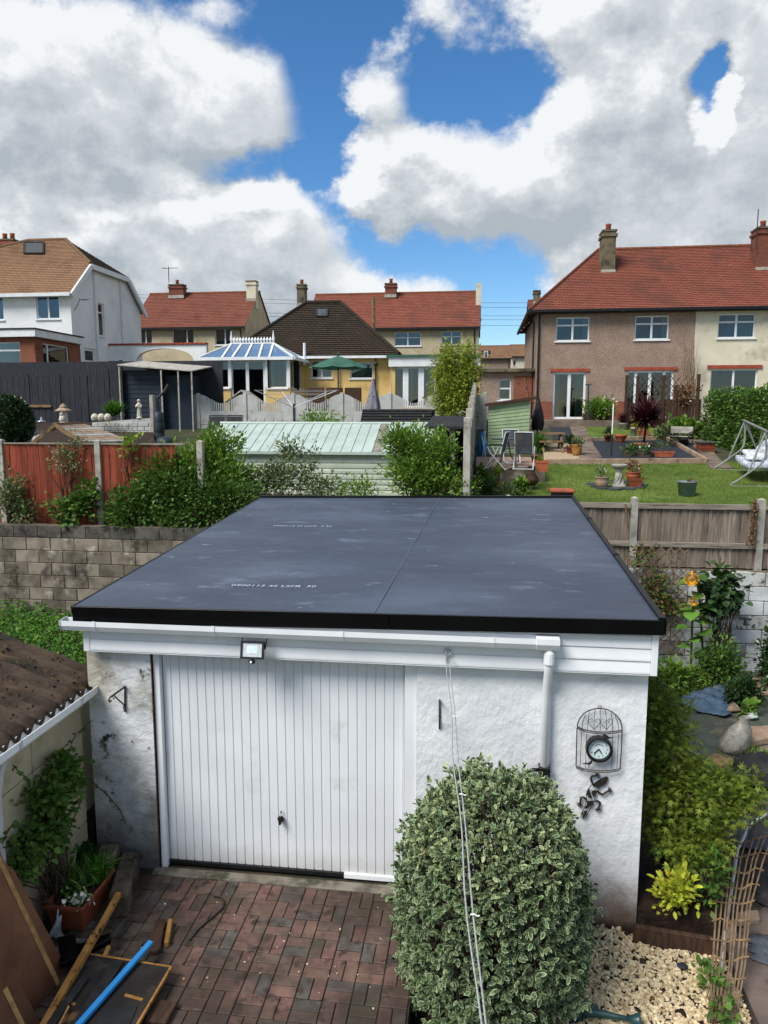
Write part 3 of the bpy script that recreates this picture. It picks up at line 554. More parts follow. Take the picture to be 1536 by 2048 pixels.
# gutter
GU = MB(); prof_ = [(-.055, .055), (-.06, .06), (-.06, .015), (-.035, -.03), (.035, -.03), (.055, .0), (.055, .06), (.049, .06), (.049, .004), (.032, -.024), (-.032, -.024), (-.053, .017), (-.053, .055)]
GUY = YC - .064
GU.prism([(-3.50, GUY + a, 2.285 + b) for a, b in prof_], (4.05, 0, 0)); gu = GU.build('gutter', 'upvc', GA)
for px_ in (188, 426, 684, 987):
    x = PY(px_, 1260, GUY - .06).x; MB().prism([(x - .012, GUY + a * 1.1, 2.285 + b * 1.1) for a, b in prof_], (.024, 0, 0)).build('gutter_bracket', 'upvc', gu)
MB().prism([(.46, GUY + a * 1.13, 2.283 + b * 1.13) for a, b in prof_[:7]], (.18, 0, 0)).build('gutter_outlet', 'upvc', gu, bevel=.004)
MB().prism([(-3.50, GUY + a * 1.12, 2.285 + b * 1.12) for a, b in prof_[:7]], (.008, 0, 0)).build('gutter_end', 'upvc_grey', gu)
xd = .565
dp = MB().tube([(xd, GUY, 2.26), (xd, GUY, 2.16), (xd, YC - .045, 2.05), (xd, YF - .05, 1.9), (xd, YF - .05, .05)], .036, 10).build('downpipe', 'upvc', GA, smooth=True)
MB().lathe([(.04, 0), (.043, 0), (.043, .09), (.04, .09)], (xd, GUY, 2.13), 12).build('pipe_socket', 'upvc', dp)
zc = PY(1097, 1541, YF - .05).z
MB().box(xd - .045, xd + .045, YF - .1, YF - .002, zc - .04, zc + .04).build('pipe_connector', 'black_plastic', dp, bevel=.004)
MB().tube([(xd - .04, YF - .05, zc), (xd - .09, YF - .052, zc), (xd - .13, YF - .055, zc - .02), (xd - .145, YF - .055, zc - .06), (xd - .145, YF - .055, zc - .4)], .016, 8).build('waste_pipe', 'black_plastic', dp, smooth=True)

# ------------------------------------------------------------------ things fixed to the garage
# floodlight
p = PY(505, 1300, YC - .13); FLD = thing('floodlight', p, 'black security floodlight with motion sensor fixed above the garage door', 'floodlight')
tl = R(14)
def fl(x, y, z): return p + V((x, y * math.cos(tl) - z * math.sin(tl) * -1 * 1, z * math.cos(tl) - y * math.sin(tl)))
m = MB(); w, h = .098, .072
for q in ((-w, -w + .016, -h, h), (w - .016, w, -h, h), (-w + .016, w - .016, h - .016, h), (-w + .016, w - .016, -h, -h + .016)):
    m.obox(fl((q[0] + q[1]) / 2, 0, (q[2] + q[3]) / 2), ((q[1] - q[0]) / 2, 0, 0), fl(0, .014, 0) - p, fl(0, 0, (q[3] - q[2]) / 2) - p)
m.build('housing', 'black_plastic', FLD)
MB().obox(fl(0, .02, 0), (w - .015, 0, 0), fl(0, .012, 0) - p, fl(0, 0, h - .015) - p).build('back_plate', 'black_plastic', FLD)
MB().obox(fl(0, -.003, 0), (w - .0165, 0, 0), fl(0, .004, 0) - p, fl(0, 0, h - .0165) - p).build('lens', 'lens', FLD)
MB().obox(fl(0, -.008, .003), (.045, 0, 0), fl(0, .001, 0) - p, fl(0, 0, .03) - p).build('led_array', 'clock_face', FLD)
bw_ = V((p.x, YC - .006, p.z + .10))
MB().tube([fl(-w - .004, .01, .01), bw_ + V((-w - .004, 0, .05)), bw_ + V((w + .004, 0, .05)), fl(w + .004, .01, .01)], .006, 6).build('bracket', 'black_metal', FLD)
m = MB(); m.ball(fl(0, .0, -h - .022), .03, 10, 6, .7); m.build('sensor', 'black_plastic', FLD, smooth=True)
MB().ball(fl(0, -.022, -h - .026), .012, 8, 5).build('sensor_eye', 'white_plastic', FLD, smooth=True)
# wall brackets for hanging baskets
def bracket(px_, py0, py1, out, label):
    a = PY(px_, py0, YF - .01); b = PY(px_, py1, YF - .01); t = thing('hanging_basket_bracket', b, label, 'bracket', 'black hanging basket brackets'); o_ = V(out)
    MB().bar(a, b, .014, .008, (0, 1, 0)).build('wall_plate', 'black_metal', t)
    MB().bar(a - V((0, 0, .005)), a + o_, .012, .012).build('arm', 'black_metal', t)
    pts = [b.lerp(a, .25) + o_ * .02, b.lerp(a, .45) + o_ * .22, b.lerp(a, .75) + o_ * .55, b.lerp(a, .93) + o_ * .72]
    m = MB().tube(pts, .006, 6)
    for c_, r_ in ((pts[0] + V((0, -.012, -.01)), .016), (pts[-1] + V((0, -.012, -.005)), .016)):
        m.tube([c_ + V((0, math.cos(k * .7) * r_, math.sin(k * .7) * r_)) for k in range(9)], .004, 5)
    m.build('scroll', 'black_metal', t); e_ = a + o_
    MB().tube([e_ + V((0, math.cos(k * .6 + 1) * .02 - .005, math.sin(k * .6 + 1) * .02 - .018)) for k in range(9)], .006, 6).build('hook', 'black_metal', t)
bracket(250, 1372, 1424, (.0, -.26, -.0), 'black hanging basket bracket on the stained pier')
bracket(879, 1399, 1458, (.02, -.26, .0), 'black hanging basket bracket between the door and downpipe')
# washing line
p = PY(896, 1303, YC - .03); t = thing('line_pulley', p, 'small metal pulley for the washing line on the white cladding', 'pulley')
m = MB(); ring = [(.028 * math.cos(a), .0, .028 * math.sin(a)) for a in np.linspace(0, 6.283, 17)[:-1]]; m.tube([p + V(q) for q in ring], .006, 6, closed=True); m.build('wheel', 'upvc_grey', t, smooth=True)
MB().bar(p + V((-.014, .004, .012)), p + V((-.014, .004, -.085)), .012, .016, (0, 1, 0)).bar(p + V((.0, .02, -.01)), p + V((.0, .028, -.01)), .05, .05).build('plate', 'upvc_grey', t)
end = PZ(974, 2056, 2.06); end2 = V(end) + (V(end) - p) * .45
def sag(a, b, s, off, n=28): return [a.lerp(b, i / n) + V((off * math.sin(i * .9) * .5 + off * math.sin(math.pi * i / n), 0, -s * 4 * (i / n) * (1 - i / n))) for i in range(n + 1)]
LN = thing('washing_line', end2, 'twin grey washing line hanging from the pulley across the variegated bush', 'washing line')
MB().tube(sag(p + V((-.012, -.02, -.02)), end2, .055, -.016), .0042, 5).build('line_strand', 'rope', LN, smooth=True)
MB().tube(sag(p + V((.012, -.02, -.03)), end2 + V((.006, 0, -.006)), .058, -.006), .0042, 5).build('line_strand', 'rope', LN, smooth=True)
for f in (.22, .42, .60): q = sag(p, end2, .06, 0)[int(f * 28)]; MB().tube([q + V((-.014, 0, .004)), q + V((0, 0, .008)), q + V((.016, 0, 0)), q + V((.024, 0, .004))], .003, 5).build('line_tie', 'white_plastic', LN)
MB().tube([end2 + V((0, 0, 0)), V((end2.x, -.6, 2.15))], .004, 5).build('line_end', 'rope', LN)

# birdcage clock
def Wp(x, y, off=.0): return PY(x, y, YF - .012 - off)
def zc_(x, y, ox=1130, oy=1400, k=7.88): return ox + x / k, oy + y / k
CK = thing('birdcage_clock', Wp(1197, 1540), 'black wire birdcage wall clock with two small birds on the garage wall', 'clock')
def wire(pts, r=.0035, off=.02): return [Wp(*zc_(*q), off) for q in pts]
m = MB()
arch = [(195, 430), (200, 370), (235, 290), (300, 210), (380, 165), (470, 138), (555, 132), (650, 145), (740, 185), (820, 250), (875, 330), (895, 410), (900, 470)]
m.tube(wire(arch), .0045, 6); m.tube(wire([(190, 440), (182, 700), (175, 1040)]), .0045, 6); m.tube(wire([(900, 480), (890, 760), (868, 1090)]), .0045, 6)
m.build('cage_frame', 'black_metal', CK)
m = MB()
for q in ([(270, 470), (280, 350), (325, 220)], [(357, 480), (363, 320), (385, 175)], [(455, 480), (462, 300), (475, 145)], [(555, 480), (555, 300), (555, 135)], [(655, 490), (652, 300), (635, 150)], [(752, 490), (748, 330), (725, 190)], [(842, 490), (838, 380), (790, 240)],
          [(262, 500), (240, 1045)], [(345, 520), (320, 1070)], [(755, 530), (735, 1085)], [(845, 530), (818, 1080)]):
    m.tube(wire(q, off=.024), .0025, 5)
m.build('cage_bars', 'black_metal', CK)
m = MB()
for cx in (462, 655):
    for s_ in (-1, 1): m.tube(wire([(cx, 465), (cx + s_ * 60, 400), (cx + s_ * 92, 350), (cx + s_ * 80, 305), (cx + s_ * 45, 295), (cx + s_ * 18, 320), (cx + s_ * 25, 352), (cx + s_ * 48, 345), (cx + s_ * 45, 325)], off=.027), .0025, 5)
m.build('heart_scrolls', 'black_metal', CK)
for pts in ([(192, 415), (300, 465), (450, 492), (600, 505), (760, 495), (900, 470)], [(172, 1035), (300, 1085), (500, 1110), (700, 1112), (868, 1080)]):
    m = MB(); u = wire(pts, off=.03); lo_ = wire([(a, b + 34) for a, b in pts], off=.03); m.tube(u, .003, 5); m.tube(lo_, .003, 5)
    for i in range(len(u) - 1):
        for k in range(5):
            a = u[i].lerp(u[i + 1], k / 5); b = lo_[i].lerp(lo_[i + 1], (k + .5) / 5); c_ = u[i].lerp(u[i + 1], (k + 1) / 5); m.tube([a, b, c_], .0035, 4)
    m.build('lace_band', 'black_metal', CK)
m = MB(); c0 = Wp(*zc_(552, 110), .02); m.tube([c0 + V((.011 * math.cos(a), 0, .011 * math.sin(a))) for a in np.linspace(0, 6.283, 13)[:-1]], .003, 5, closed=True); m.build('hanging_ring', 'black_metal', CK)
cc = Wp(*zc_(535, 770), .03); rad = (Wp(*zc_(745, 770), .03) - cc).length
m = MB(); m.lathe([(rad * .80, .052), (rad * .84, .062), (rad, .058), (rad, 0), (rad * .80, 0), (rad * .80, .052)], (0, 0, 0), 28, cap=False); m.v = [(cc.x + a, cc.y + .03 - c_, cc.z + b) for a, b, c_ in m.v]; m.build('case', 'black_plastic', CK, smooth=False)
m = MB(); m.lathe([(rad * .82, 0), (rad * .82, .03)], (0, 0, 0), 28); m.v = [(cc.x + a, cc.y + .028 - c_, cc.z + b) for a, b, c_ in m.v]; fc_ = m.build('dial', 'clock_face', CK)
for i in range(12):
    a = R(90 - 30 * (i + 1)); o = link('numeral', text_mesh(str(i + 1), rad * .22, 'clock_print'), fc_, V((cc.x + rad * .62 * math.cos(a), cc.y - .0035, cc.z + rad * .62 * math.sin(a)))); o.rotation_euler = (R(90), 0, 0)
for k_, L_, w_ in ((R(225), .52, .008), (R(302), .42, .009)): MB().bar(cc + V((0, -.006, 0)), cc + V((rad * L_ * math.cos(k_), -.006, rad * L_ * math.sin(k_))), w_, .003, (0, 1, 0)).build('hand', 'black_metal', fc_)
m = MB(); m.tube([cc + V((rad * .38 * math.cos(R(a)), -.005, rad * (.36 * math.sin(R(a)) + .02))) for a in range(35, 150, 14)], .0022, 4); m.build('dial_lettering', 'clock_print', fc_)
for body, tail, leg in ((((430, 950), (400, 975), (365, 1000), (345, 1020), (385, 1025), (410, 1010), (435, 980)), ((350, 995), (280, 1012), (345, 1012)), ((380, 1020), (372, 1065))), (((595, 555), (625, 545), (670, 565), (715, 605), (680, 615), (640, 610), (605, 590)), ((700, 590), (770, 605), (700, 608)), ((640, 605), (645, 625)))):
    m = MB(); m.prism(wire(body, off=.045), (0, .012, 0)); m.prism(wire(tail, off=.045), (0, .012, 0)); m.tube(wire(leg, off=.04), .003, 5); m.build('bird', 'black_metal', CK)

# gecko
GK = thing('gecko_ornament', Wp(1175, 1630), 'flat black metal gecko ornament below the birdcage clock', 'wall ornament')
def gw(q, off=.01): return [Wp(*zc_(*p_), off) for p_ in q]
MB().prism(gw([(682, 1215), (640, 1212), (560, 1245), (490, 1290), (450, 1330), (455, 1350), (520, 1392), (560, 1370), (620, 1345), (655, 1310), (675, 1260)]), (0, .006, 0)).build('head', 'black_metal', GK)
m = MB(); m.tube(gw([(430, 1330), (370, 1400), (335, 1490), (335, 1600), (300, 1720), (255, 1800), (255, 1850), (285, 1870), (325, 1840), (400, 1720), (460, 1600), (480, 1490), (520, 1420), (545, 1385)]), .0035, 5); m.build('outline', 'black_metal', GK)
for q in ([(380, 1380), (345, 1440), (345, 1500), (385, 1550), (430, 1540), (400, 1470)], [(420, 1440), (480, 1420), (510, 1440), (470, 1500), (450, 1540), (425, 1490)], [(350, 1600), (400, 1590), (455, 1590), (430, 1650), (380, 1690), (330, 1720), (310, 1700), (345, 1650)], [(300, 1750), (355, 1745), (340, 1800), (290, 1860), (270, 1840), (300, 1800)], [(265, 1800), (290, 1760), (295, 1780), (280, 1830)]):
    MB().prism(gw(q), (0, .005, 0)).build('body_plate', 'black_metal', GK)
for leg, foot, fd in (([(460, 1360), (420, 1290), (405, 1235), (430, 1200), (495, 1190)], (500, 1190), 35), ([(510, 1425), (550, 1470), (600, 1490), (650, 1450), (685, 1430)], (690, 1425), 15), ([(340, 1565), (290, 1530), (255, 1535), (245, 1590), (240, 1630)], (240, 1635), 240), ([(465, 1590), (520, 1590), (555, 1620), (545, 1670), (520, 1705)], (520, 1710), 270)):
    m = MB(); m.tube(gw(leg), .009, 6)
    for a in (-75, -38, 0, 38, 75):
        e = (foot[0] + 58 * math.cos(R(fd + a)), foot[1] - 58 * math.sin(R(fd + a))); m.tube(gw([foot, e]), [.006, .0035], 5)
    m.build('leg', 'black_metal', GK)
# ------------------------------------------------------------------ boundary walls and fences
def blockwall(name, label, x0, x1, y, z0, n, mts, topmt, seed, bw=.45, bh=.225):
    t = thing(name, ((x0 + x1) / 2, y, z0), label, 'wall'); rr = random.Random(seed)
    core = MB().box(x0, x1, y - .088, y + .10, z0 - .2, z0 + n * bh - .006).build('mortar_core', 'mortar', t)
    ms = {k: MB().box(-(bw - .012) / 2, (bw - .012) / 2, -.05, .05, -(bh - .012) / 2, (bh - .012) / 2).mesh('block', k, bevel=.006) for k in set(mts + [topmt])}
    for j in range(n):
        x = x0 + (bw / 2 if j % 2 else 0); k = 0
        while x < x1:
            o = link('block', ms[topmt if j >= n - 1 else rr.choice(mts)], t, V((x, y - .048 + rr.uniform(-.006, .004), z0 + (j + .5) * bh))); o.rotation_euler = (rr.uniform(-.006, .006), rr.uniform(-.006, .006), rr.uniform(-.006, .006)); x += bw
    return t
blockwall('block_wall', 'grey concrete block garden wall under the red fence', -10.4, -3.1, 12.05, .31, 8, ['block_grey'], 'block_cope', 5)
blockwall('block_wall', 'whitewashed block wall under the weathered grey fence', 1.0, 7.6, 12.05, -.02, 7, ['block_white', 'block_white', 'block_white_mossy'], 'block_white_mossy', 6, .46, .232)

def boardfence(name, label, cat, x0, x1, y, z0, z1, posts, boardmt, railmt, w, cap=True, seed=1, rails=(), zpost=None, raily=-.04, pw=.1, gap=.004):
    t = thing(name, ((x0 + x1) / 2, y, z0), label, cat); rr = random.Random(seed)
    me = MB().box(-w / 2 + gap, w / 2 - gap, -.009, .009, 0, z1 - z0).mesh('board', boardmt, bevel=.002)
    x = x0
    while x < x1:
        if all(abs(x - p) > pw * .3 for p in posts):
            o = link('board', me, t, V((x, y + rr.uniform(-.004, .004), z0 + rr.uniform(-.008, .004)))); o.rotation_euler = (rr.uniform(-.01, .01), rr.uniform(-.005, .005), R(11) + rr.uniform(-.06, .06))
        x += w
    for zz in (z0 + .25, z1 - .2): MB().box(x0, x1, y + .03, y + .06, zz - .04, zz + .04).build('back_rail', 'wood_dark', t)
    ps = sorted([x0 - .2] + list(posts) + [x1 + .2])
    for a, b in zip(ps[:-1], ps[1:]):
        a2, b2 = a + pw / 2 + .002, b - pw / 2 - .002
        if b2 - a2 < .3: continue
        for (zr, hr) in rails: MB().box(a2, b2, y + raily - .02, y + raily + .02, zr - hr / 2, zr + hr / 2).build('rail', railmt, t, bevel=.004)
        if cap: MB().box(a2, b2, y - .035, y + .03, z1 + .002, z1 + .03).build('capping', railmt, t, bevel=.004)
    for p in posts:
        m = MB().box(p - pw / 2, p + pw / 2, y - .06, y + .05, z0 - .3, (zpost or z1 + .07)); a = (zpost or z1 + .07)
        m.add([(p - pw / 2, y - .06, a), (p + pw / 2, y - .06, a), (p + pw / 2, y + .05, a), (p - pw / 2, y + .05, a), (p, y - .005, a + .03)], [(0, 1, 4), (1, 2, 4), (2, 3, 4), (3, 0, 4)]); m.build('post', 'concrete_post', t)
    return t
zt = PY(100, 889, 12.4).z
boardfence('panel_fence', 'red stained feather-edge fence with concrete posts above the grey block wall', 'fence', -9.6, -5.25, 12.4, 2.02, zt, [PY(3, 900, 12.4).x, PY(197, 900, 12.4).x, PY(401, 900, 12.4).x], 'fence_red', 'fence_rail', .112, seed=2, gap=.008)
boardfence('panel_fence', 'weathered grey board fence with concrete posts above the whitewashed wall', 'fence', .5, 7.4, 12.15, 1.62, 2.63, [.47, PY(1268, 1050, 12.1).x, PY(1522, 1050, 12.1).x, 6.35], 'fence_grey', 'fence_rail', .102, False, 3, [(2.60, .085), (1.985, .085)], 2.72, gap=-.006)
# fence between the two gardens, following the slope
t = thing('side_fence', (-.22, 20, gz(20)), 'stepped dark board fence with concrete posts between the two sloping gardens', 'fence')
yy = 12.5; k = 0
while yy < 31:
    y2 = yy + 1.9; b_ = gz(yy) - .1; tp = gz(y2) + 1.62
    MB().box(-.28, -.16, yy - .05, yy + .05, b_ - .3, tp + .14).build('post', 'concrete_post', t, bevel=.008)
    for i in range(13): MB().box(-.235, -.215, yy + .07 + i * .14, yy + .07 + i * .14 + .132, b_, tp).build('board', 'wood_dark', t)
    yy = y2

# ------------------------------------------------------------------ pale green metal shed behind the garage
SX0, SX1, SY0, SY1, SYR, SZB, SZE, SZR = -6.02, -.98, 15.5, 18.3, 16.9, 2.2, 3.235, 3.80
t = thing('metal_shed', ((SX0 + SX1) / 2, SY0, SZB), 'long pale green metal shed with ribbed pitched roof behind the garage', 'shed')
nb = 9; bh = (SZE - SZB) / nb
for i in range(nb):
    z = SZB + i * bh; MB().prism([(SX0, SY0 - .012, z), (SX0, SY0 + .01, z), (SX0, SY0 + .01, z + bh - .002), (SX0, SY0 + .004, z + bh - .002), (SX0, SY0 - .012, z + bh * .45)], (SX1 - SX0, 0, 0)).build('wall_board', 'shed_green_metal', t)
MB().box(SX0 + .01, SX1 - .01, SY0 + .012, SY1, SZB - .3, SZE).build('wall', 'shed_green_metal', t)
MB().prism([(SX0 + .01, SY0 + .012, SZE + .001), (SX0 + .01, SY1, SZE + .001), (SX0 + .01, SYR, SZR - .03)], (SX1 - SX0 - .02, 0, 0)).build('gable', 'shed_green_metal', t)
rf = MB().prism([(SX0 - .06, SY0 - .08, SZE - .01), (SX0 - .06, SYR, SZR - .004), (SX0 - .06, SYR, SZR - .02), (SX0 - .06, SY0 - .08, SZE - .03)], (SX1 - SX0 + .12, 0, 0)).build('roof', 'shed_roof_metal', t)
MB().prism([(SX0 - .06, SY1 + .08, SZE - .01), (SX0 - .06, SYR, SZR - .004), (SX0 - .06, SYR, SZR - .02), (SX0 - .06, SY1 + .08, SZE - .03)], (SX1 - SX0 + .12, 0, 0)).build('rear_roof', 'shed_roof_metal', t)
xs = np.linspace(SX0 - .05, SX1 + .05, 24); sl_ = V((0, SYR - SY0 + .08, SZR - SZE)); nn = V((0, -sl_.z, sl_.y)).normalized()
lp = PY(755, 880, 16.2).x
for a, b in zip(xs[:-1], xs[1:]):
    p0 = V(((a + b) / 2, SY0 - .085, SZE - .006)) + nn * .004; dirty = abs((a + b) / 2 - lp) < .12
    MB().obox(p0 + sl_ / 2, ((b - a) / 2 - .004, 0, 0), sl_ / 2, nn * .004).build('roof_panel', 'roof_light' if dirty else 'shed_roof_metal', rf)
    q = V((b, SY0 - .088, SZE - .004)) + nn * .012; MB().bar(q, q + sl_, .024, .02, nn).build('roof_rib', 'shed_roof_metal', rf)
MB().tube([(SX0 - .06, SYR, SZR + .012), (SX1 + .06, SYR, SZR + .012)], .035, 8).build('ridge_cap', 'shed_roof_metal', rf)
MB().box(SX0 - .06, SX1 + .06, SY0 - .12, SY0 - .09, SZE - .055, SZE + .005).build('eaves_trim', 'shed_roof_metal', rf)

# dark plastic storage shed and lean-to post behind it
a = PY(722, 845, 19.4); b = PY(865, 818, 19.4)
t = thing('storage_shed', (b.x - .9, 19.6, gz(19.6)), 'low dark grey plastic storage shed behind the pale green shed', 'shed')
z0 = gz(19.6); MB().box(a.x, b.x, 19.2, 20.4, z0 - .1, a.z - .1).build('body', 'fence_dark', t)
for i in range(6):
    f = i / 6; f2 = (i + 1) / 6; za = a.z - .06 + (b.z - a.z + .06) * f; zb2 = a.z - .06 + (b.z - a.z + .06) * f2
    MB().prism([(a.x + .02, 19.1 + .5 * f, za), (a.x + .02, 19.1 + .5 * f2, zb2 - .02), (a.x + .02, 19.1 + .5 * f2, zb2), (a.x + .02, 19.1 + .5 * f - .02, za + .03)], (b.x - a.x - .04, 0, 0)).build('lid_slat', 'felt', t)
MB().box(a.x, b.x, 19.6, 20.4, a.z - .1, b.z - .02).build('lid', 'felt', t)
a = PY(905, 858, 15.2)
t = thing('lean_to', (a.x, 15.2, gz(15.2)), 'black felted lean-to roof on a concrete post beside the pale green shed', 'lean-to')
MB().box(a.x - .06, a.x + .06, 15.15, 15.27, gz(15.2) - .2, a.z).build('post', 'concrete_post', t, bevel=.006)
MB().prism([(a.x - .55, 15.0, a.z + .004), (a.x + .25, 15.0, a.z + .004), (a.x + .25, 17.6, a.z + .2), (a.x - .55, 17.6, a.z + .2)], (0, 0, .05)).build('roof', 'felt', t)
MB().box(a.x - .55, a.x + .25, 17.4, 17.5, gz(17) - .1, a.z + .18).build('rear_board', 'wood_dark', t)

# ------------------------------------------------------------------ right-hand garden
def sheet(name, pix, mt, h=.03, off=.0, kind=True):
    poly = [PG(*q) + V((0, 0, off)) for q in pix]; m = MB(); m.prism(poly, (0, 0, h)); o = m.build(name, mt); return struct(o) if kind else o
poly = [V((-.1, 12.3, 0)), V((12, 12.3, 0)), V((12, 20.6, 0)), V((-.1, 20.6, 0))]
for p in poly: p.z = gz(p.y) + .0
struct(MB().prism(poly, (0, 0, .03)).build('lawn', 'lawn'))
sheet('upper_lawn', [(1160, 852), (1345, 848), (1345, 880), (1172, 886)], 'lawn', .05)
sheet('slate_bed', [(1188, 886), (1375, 884), (1412, 924), (1200, 926)], 'slate_chip', .07)
sheet('slate_strip', [(1100, 853), (1137, 852), (1152, 886), (1108, 884)], 'slate_chip', .05)
sheet('stone_chippings', [(1085, 890), (1152, 890), (1190, 924), (1088, 926)], 'gravel', .06)
sheet('garden_path', [(1137, 850), (1166, 850), (1184, 888), (1206, 924), (1160, 924), (1150, 888)], 'path_concrete', .08)
sheet('boundary_path', [(1362, 866), (1388, 864), (1442, 925), (1470, 940), (1420, 940)], 'path_concrete', .06)
struct(MB().box(-.1, 14, 29.5, 32.9, gz(29.5) - .2, gz(32) + .10).build('house_terrace', 'path_concrete'))
for p, q in (((1092, 931), (1412, 929)), ((1412, 929), (1330, 882)), ((1172, 886), (1345, 881))):
    a, b = PG(*p), PG(*q); o = MB().bar(a + V((0, 0, .06)), b + V((0, 0, .06)), .1, .22).build('bed_edging', 'slab', bevel=.01); tag(o, {931: 'long pale kerb along the foot of the slate bed', 929: 'short kerb running up the right side of the slate bed', 886: 'kerb between the upper lawn and the slate bed'}[p[1]], 'edging')
# raised patio with chairs
pa, pb = PG(958, 966), PG(1088, 964); ph = PY(1000, 932, pa.y).z
PATIO = thing('raised_patio', (pa + pb) / 2, 'raised concrete patio with block retaining edge under the folding chairs', 'patio')
MB().box(-.1, pb.x, pa.y, pa.y + 3.4, pa.z - .3, ph - .05).build('base', 'block_grey', PATIO)
for i in range(5): w = (pb.x + .1) / 5; MB().box(-.1 + i * w + .004, -.1 + (i + 1) * w - .004, pa.y - .03, pa.y + 3.4, ph - .048, ph).build('slab', 'slab', PATIO, bevel=.006)
def PP(x, y): return PZ(x, y, ph)
# grass blades over the lawn
def grass(name, label, n, x0, x1, y0, y1, size, mt, seed, zf=None, cat='grass'):
    rg = np.random.default_rng(seed); x = rg.uniform(x0, x1, n); y = rg.uniform(y0, y1, n); z = np.array([gz(q) + .03 for q in y]) if zf is None else np.full(n, zf)
    if zf is None: k = ~((x < pb.x + .1) & (y > pa.y - .1) & (y < pa.y + 3.5)); x, y, z = x[k], y[k], z[k]
    d = np.stack([rg.normal(0, .5, len(x)), rg.normal(0, .5, len(x)), np.ones(len(x))], 1); o = leaves(name, np.stack([x, y, z], 1), d, size * rg.uniform(.5, 1.4, len(x)), 'grass' if mt != 'weeds' else 'broad', mt, None, seed); tag(o, label, cat, kind='stuff'); return o
mat('grass_blade', '#556b27', '#687a32', .7, .9, dirt=[('#7d7a42', .7, .52, .66), ('#3c5219', 1.7, .54, .66)], attr=.35, hrnd=.02, trans=.25)
grass('lawn_grass', 'mown grass of the lawn behind the grey fence', 60000, .2, 8.5, 13.6, 20.5, .055, 'grass_blade', 3)
grass('upper_grass', 'mown grass of the small upper lawn by the terrace', 12000, PG(1165, 853).x, PG(1340, 850).x, PG(1200, 884).y, PG(1200, 854).y, .06, 'grass_blade', 5)

# pots and plants
def pot(px_, py_, w, h, style, mt, label, plant=None, cat='plant pot', base=None, name=None, group=None):
    b = base or PG(px_, py_) + V((0, 0, .03)); s = mpp(b); W_, H_ = w * s, h * s; t = thing(name or 'plant_pot', b, label, cat, group)
    if style == 'round': m = MB().lathe([(W_ * .33, 0), (W_ * .36, .01), (W_ * .46, H_ * .8), (W_ * .5, H_ * .8), (W_ * .5, H_), (W_ * .43, H_), (W_ * .41, H_ * .85)], b, 16)
    elif style == 'belly': m = MB().lathe([(W_ * .3, 0), (W_ * .42, H_ * .25), (W_ * .49, H_ * .6), (W_ * .45, H_ * .88), (W_ * .5, H_ * .92), (W_ * .5, H_), (W_ * .42, H_), (W_ * .40, H_ * .85)], b, 18)
    elif style == 'bowl': m = MB().lathe([(W_ * .25, 0), (W_ * .3, H_ * .3), (W_ * .46, H_ * .75), (W_ * .5, H_ * .8), (W_ * .5, H_), (W_ * .44, H_), (W_ * .42, H_ * .85)], b, 18)
    else:
        D_ = W_ * (.35 if style == 'trough' else .95); m = MB(); r = [(.42, 0), (.47, H_ * .8), (.5, H_ * .8), (.5, H_), (.45, H_), (.44, H_ * .86)]
        vs = [(b.x + sx * W_ * q, b.y + sy * (D_ / 2 * (q / .5)), b.z + z) for q, z in r for sx, sy in ((-1, -1), (1, -1), (1, 1), (-1, 1))]
        fs = [(i * 4 + k, i * 4 + (k + 1) % 4, i * 4 + 4 + (k + 1) % 4, i * 4 + 4 + k) for i in range(len(r) - 1) for k in range(4)] + [(3, 2, 1, 0), (20, 21, 22, 23)]; m.add(vs, fs)
    m.build('pot', mt, t, smooth=style in ('round', 'belly', 'bowl'))
    if style in ('round', 'belly', 'bowl'): MB().lathe([(W_ * .40, H_ * .85), (W_ * .40, H_ * .9)], b, 12).build('compost', 'soil', t)
    if plant:
        pm_, ph_, pw_, n_, ls, shp = plant[:6]; top = b + V((0, 0, H_ * .9)); rg = np.random.default_rng(int(px_ * 7 + py_)); hw = pw_ * s / 2; hh = ph_ * s
        P, D = clumps(rg, [(top + V((0, 0, hh * .5)), (hw, hw * (.5 if style == 'trough' else 1), hh * .5), 1)], max(6, n_ // 8), 8, hw * .18, .2, .7); D[:, 2] += .4
        leaves('foliage', P, D, ls * s * rg.uniform(.7, 1.3, len(P)), shp, pm_, t, 3)
        stems('stem', top - V((0, 0, H_ * .1)), [P[i] for i in rg.choice(len(P), 5)], .006, 'bark', t, 2)
        if len(plant) > 6: fm, fn, fs_ = plant[6:]; q = rg.choice(len(P), fn); leaves('flower', P[q] + np.array([0, 0, hh * .12]), np.array([[0, -.5, 1.]] * fn) + rg.normal(0, .4, (fn, 3)), fs_ * s, 'broad', fm, t, 4)
    return t
pot(1140, 911, 16, 17, 'round', 'terracotta', 'round terracotta pot on the stone chippings beside the picnic table', ('leaf_dark', 26, 22, 160, 7, 'leaf'))
pot(1153, 915, 21, 24, 'belly', 'wood_orange', 'ochre glazed belly pot on the corner of the stone chippings', ('leaf_grey', 14, 22, 120, 6, 'leaf'))
pot(1083, 944, 26, 22, 'square', 'terracotta', 'square terracotta planter on the edge of the raised patio', ('leaf_lime', 8, 18, 80, 6, 'leaf'), base=PP(1083, 943) if False else PZ(1083, 943, ph))
pot(1070, 930, 17, 15, 'round', 'terracotta_dark', 'small dark red pot behind the folding chair', base=PZ(1070, 925, ph))
pot(1215, 887, 14, 15, 'round', 'terracotta_dark', 'small dark terracotta pot at the edge of the upper lawn', ('leaf_dark', 16, 20, 90, 6, 'leaf'))
pot(1241, 888, 25, 17, 'bowl', 'terracotta', 'wide terracotta bowl at the edge of the upper lawn', None)
pot(1267, 880, 14, 24, 'round', 'concrete_post', 'tall pale grey pot with yellow leaves beside the cordyline', ('golden', 16, 14, 90, 6, 'leaf'))
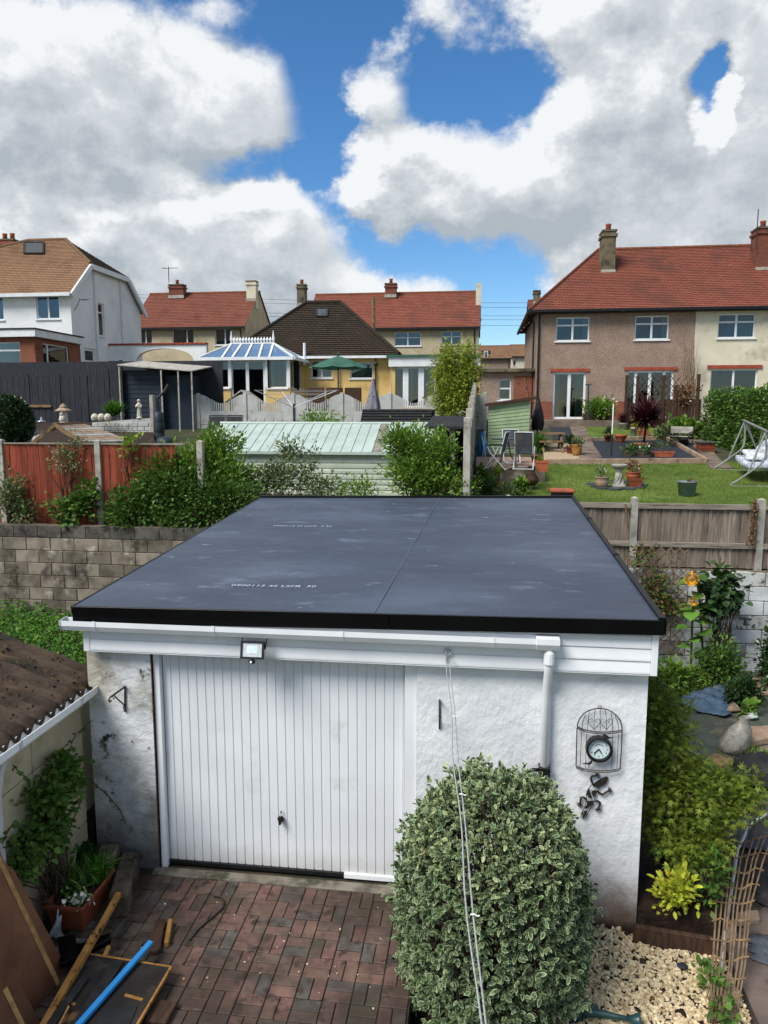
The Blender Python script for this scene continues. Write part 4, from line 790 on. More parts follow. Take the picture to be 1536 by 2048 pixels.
pot(1286, 874, 20, 12, 'square', 'terracotta', 'square terracotta pot behind the cordyline trunk', ('leaf_lime', 12, 20, 60, 6, 'leaf'))
pot(1326, 918, 41, 13, 'trough', 'terracotta', 'orange terracotta trough on the slate bed', ('leaf_grey', 24, 40, 200, 6, 'blade'))
pot(1262, 917, 32, 10, 'trough', 'sleeper', 'dark trough with low green leaves on the slate bed', ('leaf_mid', 12, 34, 200, 6, 'leaf'))
pot(1289, 918, 32, 12, 'trough', 'sleeper', 'dark trough of white flowers on the slate bed', ('leaf_mid', 14, 32, 200, 6, 'leaf', 'petal_white', 40, 5))
pot(1203, 978, 29, 22, 'belly', 'slab', 'cream belly pot with white flowers beside the bird bath', ('leaf_mid', 24, 26, 160, 7, 'blade', 'petal_white', 14, 5))
pot(1266, 962, 30, 16, 'belly', 'terracotta', 'pink terracotta pot with dry pale flowers behind the bird bath', ('leaf_dry', 22, 32, 160, 6, 'leaf', 'petal_pink', 18, 5))
pot(1269, 977, 25, 17, 'square', 'terracotta_dark', 'square dark terracotta pot on the lawn beside the bird bath', None)
pot(996, 982, 14, 16, 'round', 'terracotta_dark', 'dark terracotta pot with tall leaves in front of the raised patio', ('leaf_lime', 38, 18, 140, 8, 'leaf'))
pot(1246, 862, 16, 14, 'round', 'concrete_post', 'grey pot holding a small purple cordyline', None)
pot(1366, 896, 18, 17, 'round', 'felt', 'black pot standing under the garden bench', None)
pot(1075, 945, 12, 10, 'round', 'terracotta', 'little red pot under the folding chair', base=PZ(1078, 936, ph))
# bucket
b = PG(1373, 994) + V((0, 0, .03)); s = mpp(b); t = thing('bucket', b, 'dark blue-grey plastic garden bucket with straw on the lawn', 'bucket')
m = MB().lathe([(15 * s, 0), (18.5 * s, 27 * s), (19 * s, 27 * s), (19 * s, 29 * s), (17.8 * s, 29 * s), (16.5 * s, 8 * s)], b, 20); mat('bucket_blue', '#76868f', '#6a7a83', .5, 6); m.build('tub', 'bucket_blue', t, smooth=True)
rg = np.random.default_rng(3); n = 60; P = np.array(b) + np.stack([rg.normal(5 * s, 4 * s, n), rg.normal(0, 6 * s, n), np.full(n, 27 * s)], 1); leaves('straw', P, rg.normal(0, 1, (n, 3)) + [0, 0, .5], .12, 'blade', 'leaf_dry', t, 1)
# bird bath on slates
b = PG(1237, 976) + V((0, 0, .03)); s = mpp(b); t = thing('bird_bath', b, 'pale stone bird bath on a twisted pedestal on the lawn', 'bird bath')
MB().lathe([(17 * s, 0), (14 * s, 4 * s), (9 * s, 8 * s), (6 * s, 16 * s), (5 * s, 26 * s), (6 * s, 32 * s), (8 * s, 34 * s)], b, 14).build('pedestal', 'concrete_post', t, smooth=True)
MB().lathe([(8 * s, 34.2 * s), (14 * s, 40 * s), (16 * s, 44 * s), (15 * s, 45 * s), (12 * s, 42 * s), (2 * s, 40 * s)], b, 18).build('bowl', 'concrete_post', t, smooth=True)
m = MB()
for k in range(7): a = k * .9; m.tube([b + V((math.cos(a) * 13 * s, math.sin(a) * 13 * s, 2 * s)), b + V((math.cos(a + .5) * 7 * s, math.sin(a + .5) * 7 * s, 14 * s)), b + V((math.cos(a + 1) * 5.5 * s, math.sin(a + 1) * 5.5 * s, 28 * s))], 1.6 * s, 5)
m.build('branch_relief', 'concrete_post', t, smooth=True)
rr = random.Random(4)
for k in range(11):
    a = k * .57; q = PG(1237 + 50 * math.cos(a), 974 + 8 * math.sin(a)); w = rr.uniform(.12, .2); o = MB().prism([(q.x + w * math.cos(a2 + k) * rr.uniform(.7, 1.1), q.y + w * math.sin(a2 + k) * rr.uniform(.7, 1.1), q.z + .03) for a2 in np.linspace(0, 6.28, 7)[:-1]], (0, 0, .035)).build('slate_slab', 'weed_fabric'); tag(o, 'grey slate slab in the ring around the bird bath', 'slab', 'slates around the bird bath')
# chiminea
b = PG(1062, 982) + V((0, 0, .0)); s = mpp(b); t = thing('chiminea', b, 'dark brown clay chiminea with narrow neck below the raised patio', 'chiminea')
MB().lathe([(8 * s, 12 * s), (14 * s, 18 * s), (14.5 * s, 24 * s), (11 * s, 32 * s), (7 * s, 37 * s), (6 * s, 46 * s), (8 * s, 47 * s), (8 * s, 50 * s), (5 * s, 50 * s)], b, 18).build('body', 'wood_dark', t, smooth=True)
for k in range(3): a = k * 2.1 + .5; MB().tube([b + V((5 * s * math.cos(a), 5 * s * math.sin(a), 14 * s)), b + V((10 * s * math.cos(a), 10 * s * math.sin(a), 0))], 1.3 * s, 6).build('leg', 'black_metal', t)
MB().lathe([(15 * s, 21 * s), (15.4 * s, 22 * s), (15.4 * s, 24 * s), (15 * s, 25 * s)], b, 18).build('rib_band', 'wood_dark', t)
# bin behind the roof
b = V((PY(1124, 980, 12.75).x, 12.75, 2.1)); zt_ = PY(1124, 978, 12.75).z
t = thing('compost_bin', b, 'dark box with a flat brown lid just behind the garage roof', 'bin'); MB().box(b.x - .17, b.x + .17, 12.6, 12.9, 2.05, zt_ - .05).build('box', 'felt', t); MB().box(b.x - .2, b.x + .2, 12.57, 12.93, zt_ - .048, zt_).build('lid', 'terracotta', t, bevel=.012)
# poles
b = PG(1222, 917); tp = PY(1227, 808, b.y); t = thing('line_post', b, 'thin washing line post, white above and black below, beside the slate bed', 'post'); md = b.lerp(tp, .45)
MB().tube([b, md], .022, 8).build('lower_pole', 'black_metal', t); MB().tube([md, tp], .018, 8).build('upper_pole', 'upvc', t)
b = PG(1176, 853); tp = PY(1177, 768, b.y); t = thing('line_post', b, 'thin teal metal post beside the patio doors', 'post'); MB().tube([b, tp], .035, 8).build('pole', 'can_green', t); MB().bar(tp + V((-.12, 0, -.03)), tp + V((.12, 0, -.03)), .05, .05).build('cross_piece', 'can_green', t)
# cordyline and other strap-leaved plants
def strap(name, label, base, head, n, L_, mt, trunk=None, seed=0, droop=.3, cat='plant', shape='blade', up=.2, wk=1.0):
    t = thing(name, base, label, cat); rg = np.random.default_rng(seed); v = rg.normal(0, 1, (n, 3)); v[:, 2] = np.abs(v[:, 2]) * .9 - droop + up; P = np.tile(np.array(head), (n, 1)); leaves('foliage', P, v, L_ * rg.uniform(.75, 1.1, n), shape, mt, t, seed)
    if trunk: MB().tube([base, V(base).lerp(V(head), .5) + V((.02, 0, 0)), head], [trunk, trunk * .9, trunk * .8], 8).build('trunk', 'bark', t, smooth=True)
    return t
b = PG(1287, 897); s = mpp(b); strap('cordyline', 'tall purple cordyline with spiky head on a thin trunk', b + V((0, 0, .2)), b + V((.02, 0, 52 * s)), 420, 58 * s, 'leaf_purple', 2.4 * s, 4, .35)
pot(1285, 900, 38, 12, 'bowl', 'terracotta', 'broad terracotta bowl at the foot of the cordyline', None)
b = PG(1246, 861); s = mpp(b); strap('cordyline', 'small purple cordyline sprouting from a grey pot', b + V((0, 0, 12 * s)), b + V((0, 0, 14 * s)), 90, 28 * s, 'leaf_purple', None, 5, 0, up=.5)
# folding chairs
def folding_chair(base, rz, label, sc=1.0):
    t = thing('folding_chair', base, label, 'chair', 'folding chairs on the raised patio'); b = V(base)
    def L(x, y, z): return b + rot2((x * sc, y * sc, z * sc), rz)
    for s_ in (-1, 1):
        MB().tube([L(.24 * s_, -.28, 0), L(.24 * s_, .05, .45), L(.24 * s_, .12, .62)], .013, 6).build('leg', 'upvc_grey', t)
        MB().tube([L(.26 * s_, .32, 0), L(.26 * s_, -.1, .44), L(.26 * s_, -.2, .64)], .013, 6).build('leg', 'upvc_grey', t)
        MB().tube([L(.24 * s_, .16, .42), L(.24 * s_, .3, 1.0)], .013, 6).build('back_post', 'upvc_grey', t)
        MB().bar(L(.26 * s_, -.24, .65), L(.26 * s_, .24, .66), .04 * sc, .025 * sc).build('armrest', 'black_plastic', t)
    MB().tube([L(-.24, .3, 1.0), L(.24, .3, 1.0)], .013, 6).build('top_rail', 'upvc_grey', t)
    for z_, y_ in ((.0, -.28), (.0, .32)): MB().tube([L(-.25, y_, .02), L(.25, y_, .02)], .012, 6).build('foot_rail', 'upvc_grey', t)
    MB().grid([[L(x, -.25 + .43 * f, .44 - .03 * math.sin(f * 3.14)) for x in (-.225, 0, .225)] for f in np.linspace(0, 1, 5)]).build('seat', 'weed_fabric', t)
    MB().grid([[L(x, .18 + .12 * f, .46 + .53 * f) for x in (-.225, 0, .225)] for f in np.linspace(0, 1, 5)]).build('backrest', 'weed_fabric', t)
    return t
k_ = mpp(PP(1050, 940)) * 62 / 1.0
folding_chair(PP(1048, 938), R(172), 'folding chair with its dark mesh back turned to the lawn', .8)
folding_chair(PP(1022, 926), R(5), 'folding chair facing the lawn against the sage shed', .8)
folding_chair(PP(992, 938), R(255), 'folding chair seen from the side next to the boundary fence', .8)
b = PP(1010, 932); t = thing('patio_table', b, 'small dark round patio table between the folding chairs', 'table'); MB().lathe([(.3, .60), (.32, .61), (.32, .63), (.3, .63)], b, 20).build('top', 'weed_fabric', t)
for k in range(3): a = k * 2.1; MB().tube([b + V((.05 * math.cos(a), .05 * math.sin(a), .6)), b + V((.12 * math.cos(a), .12 * math.sin(a), .25)), b + V((.28 * math.cos(a), .28 * math.sin(a), 0))], .013, 6).build('leg', 'black_metal', t)
# picnic table on the chippings
b = PG(1103, 905); s = mpp(b); t = thing('picnic_table', b, 'old grey wooden picnic table with side bench on the stone chippings', 'table'); 
for i in range(4): MB().box(b.x - 22 * s, b.x + 26 * s, b.y + i * .16, b.y + i * .16 + .145, b.z + 36 * s, b.z + 39 * s).build('top_board', 'wood_old', t)
for i in range(2): MB().box(b.x - 26 * s, b.x + 20 * s, b.y - .42 + i * .14, b.y - .42 + i * .14 + .125, b.z + 21 * s, b.z + 24 * s).build('bench_board', 'wood_old', t)
for x_ in (-18, 18):
    MB().bar(b + V((x_ * s, -.45, 0)), b + V((x_ * s, .2, 36 * s)), .05, .09).build('leg', 'wood_old', t); MB().bar(b + V((x_ * s, .75, 0)), b + V((x_ * s, .35, 36 * s)), .05, .09).build('leg', 'wood_old', t); MB().bar(b + V((x_ * s + .03, -.45, 19 * s)), b + V((x_ * s + .03, .8, 19 * s)), .04, .09).build('crosspiece', 'wood_old', t)
# sage shed
b = PG(1015, 906); Ys = b.y; a = PY(975, 906, Ys); c_ = PY(1057, 906, Ys); zl = PY(975, 812, Ys).z; zr = PY(1057, 800, Ys).z
t = thing('garden_shed', b, 'small sage green shiplap shed with sloping brown roof on the patio', 'shed'); nb = 15
for i in range(nb):
    f0, f1 = i / nb, (i + 1) / nb; zb_ = a.z - .05; q = [zb_ + (zl - zb_) * f0, zb_ + (zr - zb_) * f0, zb_ + (zr - zb_) * f1 - .008, zb_ + (zl - zb_) * f1 - .008]
    MB().prism([(a.x, Ys - .012, q[0]), (c_.x, Ys - .012, q[1]), (c_.x, Ys, q[2]), (a.x, Ys, q[3])], (0, .03, 0)).build('shiplap_board', 'shed_sage', t)
MB().prism([(a.x + .01, Ys + .031, a.z - .1), (c_.x - .01, Ys + .031, a.z - .1), (c_.x - .01, Ys + .031, zr - .02), (a.x + .01, Ys + .031, zl - .02)], (0, 1.6, 0)).build('wall', 'shed_sage', t)
MB().prism([(a.x - .1, Ys - .12, zl - .01), (c_.x + .2, Ys - .12, zr + .03), (c_.x + .2, Ys - .12, zr + .11), (a.x - .1, Ys - .12, zl + .07)], (0, 2.0, 0)).build('roof', 'wood_dark', t)
# closed black parasol, blue cover
def closed_parasol(px_, y0, y1, w, Y, mt, label, seed):
    b = PY(px_, y1, Y); tp = PY(px_, y0, Y); b.z = gz(Y); H_ = tp.z - b.z; t = thing('closed_parasol', b, label, 'parasol'); r = w * mpp(tp) / 2; z0 = H_ * .30
    MB().tube([b, tp], .02, 8).build('pole', 'black_metal', t); m = MB(); n = 18; rows = []
    for z, q in ((z0, .8), (z0 + .12 * H_, 1.0), (H_ * .6, .85), (H_ * .82, .45), (H_ * .95, .22), (H_, .05)): rows.append([b + V((math.cos(2 * math.pi * k / n) * r * q * (1 + .28 * math.sin(k * 2.0 * math.pi * 6 / n)), math.sin(2 * math.pi * k / n) * r * q * (1 + .28 * math.sin(k * 2 * math.pi * 6 / n)), z + .03 * math.sin(k * 2.3))) for k in range(n + 1)])
    m.grid(rows); m.build('canopy', mt, t, smooth=True); MB().lathe([(r * .66, 0), (r * .66, .03)], b + V((0, 0, H_ * .72)), 12).build('tie', mt, t)
    MB().lathe([(.25, 0), (.25, .05), (.06, .1)], b, 14).build('base', 'concrete_post', t); return t
mat('cloth_black', '#1c1a20', '#26232a', .8, 8); mat('cloth_grey', '#7d7d86', '#6b6b75', .8, 8); mat('cloth_green', '#3f6a5a', '#365e50', .75, 3, trans=.15)
closed_parasol(1075, 795, 868, 23, 24.5, 'cloth_black', 'closed black parasol beside the sage shed', 1)
closed_parasol(746, 758, 845, 28, 25.0, 'cloth_grey', 'closed grey parasol behind the dark storage shed', 2)
b = PY(967, 870, 21.5); b.z = gz(21.5); t = thing('covered_pile', b, 'pile under a bright blue plastic cover beside the boundary fence', 'cover'); s = mpp(b)
m = MB(); m.lathe([(7 * s, 0), (9 * s, 14 * s), (8 * s, 30 * s), (5 * s, 44 * s), (2 * s, 50 * s)], b, 10); m.v = [(x + .03 * math.sin(z * 30 + y * 20), y + .03 * math.sin(x * 40), z) for x, y, z in m.v]; m.build('cover', 'blue_plastic', t, smooth=True)
MB().tube([b + V((-.02, -.16, 0)), b + V((.05, -.16, .75))], .02, 6).build('pole', 'upvc_grey', t); MB().tube([b + V((.06, -.2, 0)), b + V((-.05, -.2, .6))], .02, 6).build('pole', 'upvc_grey', t)
# bench with slatted back
b = PG(1362, 892); s = mpp(b); t = thing('garden_bench', b, 'old garden bench with curled iron ends beside the slate bed', 'bench'); u = V((.75, -.66, 0)); w_ = V((.66, .75, 0))
k_ = .72
for i in range(2): MB().bar(b + u * -.5 * k_ + V((0, 0, .62 + .15 * i)) * k_, b + u * .5 * k_ + V((0, 0, .62 + .15 * i)) * k_, .03, .10).build('back_slat', 'concrete_post', t, bevel=.005)
for i in range(3): MB().bar(b + (u * -.5 + V((0, 0, .42)) - w_ * (.08 + .13 * i)) * k_, b + (u * .5 + V((0, 0, .42)) - w_ * (.08 + .13 * i)) * k_, .08, .03).build('seat_slat', 'concrete_post', t, bevel=.005)
for e in (-.5, .5):
    q = b + u * e * k_; MB().tube([q + w_ * .06, q + V((0, 0, .3)), q + V((0, 0, .61)) + w_ * .06], .016, 6).tube([q - w_ * .32, q - w_ * .3 + V((0, 0, .3)), q - w_ * .22 + V((0, 0, .43)), q + V((0, 0, .45))], .016, 6).tube([q - w_ * (.16 - .08 * math.cos(k * .7)) + V((0, 0, .15 + .08 * math.sin(k * .7))) for k in range(10)], .01, 5).build('iron_end', 'black_metal', t)
# wooden box with a green lid
b = PG(1415, 907); s = mpp(b); t = thing('storage_box', b, 'brown slatted wooden box with a green lid on the side path', 'box')
for i in range(4): MB().box(b.x - 14 * s, b.x + 14 * s, b.y, b.y + .5, b.z + i * 5 * s, b.z + (i + 1) * 5 * s - .01).build('slat', 'terracotta_dark', t)
MB().box(b.x - 16 * s, b.x + 16 * s, b.y - .04, b.y + .55, b.z + 20 * s, b.z + 24 * s).build('lid', 'weed_fabric_green', t, bevel=.01)
# swing seat
bl = PG(1432, 941); br_ = PG(1466, 974); t = thing('swing_seat', bl, 'grey framed garden swing seat with pale cushions by the hedge', 'swing seat')
mat('frame_grey', '#8f948f', '#7d827e', .4, 6, spec=.5, metal=.3); mat('cushion', '#a9b0bd', '#8f97a6', .85, 7, dirt='#d6d9de', dsc=5, dlo=.5, dhi=.6, bump=.3, bsc=20); mat('pillow', '#d0d3d6', '#a8adb6', .85, 14, lo=.45, hi=.55)
c0, c1 = PG(1430, 942), PG(1464, 975); D2 = (c0 - c1); LS = D2.length; D2.normalize(); W2 = V((1, 0, 0)); HS = 1.22
def S(x, y, z): return c1 + D2 * y + W2 * x + V((0, 0, z))
for y_ in (LS, 0):
    MB().tube([S(.12, y_, .16), S(.0, y_, .09), S(-.03, y_, .04), S(.04, y_, .02), S(1.3, y_, .02), S(1.36, y_, .06)], .024, 8).build('foot_rail', 'frame_grey', t)
    MB().tube([S(.12, y_, .16), S(.55, y_, .5), S(.64, y_, .62), S(.66, y_, .8), S(.62, y_, HS)], .024, 8).build('leg', 'frame_grey', t)
    MB().tube([S(.3, y_, .3), S(.62, y_, HS)], .02, 8).build('leg', 'frame_grey', t); MB().tube([S(1.2, y_, .03), S(.62, y_, HS)], .022, 8).build('leg', 'frame_grey', t)
MB().tube([S(.62, LS + .08, HS + .02), S(.62, -.08, HS + .02)], .03, 8).build('top_bar', 'frame_grey', t)
for y_ in (LS * .85, LS * .15): MB().tube([S(.62, y_, HS), S(.5, y_, .42)], .008, 5).build('hanger', 'frame_grey', t); MB().tube([S(.62, y_, HS), S(.9, y_, .5)], .008, 5).build('hanger', 'frame_grey', t)
def cushion(name, c_, ax, ay, az, mt, pw=.35, n=10):
    rows = []; c_ = V(c_); ax, ay, az = V(ax), V(ay), V(az); m = MB()
    def sp(v): return math.copysign(abs(v) ** pw, v)
    for i in range(n + 1):
        th = math.pi * i / n - math.pi / 2; rows.append([c_ + ax * sp(math.cos(th)) * sp(math.cos(2 * math.pi * k / 16)) + ay * sp(math.cos(th)) * sp(math.sin(2 * math.pi * k / 16)) + az * sp(math.sin(th)) * (.8 + .2 * math.cos(k * .8)) for k in range(17)])
    m.grid(rows); return m.build(name, mt, t, smooth=True)
ym_ = LS / 2; hl = LS * .36
cushion('seat_cushion', S(.62, ym_, .40), W2 * .27, D2 * hl, V((0, 0, .09)), 'cushion'); cushion('back_cushion', S(.96, ym_, .66), W2 * .08 + V((.0, 0, .05)), D2 * hl, V((.12, 0, .27)), 'cushion')
cushion('pillow', S(.66, ym_ + .3, .56), W2 * .2, D2 * .22, V((-.04, 0, .09)), 'pillow', .6); cushion('pillow', S(.64, ym_ - .25, .55), W2 * .22, D2 * .2, V((.05, .03, .09)), 'pillow', .6); cushion('pillow', S(.82, ym_ + .05, .66), W2 * .12, D2 * .2, V((.05, 0, .15)), 'pillow', .6)
# hedge
A_, B_ = PG(1404, 882), PG(1580, 945); za = PY(1405, 790, A_.y).z; dirh = (B_ - A_).normalized(); nrm_h = V((-dirh.y, dirh.x, 0)); nrm_h = nrm_h if nrm_h.y > 0 else -nrm_h
t = thing('hedge', (A_ + B_) / 2, 'thick clipped green hedge along the right-hand boundary', 'hedge'); rg = np.random.default_rng(6); n = 15000; Lh = (B_ - A_).length + 3
u_ = rg.uniform(-.1, Lh, n); f_ = rg.random(n); Hh = za - A_.z; sect = rg.random(n); P = np.zeros((n, 3)); D = np.zeros((n, 3))
for i in range(n):
    base = A_ + dirh * u_[i]; lump = .1 * math.sin(u_[i] * 3.1) + .07 * math.sin(u_[i] * 7 + f_[i] * 9)
    zg = base.z + .0; tz = A_.z + Hh + .06 * math.sin(u_[i] * 2) - (0 if u_[i] > .3 else .1)
    if sect[i] < .62: p = base + nrm_h * (rg.random() ** 2 * .22 + lump * .6); p.z = zg + f_[i] * (tz - zg); d = -nrm_h
    elif sect[i] < .9: p = base + nrm_h * (f_[i] * 1.7); p.z = tz - rg.random() ** 2 * .15 + lump; d = V((0, 0, 1))
    else: p = A_ - dirh * (.05 - rg.random() ** 2 * .2) + nrm_h * (f_[i] * 1.7); p.z = A_.z + rg.random() * Hh; d = -dirh
    P[i] = p; D[i] = d
D += rg.normal(0, .6, D.shape) + [0, 0, .35]; leaves('foliage', P, D, rg.uniform(.07, .13, n), 'leaf', 'leaf_mid', t, 3)
i_ = rg.choice(n, 5000); leaves('young_foliage', P[i_], D[i_], rg.uniform(.06, .11, 5000), 'leaf', 'leaf_bright', t, 4)
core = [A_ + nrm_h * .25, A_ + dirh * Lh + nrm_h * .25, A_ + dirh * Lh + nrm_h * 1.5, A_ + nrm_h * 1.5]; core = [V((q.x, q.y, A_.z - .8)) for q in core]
MB().prism(core, (0, 0, Hh + .6)).build('dark_core', 'leaf_dark', t)  # solid dark core, stands in for the shade inside the hedge
# clumps of plants
def clump_px(name, label, px_, py_, w, h, n, ls, shape, mt, seed, cat='plant', base=None, Y=None, fl=None, dep=.8, up=.5, group=None, cr=.16, nst=6):
    b = base or (PG(px_, py_) if Y is None else V((PY(px_, py_, Y).x, Y, PY(px_, py_, Y).z))); s = mpp(b); hw, hh = w * s / 2, h * s / 2
    return shrub(name, label, cat, b, [(b + V((0, 0, hh)), (hw, hw * dep, hh), 1)], max(8, n // 10), 10, hw * cr, ls * s, shape, mt, seed, nst=nst, sr=.012, up=up, shell=.35, extra=fl, group=group)
clump_px('leafy_plant', 'low leafy green clump in front of the brown picket fence', 1365, 878, 75, 34, 900, 10, 'broad', 'leaf_bright', 11, fl=('petal_white', 14, .05, 'broad'))
clump_px('leafy_plant', 'grey-green plants trailing beside the garden bench', 1330, 882, 40, 30, 500, 8, 'leaf', 'leaf_grey', 12)
clump_px('fern', 'dark feathery plant beside the closed black parasol', 1075, 905, 34, 34, 400, 14, 'blade', 'fern', 13)
for i, (x_, y_, w_, h_, mt_, lb) in enumerate([(975, 995, 34, 44, 'leaf_mid', 'mixed green weeds at the foot of the boundary fence'), (1012, 1000, 44, 34, 'leaf_grey', 'grey-green border plant in front of the raised patio'), (1040, 992, 26, 36, 'leaf_bright', 'broad bright leaves beside the chiminea'), (965, 975, 22, 46, 'leaf_lime', 'tall yellow-green plant at the corner of the raised patio')]):
    clump_px('border_plant', lb, x_, y_, w_, h_, 420, 8, 'leaf' if i != 2 else 'broad', mt_, 20 + i)
# big trough of flowers by the house wall
b = V((PY(1198, 850, 30.5).x, 30.5, gz(30.5) + .1)); s = mpp(b); t = thing('flower_trough', b, 'long wooden trough of green stems and white flowers against the house', 'planter')
for i in range(2): MB().box(b.x - 30 * s, b.x + 27 * s, b.y, b.y + .45, b.z + i * .18, b.z + i * .18 + .172).build('board', 'wood_dark', t)
rg = np.random.default_rng(2); P, D = clumps(rg, [(b + V((0, .2, 27 * s)), (27 * s, .3, 17 * s), 1)], 130, 10, .12, .2, .6); leaves('foliage', P, D, .16 * rg.uniform(.7, 1.2, len(P)), 'leaf', 'leaf_bright', t, 1); q = rg.choice(len(P), 50); leaves('flower', P[q] + [0, 0, .12], D[q], .1, 'broad', 'petal_white', t, 2)
# brown picket fence with lattice before the right-hand doors
Yp = 29.3; zb_ = gz(Yp) + .08; xa, xb = PY(1252, 840, Yp).x, PY(1398, 840, Yp).x; t = thing('picket_fence', ((xa + xb) / 2, Yp, zb_), 'dark brown picket fence with lattice and posts before the glazed doors', 'fence')
zt_ = PY(1300, 805, Yp).z; 
for i in range(24):
    x = xa + (xb - xa) * i / 23; MB().box(x - .05, x + .05, Yp, Yp + .025, zb_, zt_ + (.12 if 10 < i else 0)).build('picket', 'wood_dark', t)
for z in (zb_ + .15, zt_ - .12): MB().box(xa, xb, Yp + .027, Yp + .07, z, z + .07).build('rail', 'wood_dark', t)
for px_, py_ in ((1254, 750), (1276, 752), (1328, 750), (1352, 770), (1398, 748)): q = PY(px_, py_, Yp); MB().box(q.x - .05, q.x + .05, Yp - .06, Yp + .04, zb_, q.z).build('post', 'wood_dark', t)
for i in range(11):
    for s_ in (-1, 1):
        a = xa + .1 + i * .22; b2 = a + s_ * .75
        if xa < b2 < xa + 2.6: MB().bar((a, Yp + .02 * s_, zt_ + .02), (b2, Yp + .02 * s_, zt_ + 1.0), .022, .012, (0, 1, 0)).build('lattice_strip', 'wood_dark', t)
t = clump_px('climbing_rose', 'leafy climber with small white flowers on the picket fence', 1370, 812, 50, 42, 300, 8, 'leaf', 'leaf_dry', 31, Y=29.5, fl=('petal_white', 26, .09, 'broad'))
b = PY(1385, 815, 32.5); rg = random.Random(3); t = thing('bare_climber', b, 'bare twiggy brown climber on the house wall', 'climber')
m = MB()
for i in range(26):
    tp = PY(rg.uniform(1352, 1404), rg.uniform(668, 770), 32.7); m.tube([b + V((rg.uniform(-.15, .15), 0, 0)), b.lerp(tp, .5) + V((rg.uniform(-.15, .15), 0, 0)), tp], [.018, .012, .004], 4)
m.build('stems', 'dead_stem', t)
# ------------------------------------------------------------------ houses
mat('pebbledash', '#9a8576', '#897567', .9, 2, dirt=[('#5f5048', 22., .52, .60), ('#b5a497', 28., .55, .62), ('#857266', .4, .5, .75)], bump=.8, bsc=50, bdist=.02)
mat('cream_render', '#cfc9b4', '#c3bda8', .85, 1.2, dirt='#aaa48f', dsc=1, bump=.4, bsc=30)
mat('beige_render', '#b9ad90', '#aea286', .85, 1., dirt='#958b72', dsc=.7, bump=.3, bsc=20)
mat('yellow_render', '#d6b777', '#caab6b', .8, 1.5, dirt='#b39560', dsc=1, bump=.4, bsc=30)
mat('house_white', '#e0e2e2', '#d5d8d9', .8, 1, dirt='#b9bcbd', dsc=1., dlo=.55, dhi=.8, bump=.3, bsc=25)
mat('house_brick', '#8a4c33', '#743d2a', .85, 3, brick=(.225, .075, .008, '#7d7165', 'xy'), dirt='#5a3324', dsc=2)
mat('chimney_brick', '#7a4030', '#5f3125', .9, 3, brick=(.225, .075, .01, '#6b5f55', 'xy'), dirt='#3b2c24', dsc=1.5)
mat('chimney_dark', '#6f6652', '#574f40', .9, 2, dirt='#332f26', dsc=2, bump=.4, bsc=20)
mat('tile_red', '#834b3a', '#6f3e31', .8, 1.2, brick=(.28, 1.0, .02, '#4a261c', 'uv'), dirt=[('#5f3b30', .6, .5, .7), ('#8f5a3c', 1.6, .62, .75)], bump=.5, bsc=20)
mat('tile_red_lichen', '#7d4a3a', '#6a3e32', .85, 1.2, brick=(.28, 1.0, .02, '#4a261c', 'uv'), dirt=[('#8a6a2c', .35, .56, .66), ('#5d3024', .7, .5, .7)], bump=.5, bsc=20)
mat('tile_brown', '#8a6a4f', '#7b5d45', .8, 1.2, brick=(.28, 1.0, .02, '#5a4432', 'uv'), dirt='#6d523b', dsc=.8, bump=.5, bsc=20)
mat('tile_moss', '#3f3328', '#332a22', .9, 2, brick=(.28, 1.0, .03, '#1c1712', 'uv'), dirt=[('#2a2a18', 1.5, .5, .66), ('#54442f', 2.5, .6, .72)], bump=.9, bsc=14, bdist=.03)
mat('ridge_tile', '#7d4a35', '#66402e', .9, 5, dirt='#5c5a3a', dsc=3)
mat('coping_red', '#9a4a37', '#843d2d', .8, 5)
mat('frame_white', '#dfe2e4', '#d5d9dc', .4, 4)
mat('fascia_black', '#16161a', None, .5)
mat('fascia_white', '#d9dcde', '#cdd1d3', .5, 3)
mat('curtain', '#b8c6c4', '#9fb0b0', .9, 8, st=(6, 6, 1)); mat('curtain_white', '#d5d6d2', '#bfc2c0', .9, 8, st=(6, 6, 1)); mat('blind', '#a9bdc6', '#8fa5b0', .8, 6, st=(8, 1, 1)); mat('blind_purple', '#5d5b86', '#4a4a72', .8, 6, st=(8, 1, 1)); mat('room_shade', '#1a1a1c', '#262422', .9, 1)
mat('room_red', '#6a1f22', '#4a1618', .9, 3)
glass('pane'); glass('roof_pane', (.25, .3, .38), 2.4); glass('conservatory_pane', (.2, .3, .45), 1.7, film=((.16, .27, .45), .55))
class Face:
    """a wall plane: origin at its left foot, U to the right, outward normal N"""
    def __init__(s, O, U): s.O = V(O); s.U = V(U).normalized(); s.N = s.U.cross(V((0, 0, 1)))
    def p(s, u, z, d=0): return s.O + s.U * u + V((0, 0, z)) - s.N * d
    def uz(s, x, y):   # photo pixel to wall coordinates
        d = ray(x, y); t = (s.O - _c).dot(s.N) / d.dot(s.N); q = _c + d * t - s.O; return q.dot(s.U), q.z
    def rect(s, x0, y0, x1, y1):
        xm, ym = (x0 + x1) / 2, (y0 + y1) / 2; return s.uz(x0, ym)[0], s.uz(x1, ym)[0], s.uz(xm, y1)[1], s.uz(xm, y0)[1]
    def box(s, m, u0, u1, z0, z1, d0, d1): return m.obox(s.p((u0 + u1) / 2, (z0 + z1) / 2, (d0 + d1) / 2), s.U * ((u1 - u0) / 2), s.N * ((d1 - d0) / 2), V((0, 0, (z1 - z0) / 2)))
